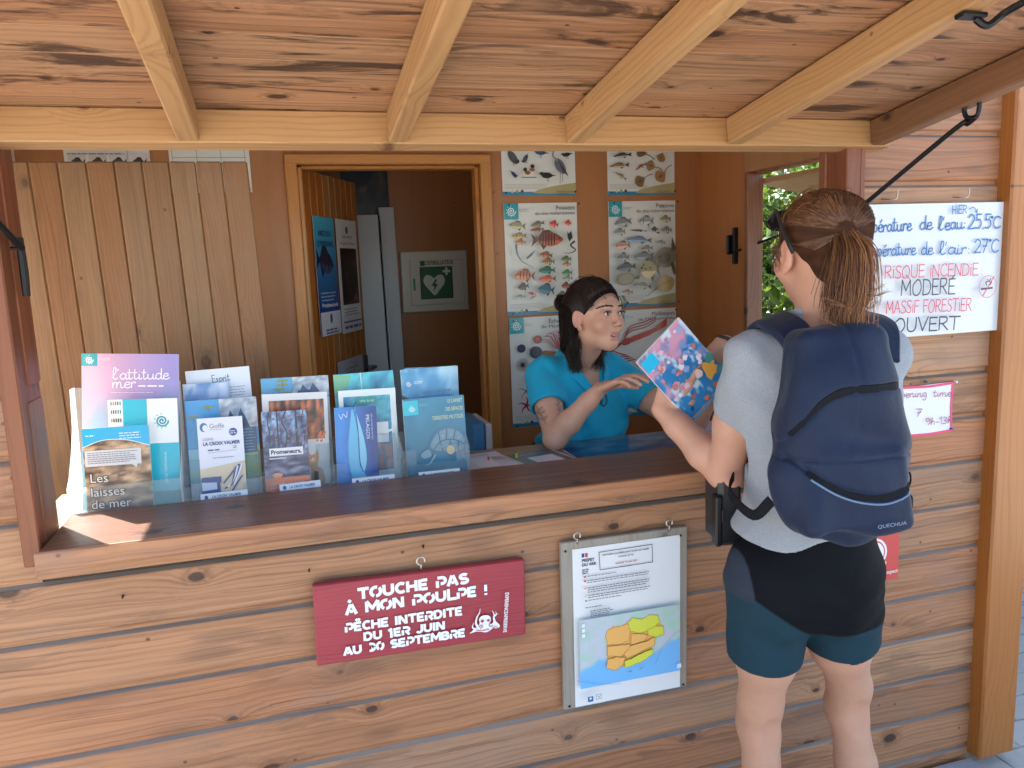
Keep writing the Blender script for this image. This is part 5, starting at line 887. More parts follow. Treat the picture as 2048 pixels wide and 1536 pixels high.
def rack(pxl, pxr, label, tiers, strip_px, front_h=.075, wide=None, mat='acrylic', notch=True):
    """clear stepped holder: back plate, two low fronts, stepped side cheeks, base"""
    a, b = at(pxl, 985, 'y', .20), at(pxr, 985, 'y', .20); x0, x1 = a[0] - .004, b[0] + .004; w = x1 - x0; xc = (x0 + x1) / 2
    r = empty('brochure_rack', (xc, .26, ZC), label, 'brochure rack', 'clear plastic brochure racks')
    t = .0025; ys = tiers  # depth, height of the front pocket, middle pocket, back plate
    mb = MB(); mb.board((xc, (ys[0][0] + ys[2][0]) / 2, ZC + .003), (w, ys[2][0] - ys[0][0], .003), bev=.0006); mb.build('base', M[mat], r)
    for i, (y, hgt, ln) in enumerate(ys):
        v = unit((0, math.sin(ln), math.cos(ln))); n = np.cross(X, v); mb = MB(); c = lambda x, z: V(x, y, ZC + .004) + v * z
        if i == 2 or not notch: mb.board(c(xc, hgt / 2), (w, hgt, t), (X, v, n), bev=.0006)
        else:
            mb.board(c(xc, hgt * .3), (w, hgt * .6, t), (X, v, n), bev=.0006)
            for s in (-1, 1): mb.board(c(xc + s * w * .40, hgt * .8), (w * .2, hgt * .4, t), (X, v, n), bev=.0006)
        mb.build(('front_pocket', 'middle_pocket', 'back_plate')[i], M['haze_plastic'] if (i == 0 and not notch) else M[mat], r)
    for s in (x0, x1):
        v = []; zb = ZC + .003; prof = [(ys[0][0], zb), (ys[2][0], zb), (ys[2][0] + math.sin(ys[2][2]) * ys[2][1], zb + ys[2][1]), (ys[2][0] + math.sin(ys[2][2]) * ys[2][1] - .035, zb + ys[2][1]), (ys[1][0] + .045, zb + ys[1][1] + .05), (ys[1][0] + .012, zb + ys[1][1]), (ys[0][0] + .035, zb + ys[0][1] + .02), (ys[0][0] + .006, zb + ys[0][1])]
        n = len(prof); v = [(s - t / 2, y, z) for y, z in prof] + [(s + t / 2, y, z) for y, z in prof]
        mb = MB(); mb.raw(v, [tuple(range(n)), tuple(range(n, 2 * n))[::-1]] + [(i, n + i, n + (i + 1) % n, (i + 1) % n) for i in range(n)]); mb.build('side_cheek', M[mat if pxl > 200 else 'milky_glare'], r)
    if strip_px:
        (xa, ya), (xb, yb_) = strip_px; y = ys[0][0] - .0022; A, B = at(xa, ya, 'y', y), at(xb, yb_, 'y', y); p = Print(A, B - A, (0, math.sin(ys[0][2]), 1), np.linalg.norm(B - A), .017)
        p.rect(0, 0, p.w, p.h, (226, 234, 244)); p.text('LA CROIX VALMER', p.w * .55, .005, .009, (70, 110, 150), 'c', .03, width=p.w * .62); p.ell(p.w * .12, .008, .004, .005, (70, 90, 150), 10)
        mb = MB(); mb.board(p.P(p.w / 2, p.h / 2, -.0006), (p.w, p.h, .001), (p.u, p.v, p.n), bev=.0002); l = mb.build('name_strip', M['paper'], r); p.build(l, 'print')
T_ = lambda y0, h0, h1, h2: ((y0, h0, .08), (y0 + .07, h1, .10), (y0 + .135, h2, .12))
rack(142, 362, 'leftmost and largest rack, milky plastic, holding the pink and violet brochure', T_(.182, .088, .160, .30), None, notch=False)
rack(372, 514, 'second clear rack from the left with the white bus timetable in front', T_(.185, .06, .11, .19), ((402, 1003), (496, 992)))
rack(525, 666, 'third clear rack from the left with the winter woods leaflet in front', T_(.185, .07, .12, .19), ((560, 983), (642, 973)))
rack(674, 800, 'fourth clear rack from the left with the blue whale leaflet in front', T_(.185, .08, .13, .19), ((705, 971), (790, 961)))
rack(812, 938, 'rightmost clear rack with the tortoise notebook in front', T_(.185, .095, .13, .19), ((838, 958), (920, 949)))
# things lying on the counter
def lying(name, quad, label, cat, draw, z=ZC + .0015, t=.001, group=None):
    tl, tr, bl = [at(*q, 'z', z) for q in quad]; u = tr - tl; v = tl - bl; p = Print(bl, u, v, np.linalg.norm(u), np.linalg.norm(v)); s = sheet(name, p, t, M['paper'], label, cat, group); draw(p, p.w, p.h); p.build(s, 'print', M['gloss']); return p
def info(p, w, h): p.rect(0, 0, w, h, (206, 212, 226)); p.greek(w * .1, h * .88, w * .9, 2, .007, .003, (90, 110, 130)); p.rect(w * .3, h * .2, w * .68, h * .72, (226, 229, 236)); p.greek(w * .72, h * .68, w * .95, 5, .008, .004, (120, 120, 150))
def card(p, w, h): p.rect(0, 0, w, h, (74, 88, 96)); p.rect(w * .3, h * .2, w * .82, h * .7, (206, 212, 224)); p.greek(w * .25, h * .86, w * .85, 1, .008, .005, (150, 170, 170)); p.rect(w * .96, 0, w, h, (220, 224, 226)); p.rect(0, 0, w * .03, h, (220, 224, 226))
q1 = lying('info_card', ((932, 912), (1028, 899), (944, 950)), 'white information card pinned on the counter with the red pin', 'card', info)
q2 = lying('info_card', ((1031, 909), (1122, 894), (1078, 944)), 'dark green information card with a white panel, pinned by the yellow pin', 'card', card)
lying('sea_map', ((1118, 886), (1345, 862), (1182, 934)), 'dark blue laminated sea map lying on the counter under the two women', 'map', lambda p, w, h: p.grid(0, 0, w, h, 30, 24, lambda a, b: mixc((18, 52, 110), (92, 128, 150), .25 + .55 * b * b + .9 * vnoise(a * 5, b * 6, 3) * (b > .15))), t=.0012)
lying('loose_sheet', ((1376, 846), (1470, 838), (1440, 876)), 'white sheet of paper lying on the right end of the counter', 'paper', lambda p, w, h: (p.rect(0, 0, w, h, (214, 218, 236)), p.greek(w * .05, h * .4, w * .9, 2, .012, .003, (80, 84, 110))))
for (px, py), c, n in (((977, 917), (.65, .05, .06), 'red'), ((1033, 911), (.62, .66, .06), 'yellow')):
    a = at(px, py + 4, 'z', ZC + .002); mb = MB(); mb.tube([a, a + V(0, 0, .004), a + V(0, 0, .011), a + V(0, 0, .012)], [.0045, .0024, .0042, .001], 9); tag(mb.build('push_pin', plain('pin_plastic', c, .3)), n + ' push pin stuck in the counter at a card edge', 'push pin')
# ---------------------------------------------------------------- shrubs beyond the side window
def leafmat(name, c1, c2):
    m = NT(name); rn = m('Attribute', {'attribute_name': 'rn'}).outputs['Fac']; c = m.ramp(rn, (0, c1), (.6, c2), (1, tuple(np.array(c2) * 1.5)))
    m.base(Base_Color=c, Roughness=.5, Subsurface_Weight=0.0); tl = m('BsdfTranslucent', None, Color=m.mix(.5, c, (.20, .30, .03))); mx = m('MixShader', None, i0=.45, i1=m.b.outputs[0], i2=tl); m.t.links.new(mx.outputs[0], m.out.inputs[0]); return m.mat
LEAF = leafmat('shrub_leaf', (.022, .055, .012), (.055, .12, .02)); BARK = plain('shrub_bark', (.09, .06, .04), .9, 0, .3, 40, .4)
def shrub(c, R, H, n, label, seed, g='shrubs growing beyond the side window'):
    rg = random.Random(seed); root = empty('garden_shrub', (c[0], c[1], 0), label, 'shrub', g); mb = MB()
    for k in range(7):
        a = rg.uniform(0, 6.28); r = rg.uniform(.3, .8) * R; mb.tube(spline([(c[0], c[1], 0), (c[0] + .3 * r * math.cos(a), c[1] + .3 * r * math.sin(a), H * .4), (c[0] + r * math.cos(a), c[1] + r * math.sin(a), H * rg.uniform(.7, .95))], 4), np.linspace(.02, .004, 9), 6)
    mb.build('stem', BARK, root); mb = MB()
    blobs = [(c[0] + rg.gauss(0, R * .5), c[1] + rg.gauss(0, R * .5), H * rg.uniform(.12, .95), rg.uniform(.16, .34)) for _ in range(44)]
    for _ in range(n):
        b = rg.choice(blobs); d = unit((rg.gauss(0, 1), rg.gauss(0, 1), rg.gauss(0, 1))); p = np.array(b[:3]) + d * b[3] * rg.uniform(.45, 1.0)
        ax = unit(d + np.array((rg.gauss(0, .7), rg.gauss(0, .7), rg.gauss(-.25, .5)))); s = unit(np.cross(ax, (rg.gauss(0, .4), rg.gauss(0, .4), 1))); L = rg.uniform(.055, .10); W = L * .27; nn = np.cross(ax, s)
        mb.raw([p, p + ax * L * .45 + s * W + nn * .004, p + ax * L, p + ax * L * .45 - s * W + nn * .004], [(0, 1, 2), (0, 2, 3)], 0, None, rg.random())
    mb.build('foliage', LEAF, root)
shrub((2.75, 1.5), .42, 1.85, 7000, 'dense green shrub closest to the side window', 1)
shrub((3.0, 2.6), .5, 2.15, 7500, 'tall sunlit shrub behind the closest one, seen through the window', 2)
shrub((3.7, 3.2), .55, 2.5, 7000, 'tallest yellow-green shrub at the back right', 3)
shrub((3.9, 4.6), .7, 3.0, 7000, 'far bright shrub filling the top of the window view', 4)
shrub((3.5, 1.6), .45, 1.9, 4200, 'low dark shrub right of the closest one', 5)
# ---------------------------------------------------------------- bodies: smooth-blended solids meshed as one continuous surface
def rot_from(f, up=(0, 0, 1)):
    f = unit(f); r = unit(np.cross(f, up)); u = np.cross(r, f); return np.array((r, f, u))       # rows: right, forward, up
class SDF:
    def __init__(s, lo, hi, res):
        s.lo = np.array(lo, float); s.res = res; s.n = np.ceil((np.array(hi) - s.lo) / res).astype(int) + 1
        s.D = np.full(s.n, 1.0, np.float32); s.ax = [(s.lo[i] + res * np.arange(s.n[i])).astype(np.float32) for i in range(3)]
    def _reg(s, lo, hi):
        a = np.clip(np.floor((np.array(lo) - s.lo) / s.res).astype(int), 0, s.n); b = np.clip(np.ceil((np.array(hi) - s.lo) / s.res).astype(int) + 1, 0, s.n)
        sl = tuple(slice(a[i], b[i]) for i in range(3)); return sl, [s.ax[0][sl[0]][:, None, None], s.ax[1][sl[1]][None, :, None], s.ax[2][sl[2]][None, None, :]], bool((b > a).all())
    def _comb(s, sl, d, k, op):
        a = s.D[sl]
        if op == 'u':
            h = np.clip(.5 + .5 * (a - d) / k, 0, 1); s.D[sl] = a + (d - a) * h - k * h * (1 - h)
        elif op == 's':
            h = np.clip(.5 - .5 * (a + d) / k, 0, 1); s.D[sl] = a + (-d - a) * h + k * h * (1 - h)
        elif op == 'i':
            h = np.clip(.5 - .5 * (d - a) / k, 0, 1); s.D[sl] = d + (a - d) * h + k * h * (1 - h)
    def cap(s, a, b, ra, rb=None, k=.012, op='u'):
        rb = ra if rb is None else rb; a = np.array(a, float); b = np.array(b, float); m = max(ra, rb) + 2 * k + 3 * s.res
        sl, (x, y, z), ok = s._reg(np.minimum(a, b) - m, np.maximum(a, b) + m)
        if not ok: return s
        e = b - a; L = e @ e + 1e-12; t = np.clip(((x - a[0]) * e[0] + (y - a[1]) * e[1] + (z - a[2]) * e[2]) / L, 0, 1)
        d = np.sqrt((x - a[0] - t * e[0]) ** 2 + (y - a[1] - t * e[1]) ** 2 + (z - a[2] - t * e[2]) ** 2) - (ra + (rb - ra) * t)
        s._comb(sl, d, k, op); return s
    def chain(s, pts, rs, k=.012, op='u'):
        for i in range(len(pts) - 1): s.cap(pts[i], pts[i + 1], rs[i], rs[i + 1], k, op)
        return s
    def ell(s, c, r, R=None, k=.012, op='u'):
        c = np.array(c, float); r = np.array(r, float); m = r.max() + 2 * k + 3 * s.res; sl, (x, y, z), ok = s._reg(c - m, c + m)
        if not ok: return s
        R = np.eye(3) if R is None else R; q = [R[i][0] * (x - c[0]) + R[i][1] * (y - c[1]) + R[i][2] * (z - c[2]) for i in range(3)]
        k0 = np.sqrt(sum((q[i] / r[i]) ** 2 for i in range(3))); k1 = np.sqrt(sum((q[i] / r[i] ** 2) ** 2 for i in range(3))) + 1e-9
        s._comb(sl, k0 * (k0 - 1) / k1, k, op); return s
    def box(s, c, h, r, R=None, k=.01, op='u', taper=0.0):
        c = np.array(c, float); h = np.array(h, float); m = np.linalg.norm(h) * (1 + abs(taper)) + 2 * k + 3 * s.res; sl, (x, y, z), ok = s._reg(c - m, c + m)
        if not ok: return s
        R = np.eye(3) if R is None else R; q = [R[i][0] * (x - c[0]) + R[i][1] * (y - c[1]) + R[i][2] * (z - c[2]) for i in range(3)]
        f = 1 - taper * q[2] / h[2]
        g = [np.abs(q[0]) - (h[0] * f - r), np.abs(q[1]) - (h[1] * f - r), np.abs(q[2]) - (h[2] - r)]
        d = np.sqrt(sum(np.maximum(v, 0) ** 2 for v in g)) + np.minimum(np.maximum(np.maximum(g[0], g[1]), g[2]), 0) - r; s._comb(sl, d, k, op); return s
    def cut(s, p, n, k=.004):
        """keep the side the normal n points away from"""
        n = unit(n); d = (s.ax[0][:, None, None] - p[0]) * n[0] + (s.ax[1][None, :, None] - p[1]) * n[1] + (s.ax[2][None, None, :] - p[2]) * n[2]
        s._comb((slice(None),) * 3, d.astype(np.float32), k, 'i'); return s
    def disp(s, fn):
        m = np.abs(s.D) < .03; ix = np.argwhere(m); P = s.lo + ix * s.res; s.D[m] += fn(P[:, 0], P[:, 1], P[:, 2]).astype(np.float32); return s
    def sample(s, P):
        q = (np.asarray(P, float) - s.lo) / s.res; q = np.clip(q, 0, np.array(s.n) - 1.001); i = q.astype(int); f = q - i; r = 0
        for a in (0, 1):
            for b in (0, 1):
                for c in (0, 1): r = r + s.D[i[..., 0] + a, i[..., 1] + b, i[..., 2] + c] * (f[..., 0] if a else 1 - f[..., 0]) * (f[..., 1] if b else 1 - f[..., 1]) * (f[..., 2] if c else 1 - f[..., 2])
        return r
    def settle(s, c0, p, off, lo=.055, hi=.15):
        """slide p along the ray from c0 until it lies just outside the solid"""
        v = unit(np.asarray(p) - c0); t = np.linspace(lo, hi, 64); ins = s.sample(c0 + t[:, None] * v) < 0
        return c0 + v * (t[np.nonzero(ins)[0][-1]] + off) if ins.any() else np.asarray(p)
    def mesh(s):
        D = s.D; ins = D < 0; nx, ny, nz = D.shape
        c = np.zeros((nx - 1, ny - 1, nz - 1), np.int8)
        for i in (0, 1):
            for j in (0, 1):
                for k in (0, 1): c += ins[i:nx - 1 + i, j:ny - 1 + j, k:nz - 1 + k]
        act = np.argwhere((c > 0) & (c < 8)); idx = np.full(c.shape, -1, np.int32); idx[tuple(act.T)] = np.arange(len(act))
        P = np.zeros((len(act), 3)); N = np.zeros(len(act)); off = [(i, j, k) for i in (0, 1) for j in (0, 1) for k in (0, 1)]
        for a in off:
            for b in off:
                if sum(b) - sum(a) == 1 and all(q >= p for p, q in zip(a, b)):
                    va = D[tuple((act + a).T)].astype(float); vb = D[tuple((act + b).T)].astype(float); m = (va < 0) != (vb < 0); t = np.where(m, va / (va - vb + 1e-12), 0)
                    P += np.where(m[:, None], np.array(a) + t[:, None] * (np.array(b) - np.array(a)), 0); N += m
        P = s.lo + (act + P / N[:, None]) * s.res; F = []
        for ax in range(3):
            o = [q for q in range(3) if q != ax]; A = ins; sl0 = [slice(None)] * 3; sl1 = [slice(None)] * 3; sl0[ax] = slice(0, -1); sl1[ax] = slice(1, None)
            e = A[tuple(sl0)] != A[tuple(sl1)]; E = np.argwhere(e); E = E[(E[:, o[0]] > 0) & (E[:, o[1]] > 0) & (E[:, o[0]] < D.shape[o[0]] - 1) & (E[:, o[1]] < D.shape[o[1]] - 1)]
            q = []
            for da, db in ((1, 1), (0, 1), (0, 0), (1, 0)):
                t = E.copy(); t[:, o[0]] -= da; t[:, o[1]] -= db; q.append(idx[tuple(t.T)])
            q = np.stack(q, 1); flip = A[tuple(E.T)]; 
            if ax == 1: flip = ~flip
            q[~flip] = q[~flip][:, ::-1]; F.append(q)
        return P, np.vstack(F)
def body_obj(name, sdf, mat, parent, colfn=None, tri=None):
    P, F = sdf.mesh(); at_ = {}
    if colfn is not None: at_['col'] = ('FLOAT_COLOR', 'POINT', colfn(P))
    return obj(name, P, F, mat, parent, True, None, at_)
def sm(x, a, b): t = np.clip((x - a) / (b - a), 0, 1); return t * t * (3 - 2 * t)
def skin_mat(name):
    m = NT(name); a = m('Attribute', {'attribute_name': 'col'}).outputs['Color']; tc = m('TexCoord').outputs['Object']
    n = m.noise(tc, 55, 4, .6).outputs[0]; n2 = m.noise(tc, 9, 3).outputs[0]; sp = m('TexVoronoi', None, Vector=tc, Scale=140.0).outputs['Distance']
    c = m.mix(m.math('MULTIPLY', m.maprange(n, .45, .8), .13), a, (.42, .16, .10), 'MIX'); c = m.mix(m.math('MULTIPLY', m.maprange(n2, .5, .8), .10), c, (.50, .19, .13)); c = m.mix(m.math('MULTIPLY', m.maprange(sp, .12, .05), .05), c, (.25, .10, .05))
    m.base(Base_Color=c, Roughness=.48, Subsurface_Weight=.18, Subsurface_Radius=(.012, .005, .003), Subsurface_Scale=.6, Specular_IOR_Level=.4); m.bump(m.noise(tc, 420, 3).outputs[0], .12, .0006); return m.mat
def cloth(name, c1, c2, weave=900, rough=.85, heather=0., bump=.25, crease=0.15, attr=False):
    m = NT(name); tc = m('TexCoord').outputs['Object']; n = m.noise(m.vscale(tc, 1, 1, .35), 1100 if heather else 60, 3, .7).outputs[0]
    c = m.mix(m.maprange(n, .38, .64) if heather else n, c1, c2)
    if attr: c = m.mix(1.0, m('Attribute', {'attribute_name': 'col'}).outputs['Color'], m.mix(n, (.82, .82, .82), (1, 1, 1)), 'MULTIPLY')
    w = m('TexWave', {'wave_type': 'BANDS', 'bands_direction': 'DIAGONAL'}, Vector=tc, Scale=weave / 6.283 / 2, Distortion=1.0, Detail=1.0).outputs['Fac']
    cr = m.noise(tc, 14, 3, .5, .6).outputs[0]
    m.base(Base_Color=c, Roughness=rough, Sheen_Weight=0.0 if attr else .08, Specular_IOR_Level=.12 if attr else .25); b1 = m('Bump', None, Strength=crease, Distance=.02, Height=cr); m.set(m.b, 'Normal', m('Bump', None, Strength=bump, Distance=.0008, Height=w, Normal=b1)); return m.mat
def hair_mat(name, c1, c2, c3, rough=.42):
    m = NT(name); rn = m('Attribute', {'attribute_name': 'rn'}).outputs['Fac']; tc = m('TexCoord').outputs['Object']
    c = m.ramp(rn, (0, c1), (.55, c2), (1, c3)); m.base(Base_Color=c, Roughness=rough, Specular_IOR_Level=.4 if rough < .6 else .12); return m.mat
def strands(name, curves, mat, parent, r=.0011, n=3):
    mb = MB()
    for P, rn in curves: mb.tube(P, np.linspace(r, r * .35, len(P)) if len(P) > 2 else r, n, 0, False, rn)
    return mb.build(name, mat, parent, True)
def hand(s, wrist, d, palm_n, curls, spread=.05, side=1, thumb=(.6, .5), k=.004, sc=1.0):
    """palm + five fingers. d = wrist to knuckles, palm_n = the way the palm faces, side = +1 if the thumb lies on cross(d, palm_n)"""
    wrist = np.array(wrist, float); d = unit(d); pn = unit(palm_n - d * (np.dot(palm_n, d))); t = np.cross(d, pn) * side
    kn = wrist + d * .085 * sc
    for q, l in ((.030, .088), (.010, .092), (-.011, .087), (-.030, .078)): s.cap(wrist + t * q * .55 * sc, wrist + d * l * sc + t * q * sc, .0125 * sc, .0098 * sc, .012)
    tips = []
    for i, (q, L, r) in enumerate(((.031, .070, .0086), (.0105, .078, .0088), (-.0105, .072, .0084), (-.0305, .056, .0075))):
        p = wrist + d * (.088, .092, .087, .078)[i] * sc + t * q * sc; a = 0; c = curls[i] if hasattr(curls, '__len__') else curls; dd = unit(d + t * (1.5 - i) * spread)
        for seg, (fr, w) in enumerate(((.46, .8), (.30, 1.0), (.24, .7))):
            a += c * w; e = dd * math.cos(a) + pn * math.sin(a); q2 = p + e * L * fr * sc; s.cap(p, q2, r * (1 - .09 * seg) * sc, r * (.91 - .09 * seg) * sc, k); p = q2
        tips.append(p)
    b = wrist + d * .022 * sc + t * .022 * sc; e1 = unit(d * .75 + t * thumb[0] + pn * .35); m1 = b + e1 * .038 * sc; e2 = unit(d * .85 + t * thumb[0] * .35 + pn * thumb[1]); m2 = m1 + e2 * .030 * sc; e3 = unit(d * .9 + pn * thumb[1] * 1.2); m3 = m2 + e3 * .024 * sc
    s.cap(b, m1, .0145 * sc, .0105 * sc, .012); s.cap(m1, m2, .0100 * sc, .009 * sc, k); s.cap(m2, m3, .009 * sc, .0072 * sc, k); return tips
# ---------------------------------------------------------------- customer, seen from behind
SKIN = skin_mat('skin')
def customer():
    root = empty('person', (1.09, -.3, 0), 'woman with a ponytail in a grey T-shirt and teal-black shorts, at the hatch', 'person')
    ya = rad(10); rt = V(math.cos(ya), -math.sin(ya), 0); fw_ = V(math.sin(ya), math.cos(ya), 0); C0 = V(1.088, -.345, 0)
    def T(r, f, z): return C0 + rt * r + fw_ * f + V(0, 0, z)
    yh = rad(6); HF = unit(V(math.sin(yh), math.cos(yh), -.10)); R = rot_from(HF); hr, hf, hu = R; Hc = V(1.072, -.372, 1.595)
    def Hd(r, f, u): return Hc + hr * r + hf * f + hu * u
    SL, EL, WL = T(-.146, .0, 1.366), V(.955, -.205, 1.092), at(1327, 822, 'y', -.055); SR, ER, WR = T(.160, .0, 1.362), V(1.235, -.14, 1.19), at(1450, 690, 'y', -.040)
    s = SDF((.70, -.60, -.01), (1.45, .08, 1.76), .0030)
    # head
    s.ell(Hd(0, -.008, .026), (.072, .088, .085), R, .01); s.ell(Hd(0, .028, -.045), (.056, .066, .068), R, .03); s.ell(Hd(0, .06, -.082), (.030, .03, .026), R, .03)
    s.cap(Hd(0, .088, .0), Hd(0, .112, -.034), .008, .011, .012); s.ell(Hd(0, .09, -.066), (.022, .014, .010), R, .01); s.ell(Hd(-.045, .05, -.03), (.025, .03, .028), R, .025); s.ell(Hd(.045, .05, -.03), (.025, .03, .028), R, .025)
    for sx in (-1, 1): s.ell(Hd(sx * .034, .098, .008), (.016, .012, .010), R, .01, 's'); s.ell(Hd(sx * .034, .082, .008), (.0125, .0125, .0125), R, .004)
    for sx in (-1, 1):
        s.ell(Hd(sx * .076, -.004, -.012), (.009, .022, .033), R, .006); s.ell(Hd(sx * .086, -.000, -.008), (.006, .013, .020), R, .004, 's'); s.ell(Hd(sx * .077, .004, -.04), (.006, .010, .011), R, .005)
    s.cap(Hd(0, -.03, -.05), T(0, -.015, 1.40), .052, .056, .03); s.ell(T(0, -.01, 1.40), (.12, .055, .04), None, .04)
    # trunk
    s.ell(T(0, 0, 1.28), (.165, .098, .16), np.array((rt, fw_, (0, 0, 1))), .03); s.cap(T(0, 0, 1.25), T(0, .005, 1.0), .115, .11, .05); s.ell(T(-.03, -.01, .92), (.128, .105, .11), np.array((rt, fw_, (0, 0, 1))), .04)
    # arms
    s.chain([SL, SL * .45 + EL * .55, EL], [.050, .046, .040], .02); s.chain([EL, EL * .68 + WL * .32, EL * .25 + WL * .75, WL], [.038, .041, .031, .026], .015)
    s.chain([SR, SR * .45 + ER * .55, ER], [.050, .045, .038], .02); s.chain([ER, ER * .65 + WR * .35, WR], [.037, .038, .025], .015)
    s.ell(EL + V(.008, -.012, -.008), (.03, .03, .03), None, .02)
    # legs
    HL, HR = T(-.088, 0, .88), T(.046, 0, .88); KL, KR = V(1.018, -.262, .475), V(1.270, -.262, .47); AL, AR = V(1.015, -.262, .085), V(1.31, -.265, .085)
    for H, K, A in ((HL, KL, AL), (HR, KR, AR)):
        s.chain([H, H * .5 + K * .5, K + V(0, 0, .06), K - V(0, 0, .02)], [.085, .066, .047, .044], .03); c = K * .62 + A * .38
        s.chain([K - V(0, 0, .02), c + V(0, -.012, .0), K * .3 + A * .7, A], [.044, .047, .036, .031], .02); s.ell(K + V(0, .03, .0), (.042, .036, .05), None, .02)
        s.ell(K + V(0, -.056, -.004), (.018, .010, .03), None, .03, 's')
        s.cap(A, A + V(-.01, .15, -.055), .036, .026, .02)
    MG = mag_frame(); hand(s, WL, unit(at(1352, 765, 'y', -.07) - WL), V(.45, .62, .1), (.34, .32, .34, .4), .05, -1, (.95, .55))
    hand(s, WR, unit(at(1424, 752, 'y', -.046) - WR), V(-.35, -.3, -.5), (.25, .28, .33, .38), .04, 1, (.5, .4))
    def col(P):
        c = np.tile(np.array((.55, .30, .205)), (len(P), 1)); n = np.sin(P[:, 0] * 31) * np.sin(P[:, 2] * 23 + P[:, 1] * 17)
        c *= (1 + .03 * n)[:, None]
        leg = sm(-P[:, 2], -.75, -.5); c = c * (1 - leg[:, None]) + np.array((.52, .285, .185)) * leg[:, None]
        for q, r, a in ((EL + V(.02, -.03, -.02), .06, .35), (KL + V(0, -.06, 0), .05, .2), (KR + V(0, -.06, 0), .05, .2), (Hd(-.08, 0, -.01), .04, .5), (Hd(-.05, .06, -.03), .035, .25), (WL + V(.01, 0, .08), .06, .2)):
            w = a * np.exp(-((P - q) ** 2).sum(1) / r ** 2)[:, None]; c = c * (1 - w) + np.array((.58, .25, .18)) * w
        lip = Hd(0, .10, -.066); w = .7 * np.exp(-((P - lip) ** 2).sum(1) / .014 ** 2)[:, None]; return c * (1 - w) + np.array((.45, .16, .14)) * w
    body_obj('body', s, SKIN, root, col)
    # small tattoo lines on the forearm: part of the skin
    # T-shirt
    s = SDF((.72, -.62, .86), (1.46, -.08, 1.52), .0035); B3 = np.array((rt, fw_, (0, 0, 1)))
    s.ell(T(0, -.005, 1.27), (.188, .116, .17), B3, .03); s.chain([T(0, 0, 1.22), T(0, -.002, 1.08), T(0, -.01, .95)], [.132, .128, .150], .05); s.ell(T(-.012, -.012, .93), (.166, .132, .10), B3, .05); s.ell(T(-.055, 0, .95), (.118, .122, .09), B3, .05)
    s.cap(T(-.14, -.005, 1.378), T(.14, -.005, 1.374), .052, .052, .04); s.cap(T(0, -.02, 1.36), T(0, -.012, 1.43), .085, .064, .03)
    for S_, E_, f in ((SL, EL, .46), (SR, ER, .5)):
        d = unit(E_ - S_); m = S_ * (1 - f) + E_ * f; s.cap(S_, m + d * .03, .053, .056, .025)
    h0 = T(0, 0, 1.016); s.cut(h0 + V(0, 0, 0), (.17, .05, -1), .004)
    for S_, E_, f in ((SL, EL, .46), (SR, ER, .5)):      # sleeve mouths
        d = unit(E_ - S_); m = S_ * (1 - f) + E_ * f; s.box(m + d * .055, (.085, .085, .052), .01, rot_from(d)[[0, 2, 1]], .006, 's'); s.cap(m - d * .02, m + d * .1, .0465, .049, .004, 's')
    s.cap(T(0, .0, 1.425) , T(0, -.012, 1.60), .058, .066, .006, 's'); s.cut(T(0, 0, 1.462), (0, -.35, 1), .006)
    def folds(x, y, z):
        f = .0055 * np.sin(46 * (x * .9 + z * .45) + 3 * np.sin(9 * z)) * sm(-z, -1.22, -1.02) + (.0024) * np.sin(58 * (z + .7 * (x - .9)) + 2 * np.sin(20 * x)) * np.exp(-((x - .90) / .06) ** 2) * sm(z, 1.05, 1.2)
        f += .0042 * np.sin(60 * (x * .8 - z * .8) + 1.5 * np.sin(14 * x)) * np.exp(-(((x - .985) / .022) ** 2 + ((z - 1.25) / .08) ** 2)); return f
    s.disp(folds); grey = cloth('heather_grey_cotton', (.25, .272, .305), (.36, .388, .42), 2400, .9, 1., .2, .22); body_obj('t_shirt', s, grey, root)
    # collar
    mb = MB(); cp = []; cu = []
    for k in range(25):
        a = 2 * math.pi * k / 24; cp.append(T(.0 + .068 * math.sin(a), -.012 + .066 * math.cos(a), 1.444 - .022 * math.cos(a))); cu.append(rt * math.sin(a) + fw_ * math.cos(a))
    mb.strip(cp, cu, .042, .006); mb.build('collar', grey, root, True)
    # shorts: black seat and waist, teal legs
    s = SDF((.72, -.62, .50), (1.50, -.08, 1.06), .0035)
    s.ell(T(-.032, -.012, .90), (.145, .124, .12), B3, .04); s.cap(T(0, 0, .95), T(0, 0, 1.02), .13, .13, .04); s.ell(T(-.078, -.044, .86), (.084, .085, .10), B3, .04); s.ell(T(.034, -.044, .86), (.078, .085, .10), B3, .04)
    hemL, hemR = HL * .54 + KL * .46, HR * .58 + KR * .42
    s.chain([HL + V(-.012, -.01, 0), hemL + V(-.008, 0, -.03)], [.100, .082], .03); s.chain([HR + V(.008, -.01, 0), hemR + V(.008, 0, -.03)], [.100, .086], .03)
    s.cut(T(0, 0, 1.03), (0, 0, 1))
    for hm, H, K in ((hemL, HL, KL), (hemR, HR, KR)):
        d = unit(K - H); q = hm + d * .012; s.box(q + d * .10, (.15, .16, .10), .002, rot_from(d, (0, 1, 0))[[0, 2, 1]], .003, 's'); s.cap(q - d * .05, q + d * .1, .070, .072, .004, 's')
    s.disp(lambda x, y, z: .003 * np.sin(55 * (z * .8 + x * .5) + 3 * np.sin(13 * x)) * np.exp(-((z - .80) / .07) ** 2) + .0022 * np.sin(80 * (z - .6 * np.abs(x - 1.09))) * np.exp(-((z - .86) / .06) ** 2))
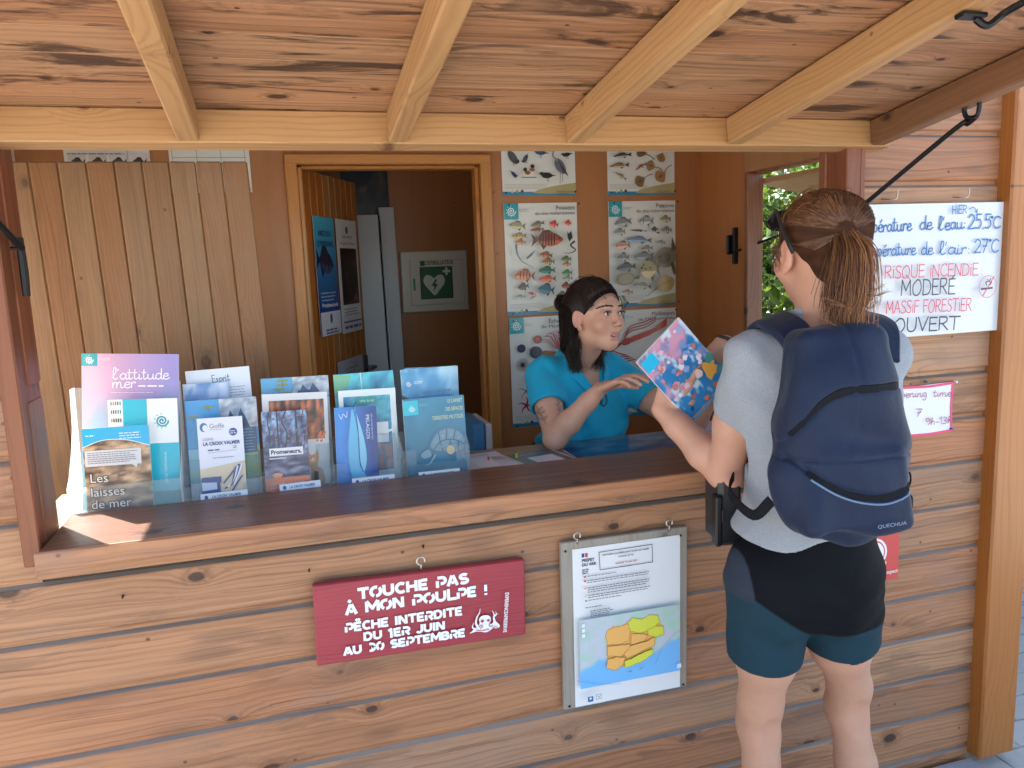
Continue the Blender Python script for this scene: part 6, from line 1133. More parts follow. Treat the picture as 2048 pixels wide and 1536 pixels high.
    def scol(P):
        r = (P - C0) @ rt; f = (P - C0) @ fw_; z = P[:, 2]
        edge = np.where(r < .0, .765 - .45 * (r + .19) * (r > -.19) , .725 + .06 * (r - .0)); edge = np.where(r < 0, .885 - .72 * (r + .19), .765 + .05 * r); side = np.maximum(sm(-.170 - .05 * (z - .85) - r, -.002, .002), sm(f, .047, .053))
        k = (sm(z, -.003, .003) * 0 + sm(z - edge, -.003, .003)) * (1 - side); lowr = (r > -.012) & (r < .05) & (z < .80) & (z - edge > 0) & (f > -.03)
        black, teal, slate = np.array((.0045, .0055, .008)), np.array((.016, .045, .066)), np.array((.035, .045, .065)); c = teal + (black - teal) * k[:, None]; c = (lambda w: c * (1 - w) + slate * w)((sm(-.170 - .05 * (z - .85) - r, -.002, .002) * sm(z, .858, .864))[:, None]); return c
    body_obj('shorts', s, cloth('shorts_fabric', (1, 1, 1), (1, 1, 1), 3000, .75, 0, .12, .2, True), root, scol)
    for A in (AL, AR):
        s = SDF(A + V(-.09, -.1, -.09), A + V(.08, .24, .06), .004); s.cap(A + V(0, -.02, -.045), A + V(-.012, .15, -.055), .046, .038, .03); s.cap(A + V(0, -.01, 0), A + V(0, 0, -.03), .05, .05, .03); s.cut(A + V(0, 0, -.082), (0, 0, -1)); s.cut(A + V(0, 0, .012), (0, 0, 1)); body_obj('shoe', s, cloth('shoe_fabric', (.12, .12, .13), (.18, .18, .19), 2500), root)
    # hair: cap drawn back to the tie, strands over it, ponytail
    s = SDF(Hc - .17, Hc + .17, .003); tie = Hd(-.008, -.090, .022)
    s.ell(Hd(0, -.010, .028), (.080, .094, .088), R, .01); s.cap(Hd(0, -.07, .03), tie, .065, .016, .03); s.ell(Hd(0, -.075, -.03), (.062, .045, .055), R, .02)
    s.cut(Hd(0, .062, .03), unit(hf * 1 - hu * .35), .01); s.ell(Hd(-.075, .035, -.035), (.045, .068, .052), R, .012, 's'); s.ell(Hd(.075, .035, -.035), (.045, .068, .052), R, .012, 's'); s.cut(Hd(0, -.04, -.075), unit(-hu + hf * .8), .02)
    HM = hair_mat('chestnut_hair', (.045, .018, .010), (.13, .055, .026), (.38, .17, .066))
    def on_cap(v, off): # direction from skull centre -> point on the cap
        v = unit(v); rr = np.array((.080, .094, .088)) + off; k = 1 / np.sqrt(((v / rr) ** 2).sum()); return Hd(0, -.014, .030) + (hr * v[0] + hf * v[1] + hu * v[2]) * k
    P, F = s.mesh(); hc = obj('hair', P, F, hair_mat('chestnut_hair_base', (.045, .018, .010), (.12, .05, .024), (.2, .09, .04), .8), root, True, None, {'rn': ('FLOAT', 'POINT',   .06 + .06 * np.sin(P[:, 2] * 260 + P[:, 0] * 90))})
    rg = random.Random(3); cs = []; tl = ((tie - Hd(0, -.014, .030)) @ hr, (tie - Hd(0, -.014, .030)) @ hf, (tie - Hd(0, -.014, .030)) @ hu)
    for _ in range(2600):
        a = rg.uniform(-2.25, 2.25); el = a; # start round the hairline, from nape on one side over the forehead to the nape on the other
        v0 = unit((math.sin(a) * 1.0, math.cos(a * .78) * .62 + .10, math.cos(a) * .95 + .18)) if abs(a) < 1.5 else unit((math.copysign(math.cos(abs(a) - 1.5) * .9 + .08, a), -.15 - .85 * (abs(a) - 1.5), -.28 - .30 * (abs(a) - 1.5)))
        if abs(a) < 1.45 and rg.random() < .45: v0 = unit(v0 * rg.uniform(.5, 1) + np.array(tl) / np.linalg.norm(tl) * rg.uniform(0, .5))
        pts = []
        for k in range(10):
            t = k / 9; v = unit(v0 * (1 - t) + unit(tl) * t); p = on_cap(v, .001 + rg.uniform(0, .0025)); w = sm(np.array(t), .72, 1.0); pts.append(p * (1 - w) + (tie + hr * rg.gauss(0, .006) + hu * rg.gauss(0, .006)) * w)
        pts = [s.settle(Hd(0, -.010, .028), p, .001 + rg.uniform(0, .0015)) if k < 8 else p for k, p in enumerate(pts)]; cs.append((np.array(pts), min(1, max(0, rg.gauss(.38, .24) + .10 * v0[2]))))
    for _ in range(60):   # flyaways
        v0 = unit((rg.uniform(-1, 1), rg.uniform(-.3, .9), rg.uniform(.1, 1))); p = on_cap(v0, .002); q = on_cap(unit(v0 + np.array((rg.gauss(0, .2), -.45, rg.gauss(.1, .2)))), rg.uniform(.004, .014)); cs.append((spline([p, (p + q) / 2 + unit(p - Hc) * .006, q], 4), rg.uniform(.5, .9)))
    for _ in range(36):   # wisps in front of and under the ear
        p = Hd(-.078, rg.uniform(.01, .05), rg.uniform(.0, .04)); cs.append((spline([p, p - hu * .025 + hf * rg.gauss(0, .006) - hr * .004, p - hu * rg.uniform(.035, .06) + hf * rg.gauss(-.008, .01)], 4), rg.uniform(.1, .5)))
    strands('hair_strands', cs, HM, hc, .0008)
    mb = MB(); mb.tube([tie + hr * .017 * math.cos(a) + hu * .017 * math.sin(a) + hf * .0 for a in np.linspace(0, 6.3, 16)], .006, 7); mb.build('hair_tie', M['rubber'], hc, True)
    cs = []; path = [tie, tie - hf * .012 - hu * .006, at(1704, 508, 'y', -.500), at(1698, 585, 'y', -.515), at(1690, 655, 'y', -.52)]
    wid = [.008, .017, .030, .034, .022]; off = unit(V(.8, -.6, 0))
    for _ in range(2000):
        u_, w_ = rg.gauss(0, .5), rg.gauss(0, .5); e_ = rg.uniform(.72, 1.04); cur = rg.gauss(0, .0045); pts = []
        for k, (p, wd) in enumerate(zip(path, wid)):
            q = p + off * u_ * wd + unit(V(-.6, -.8, 0)) * w_ * wd * .62 + off * cur * k * k * .22 + V(0, 0, rg.gauss(0, .002) * k); pts.append(q)
        if e_ < .97: pts = pts[:-1] + [pts[-2] * (1 - (e_ - .72) * 3.2) + pts[-1] * (e_ - .72) * 3.2]
        cs.append((spline(pts, 5), min(1, max(0, rg.gauss(.66, .26) + .16 * u_))))
    for k, (px, py) in enumerate(((1778, 580), (1760, 604), (1770, 570), (1752, 640), (1640, 640), (1652, 600))):
        for j in range(7): p0 = at(1722 + rg.gauss(0, 8), 500, 'y', -.515); q = at(px + rg.gauss(0, 4), py + rg.gauss(0, 4), 'y', -.53); m = at((1722 + px) / 2 - (8 if px > 1700 else -20), py + 6, 'y', -.53); cs.append((spline([p0, m, q], 6), rg.uniform(.5, .95)))
    strands('ponytail', cs, HM, hc, .00085)
    # eyes, brow (turned away but present)
    for sx in (-1, 1): mb = MB(); mb.ball(Hd(sx * .034, .0835, .008), .0115, 12, 9); mb.build('eye', plain('eye_white', (.7, .68, .66), .15, 0, .02), root, True)
    # sunglasses pushed up on the head
    sg = empty('sunglasses', tuple(Hd(0, .03, .1)), 'black sunglasses pushed up on the head of the standing customer', 'sunglasses')
    for sx in (-1, 1):
        mb = MB(); pts = [Hd(sx * .060, .078, .070), Hd(sx * .083, .02, .082), Hd(sx * .0905, -.012, .045), Hd(sx * .091, -.036, .010), Hd(sx * .0865, -.046, -.012)]; mb.strip(spline(pts, 6), [hr * sx] * 25, [.0085] * 19 + [.010] * 6, .0045); mb.build('temple_arm', M['rubber'], sg)
        mb = MB(); c = Hd(sx * .033, .092, .072); n = unit(hf * .75 + hu * .65); u_ = hr; v_ = np.cross(n, u_); q = [c + u_ * .031 * math.cos(a) + v_ * .023 * math.sin(a) for a in np.linspace(0, 6.2832, 21)]; mb.tube(q, .0028, 6); mb.raw([c + n * .001] + q[:-1], [(0, i + 1, (i + 1) % 20 + 1) for i in range(20)]); mb.raw([c - n * .001] + q[:-1], [(0, (i + 1) % 20 + 1, i + 1) for i in range(20)]); mb.build('lens', plain('dark_lens', (.012, .012, .014), .08), sg, True)
    # bracelet
    mb = MB(); d = unit(at(1424, 752, 'y', -.046) - WR); a = unit(np.cross(d, (0, 0, 1))); b = np.cross(d, a); mb.tube([WR - d * .012 + a * .030 * math.cos(t) + b * .024 * math.sin(t) for t in np.linspace(0, 6.2832, 20)], .0045, 7); tag(mb.build('bracelet', M['rubber'], None, True), 'thin black bracelet on the raised right wrist of the customer', 'bracelet')
    # backpack
    bp = empty('backpack', tuple(T(-.0, -.22, 1.0)), 'navy blue backpack with curved black zips, worn by the ponytailed customer', 'backpack')
    tl_ = rad(4); B = np.array((rt, fw_ * math.cos(tl_) + V(0, 0, -math.sin(tl_)), fw_ * math.sin(tl_) + V(0, 0, math.cos(tl_)))); pc = T(-.052, -.192, 1.228)
    def Q(r, f, u_): return pc + B[0] * r + B[1] * f + B[2] * u_
    s = SDF((.70, -.82, .84), (1.45, -.30, 1.50), .0035)
    s.box(Q(0, .005, .080), (.104, .058, .142), .030, B, .02, 'u', .13); s.ell(Q(0, -.008, -.052), (.135, .064, .150), B, .04); s.box(Q(.008, -.062, -.085), (.096, .022, .078), .02, B, .03, 'u', .10); s.ell(Q(0, -.03, .09), (.10, .055, .09), B, .04)
    def pk(x, y, z):
        P = np.stack((x, y, z), 1) - pc; r, f, u_ = P @ B[0], P @ B[1], P @ B[2]
        zl = u_ - (.106 - 8.0 * (r + .01) ** 2 * (r < -.01)); d = .0045 * np.exp(-(zl / .006) ** 2) * (f < .03)
        zl2 = u_ - (-.092 + 3.4 * (r - .03) ** 2); d += .006 * np.exp(-(zl2 / .006) ** 2) * (f < -.02); d += .004 * np.exp(-((u_ + .022) / .003) ** 2) * (f < .0)
        d += .0055 * np.sin(40 * r + 3 * np.sin(11 * u_)) * sm(-u_, .02, .12) * (f < 0) + .0045 * np.sin(34 * (r + .6 * u_) + 2 * np.sin(16 * u_)) + .002 * np.exp(-((np.abs(r) - .002) / .003) ** 2) * (u_ > .03) + .004 * np.exp(-((f - .045) / .005) ** 2); return d
    s.disp(pk); NV = cloth('navy_nylon', (.0055, .0120, .035), (.0085, .0185, .050), 3200, .62, 0, .10, .22); body_obj('bag', s, NV, bp)
    def onbag(pts, lift=.0): # drop a path on the bag's outer face
        out = []
        for r, u_ in pts:
            f = -.2
            while f < .1:
                ix = np.round((Q(r, f, u_) - s.lo) / s.res).astype(int)
                if (ix >= 0).all() and (ix < s.n).all() and s.D[tuple(ix)] < .001: break
                f += .002
            out.append(Q(r, f - lift, u_))
        out = np.array(out); o2 = out.copy(); o2[1:-1] = (out[:-2] + out[1:-1] + out[2:]) / 3; return o2
    BK = plain('zip_black', (.008, .009, .012), .75, 0, .05, 30, 0, Specular_IOR_Level=.15); zx = np.linspace(-.112, .098, 30)
    z1 = onbag([(r, .106 - 8.0 * (r + .01) ** 2 * (r < -.01)) for r in zx], .001); mb = MB(); mb.strip(z1, [-B[1]] * 30, .017, .005); mb.build('zip', BK, bp)
    zx = np.linspace(-.090, .112, 28); z2 = onbag([(r, -.092 + 3.4 * (r - .03) ** 2) for r in zx], .001); mb = MB(); mb.strip(z2, [-B[1] + B[2] * .3] * 28, .020, .005); mb.build('zip', BK, bp)
    z3 = onbag([(r, -.105 + 3.4 * (r - .03) ** 2) for r in zx], .0015); mb = MB(); mb.tube(z3, .0021, 6); mb.build('piping', plain('pale_piping', (.12, .19, .30), .5), bp)
    mb = MB(); a = z2[-1]; mb.tube(spline([a, a + B[0] * .012 + B[2] * .006, a + B[0] * .014 - B[2] * .012, a + B[0] * .006 - B[2] * .026, a - B[2] * .012], 4), .0018, 6); mb.build('zip_pull', BK, bp)
    c = onbag([(.022, -.150), (.070, -.146)], .007); pr = Print(c[0], c[1] - c[0], B[2] + V(0, -.3, .0), .06, .012); pr.n = -pr.n if pr.n @ B[1] > 0 else pr.n; pr.text('QUECHUA', 0, .002, .011, (120, 138, 168), width=.055); pr.build(bp, 'badge_lettering')
    # straps
    def over(x, top=1.437): return [T(x * .75, -.135, 1.375), T(x * .92, -.10, 1.43), T(x, -.055, top + .012), T(x * 1.02, -.005, top + .014), T(x * 1.05, .055, top - .018), T(x * 1.05, .105, top - .085), T(x * 1.1, .12, top - .2), T(x * 1.2, .09, 1.08)]
    for x in (-.105, .098):
        p_ = spline(over(x), 6); ups = [unit(q - T(x * .6, -.005, 1.30 if k < 34 else q[2])) for k, q in enumerate(p_)]; mb = MB(); mb.strip(p_, ups, np.interp(range(len(p_)), [0, 8, 26, len(p_)], [.066, .072, .066, .045]), .015); mb.build('shoulder_strap', NV, bp, False)
        mb = MB(); q = [T(x * 1.35, .085, 1.10), T(x * 1.80, .0, 1.08), T(x * 1.72, -.10, 1.06), Q(math.copysign(.112, x), .05, -.12)]; q = spline(q, 6); mb.strip(q, [unit(z - T(0, 0, z[2])) for z in q], .022, .003); mb.build('webbing', BK, bp)
    mb = MB(); mb.strip(spline([T(-.055, -.125, 1.40), T(-.045, -.13, 1.435), T(-.0, -.135, 1.452), T(.04, -.13, 1.432), T(.05, -.125, 1.40)], 5), [V(0, -.4, 1)] * 21, .022, .004); mb.build('grab_loop', BK, bp)
    # black belt pouch hanging at the left hip, next to the wall
    po = empty('belt_pouch', tuple(T(-.17, .10, .95)), 'black pouch with buckles hanging at the left hip of the customer', 'pouch'); c = at(1452, 1020, 'y', -.235)
    mb = MB(); mb.board(c + V(.016, .04, .0), (.055, .10, .17), (rt, fw_, (0, 0, 1)), bev=.010); mb.build('bag', M['rubber'], po)
    mb = MB(); a = at(1434, 1040, 'y', -.23); mb.board(a + V(0, 0, .0), (.016, .03, .12), (rt, fw_, (0, 0, 1)), bev=.004); mb.board(a + V(.004, -.02, .015), (.006, .004, .03), (rt, fw_, (0, 0, 1)), bev=.001); mb.build('buckle', M['black'], po)
    mb = MB(); q = [at(1444, 985, 'y', -.23), at(1452, 930, 'y', -.23), at(1470, 880, 'y', -.25)]; mb.strip(q, [(-1, -.3, 0)] * 3, .02, .003); mb.build('webbing', BK, po)
def mag_frame():
    bl, br = at(1378, 842, 'y', -.088), at(1446, 768, 'y', -.088); tl = at(1258, 728, 'y', -.088); tr = tl + br - bl; return bl, br, tl
def magazine():
    bl, br, tl = mag_frame(); w = np.linalg.norm(tl - bl); h = .0
    # long axis runs from the lower right edge (bl..br) up to the left; the page is turned a quarter
    u = br - bl; v = tl - bl; p = Print(bl, u, v, .15, .205, .0003); s = sheet('magazine', p, .007, M['paper'], 'glossy pink and blue underwater magazine held between the two women', 'magazine')
    def cov(a, b):
        c = mixc((52, 132, 190), (216, 160, 184), (b - .46) * 3 + 1.5 * vnoise(a * 4, b * 4, 3)); c = mixc(c, (206, 226, 240), (vnoise(a * 6 + 3, b * 5, 8) - .12) * 4); return c
    p.grid(0, 0, p.w, p.h, 40, 52, cov)
    rgm = random.Random(9)
    def blob(x, y, r, c): p.poly([(p.w * x + p.w * r * rgm.uniform(.55, 1.15) * math.cos(t), p.h * y + p.w * r * rgm.uniform(.55, 1.15) * math.sin(t)) for t in np.linspace(0, 5.9, 11)], c)
    for k in range(46): blob(rgm.uniform(.06, .94), rgm.uniform(.3, .96), rgm.uniform(.025, .075), rgm.choice(((236, 176, 190), (222, 140, 150), (240, 226, 236), (150, 176, 224), (206, 130, 124), (230, 196, 214), (120, 160, 210))))
    p.rect(0, p.h * .82, p.w * .26, p.h * .98, (40, 190, 232)); 
    for a, b, r, c in ((.80, .30, .17, (222, 160, 72)), (.60, .36, .09, (228, 200, 190)), (.92, .42, .1, (70, 140, 130)), (.95, .2, .1, (60, 130, 128)), (.30, .22, .05, (190, 96, 70)), (.72, .1, .07, (200, 104, 70)), (.45, .08, .05, (216, 120, 88)), (.15, .12, .04, (40, 70, 120)), (.86, .08, .05, (40, 52, 84))): blob(a, b, r, c)
    p.rect(0, 0, p.w, p.h * .025, (40, 150, 200)); p.text('PLONGÉE DOUCE' if 0 else '', 0, 0, .01, (255, 255, 255)); p.build(s, 'cover', M['gloss'])
magazine(); customer()
# ---------------------------------------------------------------- woman behind the counter
def attendant():
    root = empty('person', (.93, .74, 0), 'dark-haired woman in a turquoise polo shirt leaning on the counter inside the kiosk', 'person')
    yt = rad(14); f0 = V(math.sin(yt), -math.cos(yt), 0); r0 = V(math.cos(yt), math.sin(yt), 0); B3 = np.array((r0, f0, (0, 0, 1))); C0 = V(.935, .655, 0)
    def T(r, f, z): return C0 + r0 * r + f0 * f + V(0, 0, z)
    yh = rad(23); HF = unit(V(math.sin(yh), -math.cos(yh), .055)); R = rot_from(HF, (.05, 0, 1)); hr, hf, hu = R; Hc = V(.938, .515, 1.418)
    def Hd(r, f, u): return Hc + hr * r + hf * f + hu * u      # r > 0: towards her right ear (left in the picture)
    SR, ER, WR = T(-.140, -.01, 1.225), V(.768, .440, 1.062), at(1199, 779, 'y', .375); SL, EL, WL = T(.140, -.01, 1.215), at(1378, 858, 'y', .42), at(1418, 800, 'y', .27)
    s = SDF((.66, .14, .92), (1.40, .86, 1.56), .0024)
    # head and face
    s.ell(Hd(0, -.012, .030), (.070, .090, .084), R, .01); s.ell(Hd(0, .026, -.036), (.0515, .062, .064), R, .03); s.ell(Hd(0, .060, -.084), (.021, .021, .018), R, .025); s.cap(Hd(.037, .004, -.054), Hd(.008, .056, -.085), .013, .013, .025); s.cap(Hd(-.037, .004, -.054), Hd(-.008, .056, -.085), .013, .013, .025)
    s.cap(Hd(-.028, .074, .028), Hd(.028, .074, .028), .0095, .0095, .018); s.cap(Hd(0, .080, .012), Hd(0, .101, -.023), .0060, .0078, .010); s.ell(Hd(0, .101, -.0255), (.0092, .0090, .0078), R, .006)
    for sx in (-1, 1):
        s.ell(Hd(sx * .037, .058, -.026), (.022, .022, .021), R, .022); s.ell(Hd(sx * .0105, .095, -.030), (.007, .008, .006), R, .005); s.ell(Hd(sx * .032, .092, .006), (.017, .012, .0105), R, .010, 's')
        s.ell(Hd(sx * .031, .0715, .006), (.0150, .0150, .0140), R, .004); s.ell(Hd(sx * .031, .0880, .0050), (.0122, .010, .0062), R, .0015, 's')
        s.ell(Hd(sx * .005, .101, -.036), (.0030, .004, .003), R, .002, 's')
        s.ell(Hd(sx * .070, -.008, -.008), (.010, .017, .028), np.array((unit(hr * sx + hf * .35), unit(hf - hr * sx * .35), hu)), .005); s.ell(Hd(sx * .080, -.002, -.004), (.006, .011, .019), R, .004, 's'); s.ell(Hd(sx * .072, .004, -.036), (.006, .009, .010), R, .005)
    s.ell(Hd(0, .0825, -.0575), (.022, .0095, .0058), R, .006); s.ell(Hd(0, .0815, -.0690), (.018, .0095, .0060), R, .006); s.cap(Hd(-.019, .080, -.0605), Hd(0, .094, -.0632), .0018, .0040, .0015, 's'); s.cap(Hd(.019, .080, -.0605), Hd(0, .094, -.0632), .0018, .0040, .0015, 's')
    # neck, trunk, arms
    s.cap(Hd(0, -.02, -.06), T(0, .0, 1.245), .047, .052, .03); s.ell(T(0, -.01, 1.235), (.11, .05, .035), B3, .04); s.ell(T(0, 0, 1.12), (.145, .085, .15), B3, .03); s.cap(T(0, -.02, 1.1), T(0, -.06, .93), .10, .11, .04)
    s.cap(T(-.04, .025, 1.262), T(-.125, .0, 1.262), .010, .010, .02); s.cap(T(.04, .025, 1.262), T(.125, 0, 1.258), .010, .010, .02)
    s.chain([SR, SR * .5 + ER * .5, ER], [.045, .041, .034], .02); m = ER * .68 + WR * .32; s.chain([ER, m, ER * .25 + WR * .75, WR], [.034, .0355, .0265, .0225], .015); s.ell(ER + V(-.004, -.006, -.008), (.027, .027, .026), None, .02)
    s.chain([SL, SL * .5 + EL * .5, EL], [.047, .043, .036], .02); s.chain([EL, EL * .65 + WL * .35, WL], [.036, .038, .024], .015)
    hand(s, WR, unit(at(1240, 760, 'y', .32) - WR), V(.25, -.25, -.9), (.30, .36, .40, .42), .05, 1, (.55, .5), .004, .95)
    hand(s, WL, unit(at(1432, 760, 'y', .21) - WL), V(-.7, -.4, .2), .35, .05, 1, (.5, .5), .004, .95)
    mth = Hd(0, .09, -.0635)
    def col(P):
        c = np.tile(np.array((.66, .375, .265)), (len(P), 1)); q = P - Hc; r, f, u = q @ hr, q @ hf, q @ hu; head = (np.abs(r) < .1) & (f > .02) & (np.abs(u) < .12)
        def mixin(w, k): nonlocal c; w = np.clip(w, 0, 1)[:, None]; c = c * (1 - w) + np.array(k) * w
        for sx in (-1, 1):
            mixin(.38 * np.exp(-((r - sx * .040) ** 2 + (u + .028) ** 2) / .019 ** 2) * head, (.58, .20, .15)); mixin(.30 * np.exp(-((r - sx * .032) ** 2 / .016 ** 2 + (u - .006) ** 2 / .009 ** 2)) * head, (.30, .14, .10))
            mixin(.5 * np.exp(-((r - sx * .072) ** 2 + (f + .004) ** 2 + (u + .01) ** 2) / .028 ** 2), (.60, .26, .19))
        mixin(.35 * np.exp(-(r ** 2 + (u + .028) ** 2) / .012 ** 2) * (f > .08), (.55, .21, .16))
        lw = sm(.0225 - np.abs(r), 0, .006) * np.where(u > -.0635, sm(-.049 - u, 0, .003), sm(u + .0795, 0, .003)) * (f > .075); mixin(.60 * lw, (.54, .20, .185)); mixin(.95 * sm(.0155 - np.abs(r), 0, .003) * (np.abs(u + .0635) < .0028) * (f > .066) * (f < .0885), (.06, .02, .02))
        dd = f - .75 * u; mixin(.55 * sm(dd - .024, .014, .0) * (u > .015) * (f > .0), (.05, .03, .022))
        for q_, k in ((ER, .3), (WR, .15)): mixin(k * np.exp(-((P - q_) ** 2).sum(1) / .035 ** 2), (.58, .25, .18))
        d = unit(ER - SR); t_ = (P - SR) @ d; ar = np.linalg.norm(P - SR - t_[:, None] * d, axis=1) < .055; a_ = at(1080, 828, 'y', .50); b_ = at(1123, 815, 'y', .46)
        for z_, w1, w2 in ((a_, .024, .020), (b_, .018, .014)):
            k = P - z_; g = sum(np.exp(-((np.abs((k[:, 0] - ox) * ca + (k[:, 2] - oz) * sa) / .0022) ** 2 + ((-(k[:, 0] - ox) * sa + (k[:, 2] - oz) * ca) / ln) ** 4)) for ox, oz, ca, sa, ln in ((0, 0, 1, .15, w1), (.006, .008, .7, -.7, .008), (-.006, .004, .7, .7, .008), (.007, -.006, .7, -.7, .008), (-.005, -.01, .7, .7, .007), (.004, .018, .8, -.5, .007))); mixin(.6 * np.minimum(g, 1) * ar * (P[:, 1] < z_[1] + .06), (.10, .09, .10))
        return c
    body_obj('body', s, SKIN, root, col)
    # eyes
    for sx in (-1, 1):
        c = Hd(sx * .031, .0712, .0055); v = []; look = unit(hf * 1 + hr * -.22 + hu * .10); u_ = unit(np.cross(look, hu)); w_ = np.cross(look, u_); vs = [c + look * .0138]; F = []; cols = [(.004, .003, .003)]
        for i in range(1, 17):
            a = math.pi * i / 17
            for k in range(20): b = 2 * math.pi * k / 20; vs.append(c + .0138 * (math.cos(a) * look + math.sin(a) * (math.cos(b) * u_ + math.sin(b) * w_))); dg = math.degrees(a); cols.append((.004, .003, .003) if dg < 12 else (.055, .030, .015) if dg < 29 else (.02, .012, .008) if dg < 35 else (.72, .70, .68))
        vs.append(c - look * .0138); cols.append((.7, .68, .66)); F = [(0, 1 + k, 1 + (k + 1) % 20) for k in range(20)] + [(1 + i * 20 + k, 1 + (i + 1) * 20 + k, 1 + (i + 1) * 20 + (k + 1) % 20, 1 + i * 20 + (k + 1) % 20) for i in range(15) for k in range(20)] + [(len(vs) - 1, 301 + (k + 1) % 20, 301 + k) for k in range(20)]
        obj('eye', vs, F, M['eye'], root, True, None, {'col': ('FLOAT_COLOR', 'POINT', cols)})
        mb = MB()
        lid = [Hd(sx * (.031 + .0128 * math.cos(a)), .0795 + .0055 * math.sin(a), .0052 + .0068 * math.sin(a)) for a in np.linspace(.05, math.pi - .05, 12)]; mb.tube(lid, .0013, 5)
        for k in range(14): t = k / 13; p = lid[int(t * 11)]; mb.tube([p, p + hf * .0045 + hu * .0012 + hr * sx * (.5 - t) * .006, p + hf * .0065 + hu * .0042 + hr * sx * (.5 - t) * .010], [.0006, .0005, .0002], 3, 0, False)
        mb.build('eyelashes', M['rubber'], root)
        mb = MB(); rg = random.Random(5)
        for k in range(170):
            t = rg.random(); p = Hd(sx * (.011 + .042 * t), .0888 - .026 * t * t, .0262 + .0055 * math.sin(t * 2.6) - .006 * t + rg.gauss(0, .0014 - .0007 * t)); mb.tube([p, p + hr * sx * .0065 + hu * (.0022 - .0045 * t) - hf * .0022 * t], [.0010, .0004], 3, 0, False)
        mb.build('eyebrow', M['brow'], root)
    mb = MB(); mb.strip(spline([Hd(.014, .0785, -.0612), Hd(.007, .0845, -.0615), Hd(0, .0865, -.0616), Hd(-.007, .0845, -.0615), Hd(-.014, .0785, -.0612)], 4), [hf] * 17, .0052, .003); mb.build('teeth', plain('teeth_enamel', (.78, .75, .70), .25, 0, .02), root, True)
    mb = MB(); mb.ball(Hd(.080, .006, -.040), .0026, 8, 6); mb.build('earring', M['steel'], root, True)
    # polo shirt
    s = SDF((.68, .36, .86), (1.24, .92, 1.32), .003)
    s.ell(T(0, -.004, 1.12), (.165, .105, .15), B3, .03); s.cap(T(-.115, -.008, 1.232), T(.115, -.008, 1.226), .052, .052, .04); s.cap(T(0, -.03, 1.1), T(0, -.06, .90), .115, .125, .05); s.ell(T(-.062, .078, 1.095), (.070, .058, .066), B3, .035); s.ell(T(.062, .078, 1.090), (.070, .058, .066), B3, .035)
    s.ell(T(0, .05, 1.02), (.13, .085, .08), B3, .04); s.cap(T(0, -.01, 1.22), T(0, -.005, 1.268), .078, .064, .03)
    for S_, E_ in ((SR, ER), (SL, EL)): d = unit(E_ - S_); m = S_ * .45 + E_ * .55; s.cap(S_, m, .057, .061, .025)
    for S_, E_ in ((SR, ER), (SL, EL)):
        d = unit(E_ - S_); m = S_ * .48 + E_ * .52; s.box(m + d * .05, (.082, .082, .048), .01, rot_from(d)[[0, 2, 1]], .005, 's'); s.cap(m - d * .02, m + d * .1, .049, .052, .004, 's')
    s.cap(T(0, .012, 1.225), T(0, -.002, 1.36), .052, .066, .006, 's')
    vR = rot_from(f0); p0 = T(0, .10, 1.235)
    for k in range(6): s.cap(T(0, .035 + .012 * k, 1.250 - .021 * k), T(0, .15, 1.262 - .021 * k), .040 - .0055 * k, .050 - .0060 * k, .006, 's')
    s.disp(lambda x, y, z: .0045 * np.sin(52 * (x * .7 + z * .9) + 2.5 * np.sin(15 * x)) * sm(-z, -1.20, -1.06) + .0045 * np.sin(62 * (z + .55 * (x - .8))) * np.exp(-((x - .81) / .035) ** 2) + .003 * np.sin(44 * (z * 1.1 - x) + 2 * np.sin(12 * z)) * np.exp(-((z - 1.03) / .05) ** 2))
    TQ = cloth('turquoise_pique', (.012, .38, .62), (.016, .45, .70), 2600, .8, 0, .25, .18); body_obj('polo_shirt', s, TQ, root)
    def hit(px, py):
        d = unit((px - 1024) / FPX * CR - (py - 768) / FPX * CU + CF); t = 1.9
        while t < 3.2:
            p = CAM + d * t; ix = np.round((p - s.lo) / s.res).astype(int)
            if (ix >= 0).all() and (ix < s.n).all() and s.D[tuple(ix)] < .0005: return p - d * .004
            t += .002
        return at(px, py, 'y', .54)
    mb = MB()
    for sd, pts in ((-1, [T(-.008, -.080, 1.285), T(-.058, -.05, 1.285), T(-.078, .005, 1.268), T(-.070, .055, 1.245), T(-.046, .088, 1.205), T(-.018, .106, 1.160)]), (1, [T(.008, -.080, 1.285), T(.058, -.05, 1.283), T(.078, .005, 1.266), T(.070, .055, 1.243), T(.046, .088, 1.203), T(.018, .106, 1.160)])):
        q = spline(pts, 5); mb.strip(q, [unit(z - T(0, -.02, z[2] - .04)) for z in q], np.interp(range(len(q)), [0, 12, len(q)], [.045, .042, .022]), .005)
    mb.build('collar', TQ, root, True)
    c = hit(1258, 822); p = Print(c - r0 * .02 - V(0, 0, .02), r0, (0, 0, 1), .04, .04); p.swirl(.02, .02, .0125, (190, 226, 240), .13); p.build(root, 'shirt_emblem')
    mb = MB(); mb.tube([T(.0 + .053 * math.sin(a), .006 + .054 * math.cos(a), 1.268 - .012 * math.cos(a)) for a in np.linspace(0, 6.2832, 26)], .0026, 6); cp = T(0, .062, 1.256); a_, b_ = hit(1196, 770), hit(1206, 785)
    tq = [hit(*z) for z in ((1207, 776), (1201, 792), (1203, 808), (1209, 812), (1214, 803), (1211, 788), (1207, 776))]; mb.tube(spline(tq, 4), .0020, 6); mb.tube(spline([T(-.05, .03, 1.262), T(-.03, .085, 1.20), tq[0]], 5), .0015, 5); mb.build('necklace', plain('brown_cord', (.07, .04, .025), .7), root, True)
    # trousers, mostly hidden by the counter
    s = SDF((.70, .60, .02), (1.18, 1.0, 1.0), .006); s.ell(T(0, -.10, .90), (.16, .12, .11), B3, .04)
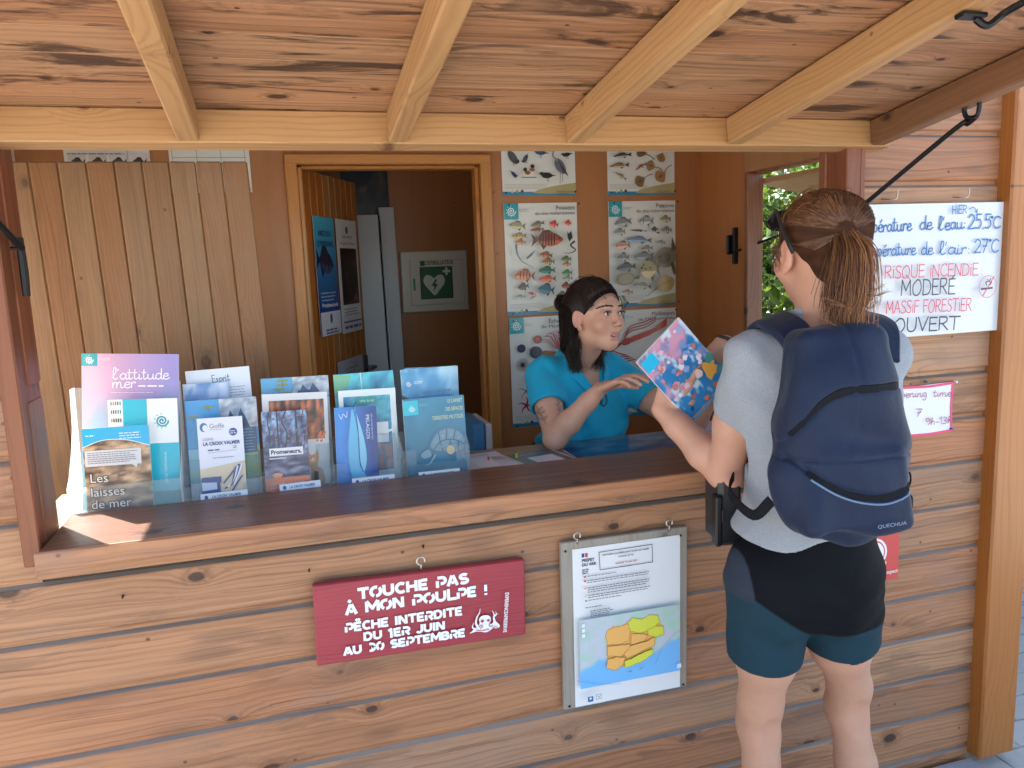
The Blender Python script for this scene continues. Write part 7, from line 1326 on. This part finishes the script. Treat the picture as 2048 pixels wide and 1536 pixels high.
    for r in (-.085, .085): s.chain([T(r, -.10, .86), T(r, -.11, .46), T(r, -.12, .06)], [.085, .062, .05], .03)
    body_obj('trousers', s, cloth('dark_denim', (.02, .03, .05), (.035, .05, .08), 2400), root)
    # hair, half tied up
    HM = hair_mat('dark_brown_hair', (.008, .005, .004), (.024, .013, .010), (.075, .038, .026)); s = SDF(Hc - .2, Hc + .17, .0028); tie = Hd(.012, -.112, .040)
    s.ell(Hd(0, -.018, .034), (.0765, .0965, .0875), R, .01); s.cap(Hd(.02, -.07, .0), Hd(.028, -.078, -.09), .052, .040, .03); s.cap(Hd(-.02, -.07, .0), Hd(-.028, -.07, -.09), .05, .036, .03); s.chain([Hd(.062, -.045, -.03), Hd(.060, -.050, -.09), Hd(.050, -.040, -.150)], [.024, .027, .012], .02); s.chain([Hd(-.062, -.035, -.03), Hd(-.062, -.03, -.09), Hd(-.052, -.015, -.145)], [.022, .024, .012], .02)
    s.cut(Hd(0, .058, .052), unit(hf * 1 - hu * .75), .003)
    for sx in (-1, 1): s.ell(Hd(sx * .066, .058, -.045), (.043, .056, .068), R, .004, 's'); s.ell(Hd(sx * .078, .0, -.012), (.022, .022, .032), R, .006, 's')
    s.cap(Hd(0, -.08, .04), tie, .03, .016, .02); s.ell(tie - hf * .022 + hu * .006, (.026, .026, .028), R, .006)
    P, F = s.mesh(); hc = obj('hair', P, F, hair_mat('dark_brown_hair_base', (.006, .004, .003), (.016, .009, .007), (.05, .03, .02), .8), root, True, None, {'rn': ('FLOAT', 'POINT', .20 + .08 * np.sin(P[:, 2] * 240 + P[:, 0] * 130))})
    rg = random.Random(11); cs = []; c0 = Hd(0, -.018, .034); tv = unit(((tie - c0) @ hr, (tie - c0) @ hf, (tie - c0) @ hu))
    def cap_(v, off): v = unit(v); rr = np.array((.0765, .0965, .0875)) + off; k = 1 / np.sqrt(((v / rr) ** 2).sum()); return c0 + (hr * v[0] + hf * v[1] + hu * v[2]) * k
    for _ in range(2400):
        a = rg.uniform(-1.75, 1.75); v0 = np.array((math.sin(a), .93 * math.cos(a) + .10, .25 * math.cos(a) - .46 * math.sin(a) ** 2 + rg.uniform(-.04, .05))); vm = np.array((math.sin(a) * .85, .05, .38 + .85 * math.cos(a)))
        t0 = rg.uniform(0, .45) if rg.random() < .4 else 0.0; v0 = unit(v0)
        pts = []
        for k in range(9): t = t0 + (1 - t0) * k / 8; w = sm(np.array(t), .80, 1.); pts.append(cap_(unit(v0 * (1 - t) ** 2 + 2 * t * (1 - t) * vm + tv * t * t), .0008 + rg.uniform(0, .0018)) * (1 - w) + (tie + hr * rg.gauss(0, .008) + hu * rg.gauss(0, .008)) * w)
        pts = [s.settle(c0, p, .0012 + rg.uniform(0, .0012)) if k < 7 else p for k, p in enumerate(pts)]; cs.append((np.array(pts), min(1, max(0, rg.gauss(.42, .26)))))
    for _ in range(700):
        sx = rg.choice((-1, 1, 1)); p0 = Hd(sx * rg.uniform(.035, .074), -.03 - rg.uniform(0, .05), rg.uniform(-.03, .03)); p1 = Hd(sx * rg.uniform(.045, .084), -.05 + rg.gauss(0, .016), -.08 + rg.gauss(0, .01)); p2 = Hd(sx * rg.uniform(.030, .070), -.040 + rg.gauss(0, .014), -.15 - rg.uniform(0, .03)); cs.append((spline([p0, p1, p2], 6), min(1, max(0, rg.gauss(.4, .24)))))
    for _ in range(120):
        a = rg.uniform(0, 6.28); b = rg.uniform(-1, 1); c = tie - hf * .022 + hu * .006; pts = [c + (hr * math.cos(a + t) + hu * math.sin(a + t)) * (.028 - .006 * t) + hf * .012 * b - hf * .004 * t for t in np.linspace(0, 2.2, 8)]; cs.append((np.array(pts), min(1, max(0, rg.gauss(.5, .25)))))
    for _ in range(24):
        a = rg.uniform(-1.3, 1.3); v0 = np.array((math.sin(a), .93 * math.cos(a) + .12, .20 * math.cos(a) - .46 * math.sin(a) ** 2)); p = cap_(v0, .001); q = cap_(v0 + np.array((rg.gauss(0, .12), -.1, .22)), .003); cs.append((spline([p - hf * .001, (p + q) / 2, q], 3), .35))
    for _ in range(14): p = Hd(rg.uniform(-.075, -.045), .055 + rg.uniform(-.02, .012), .06); cs.append((spline([p, p - hu * .022 + hf * .006 - hr * .004, p - hu * rg.uniform(.035, .06) + hf * rg.gauss(.0, .006) - hr * .006], 4), rg.uniform(.2, .6)))
    for _ in range(0): p = Hd(.066, .02, .0); cs.append((spline([p, p - hu * .03 + hr * .006, p - hu * rg.uniform(.04, .07) + hf * rg.gauss(.0, .008) + hr * .003], 4), rg.uniform(.2, .6)))
    for _ in range(40): v0 = unit((rg.uniform(-.9, .9), rg.uniform(-.6, .6), rg.uniform(.4, 1))); p = cap_(v0, .002); q = cap_(unit(v0 + np.array((rg.gauss(0, .2), -.4, .1))), rg.uniform(.003, .010)); cs.append((spline([p, (p + q) / 2 + unit(p - Hc) * .004, q], 4), .6))
    strands('hair_strands', cs, HM, hc, .0009)
M['eye'] = printed('eye_surface', .08, .6); M['brow'] = plain('brow_hair', (.014, .009, .007), .6)
attendant()
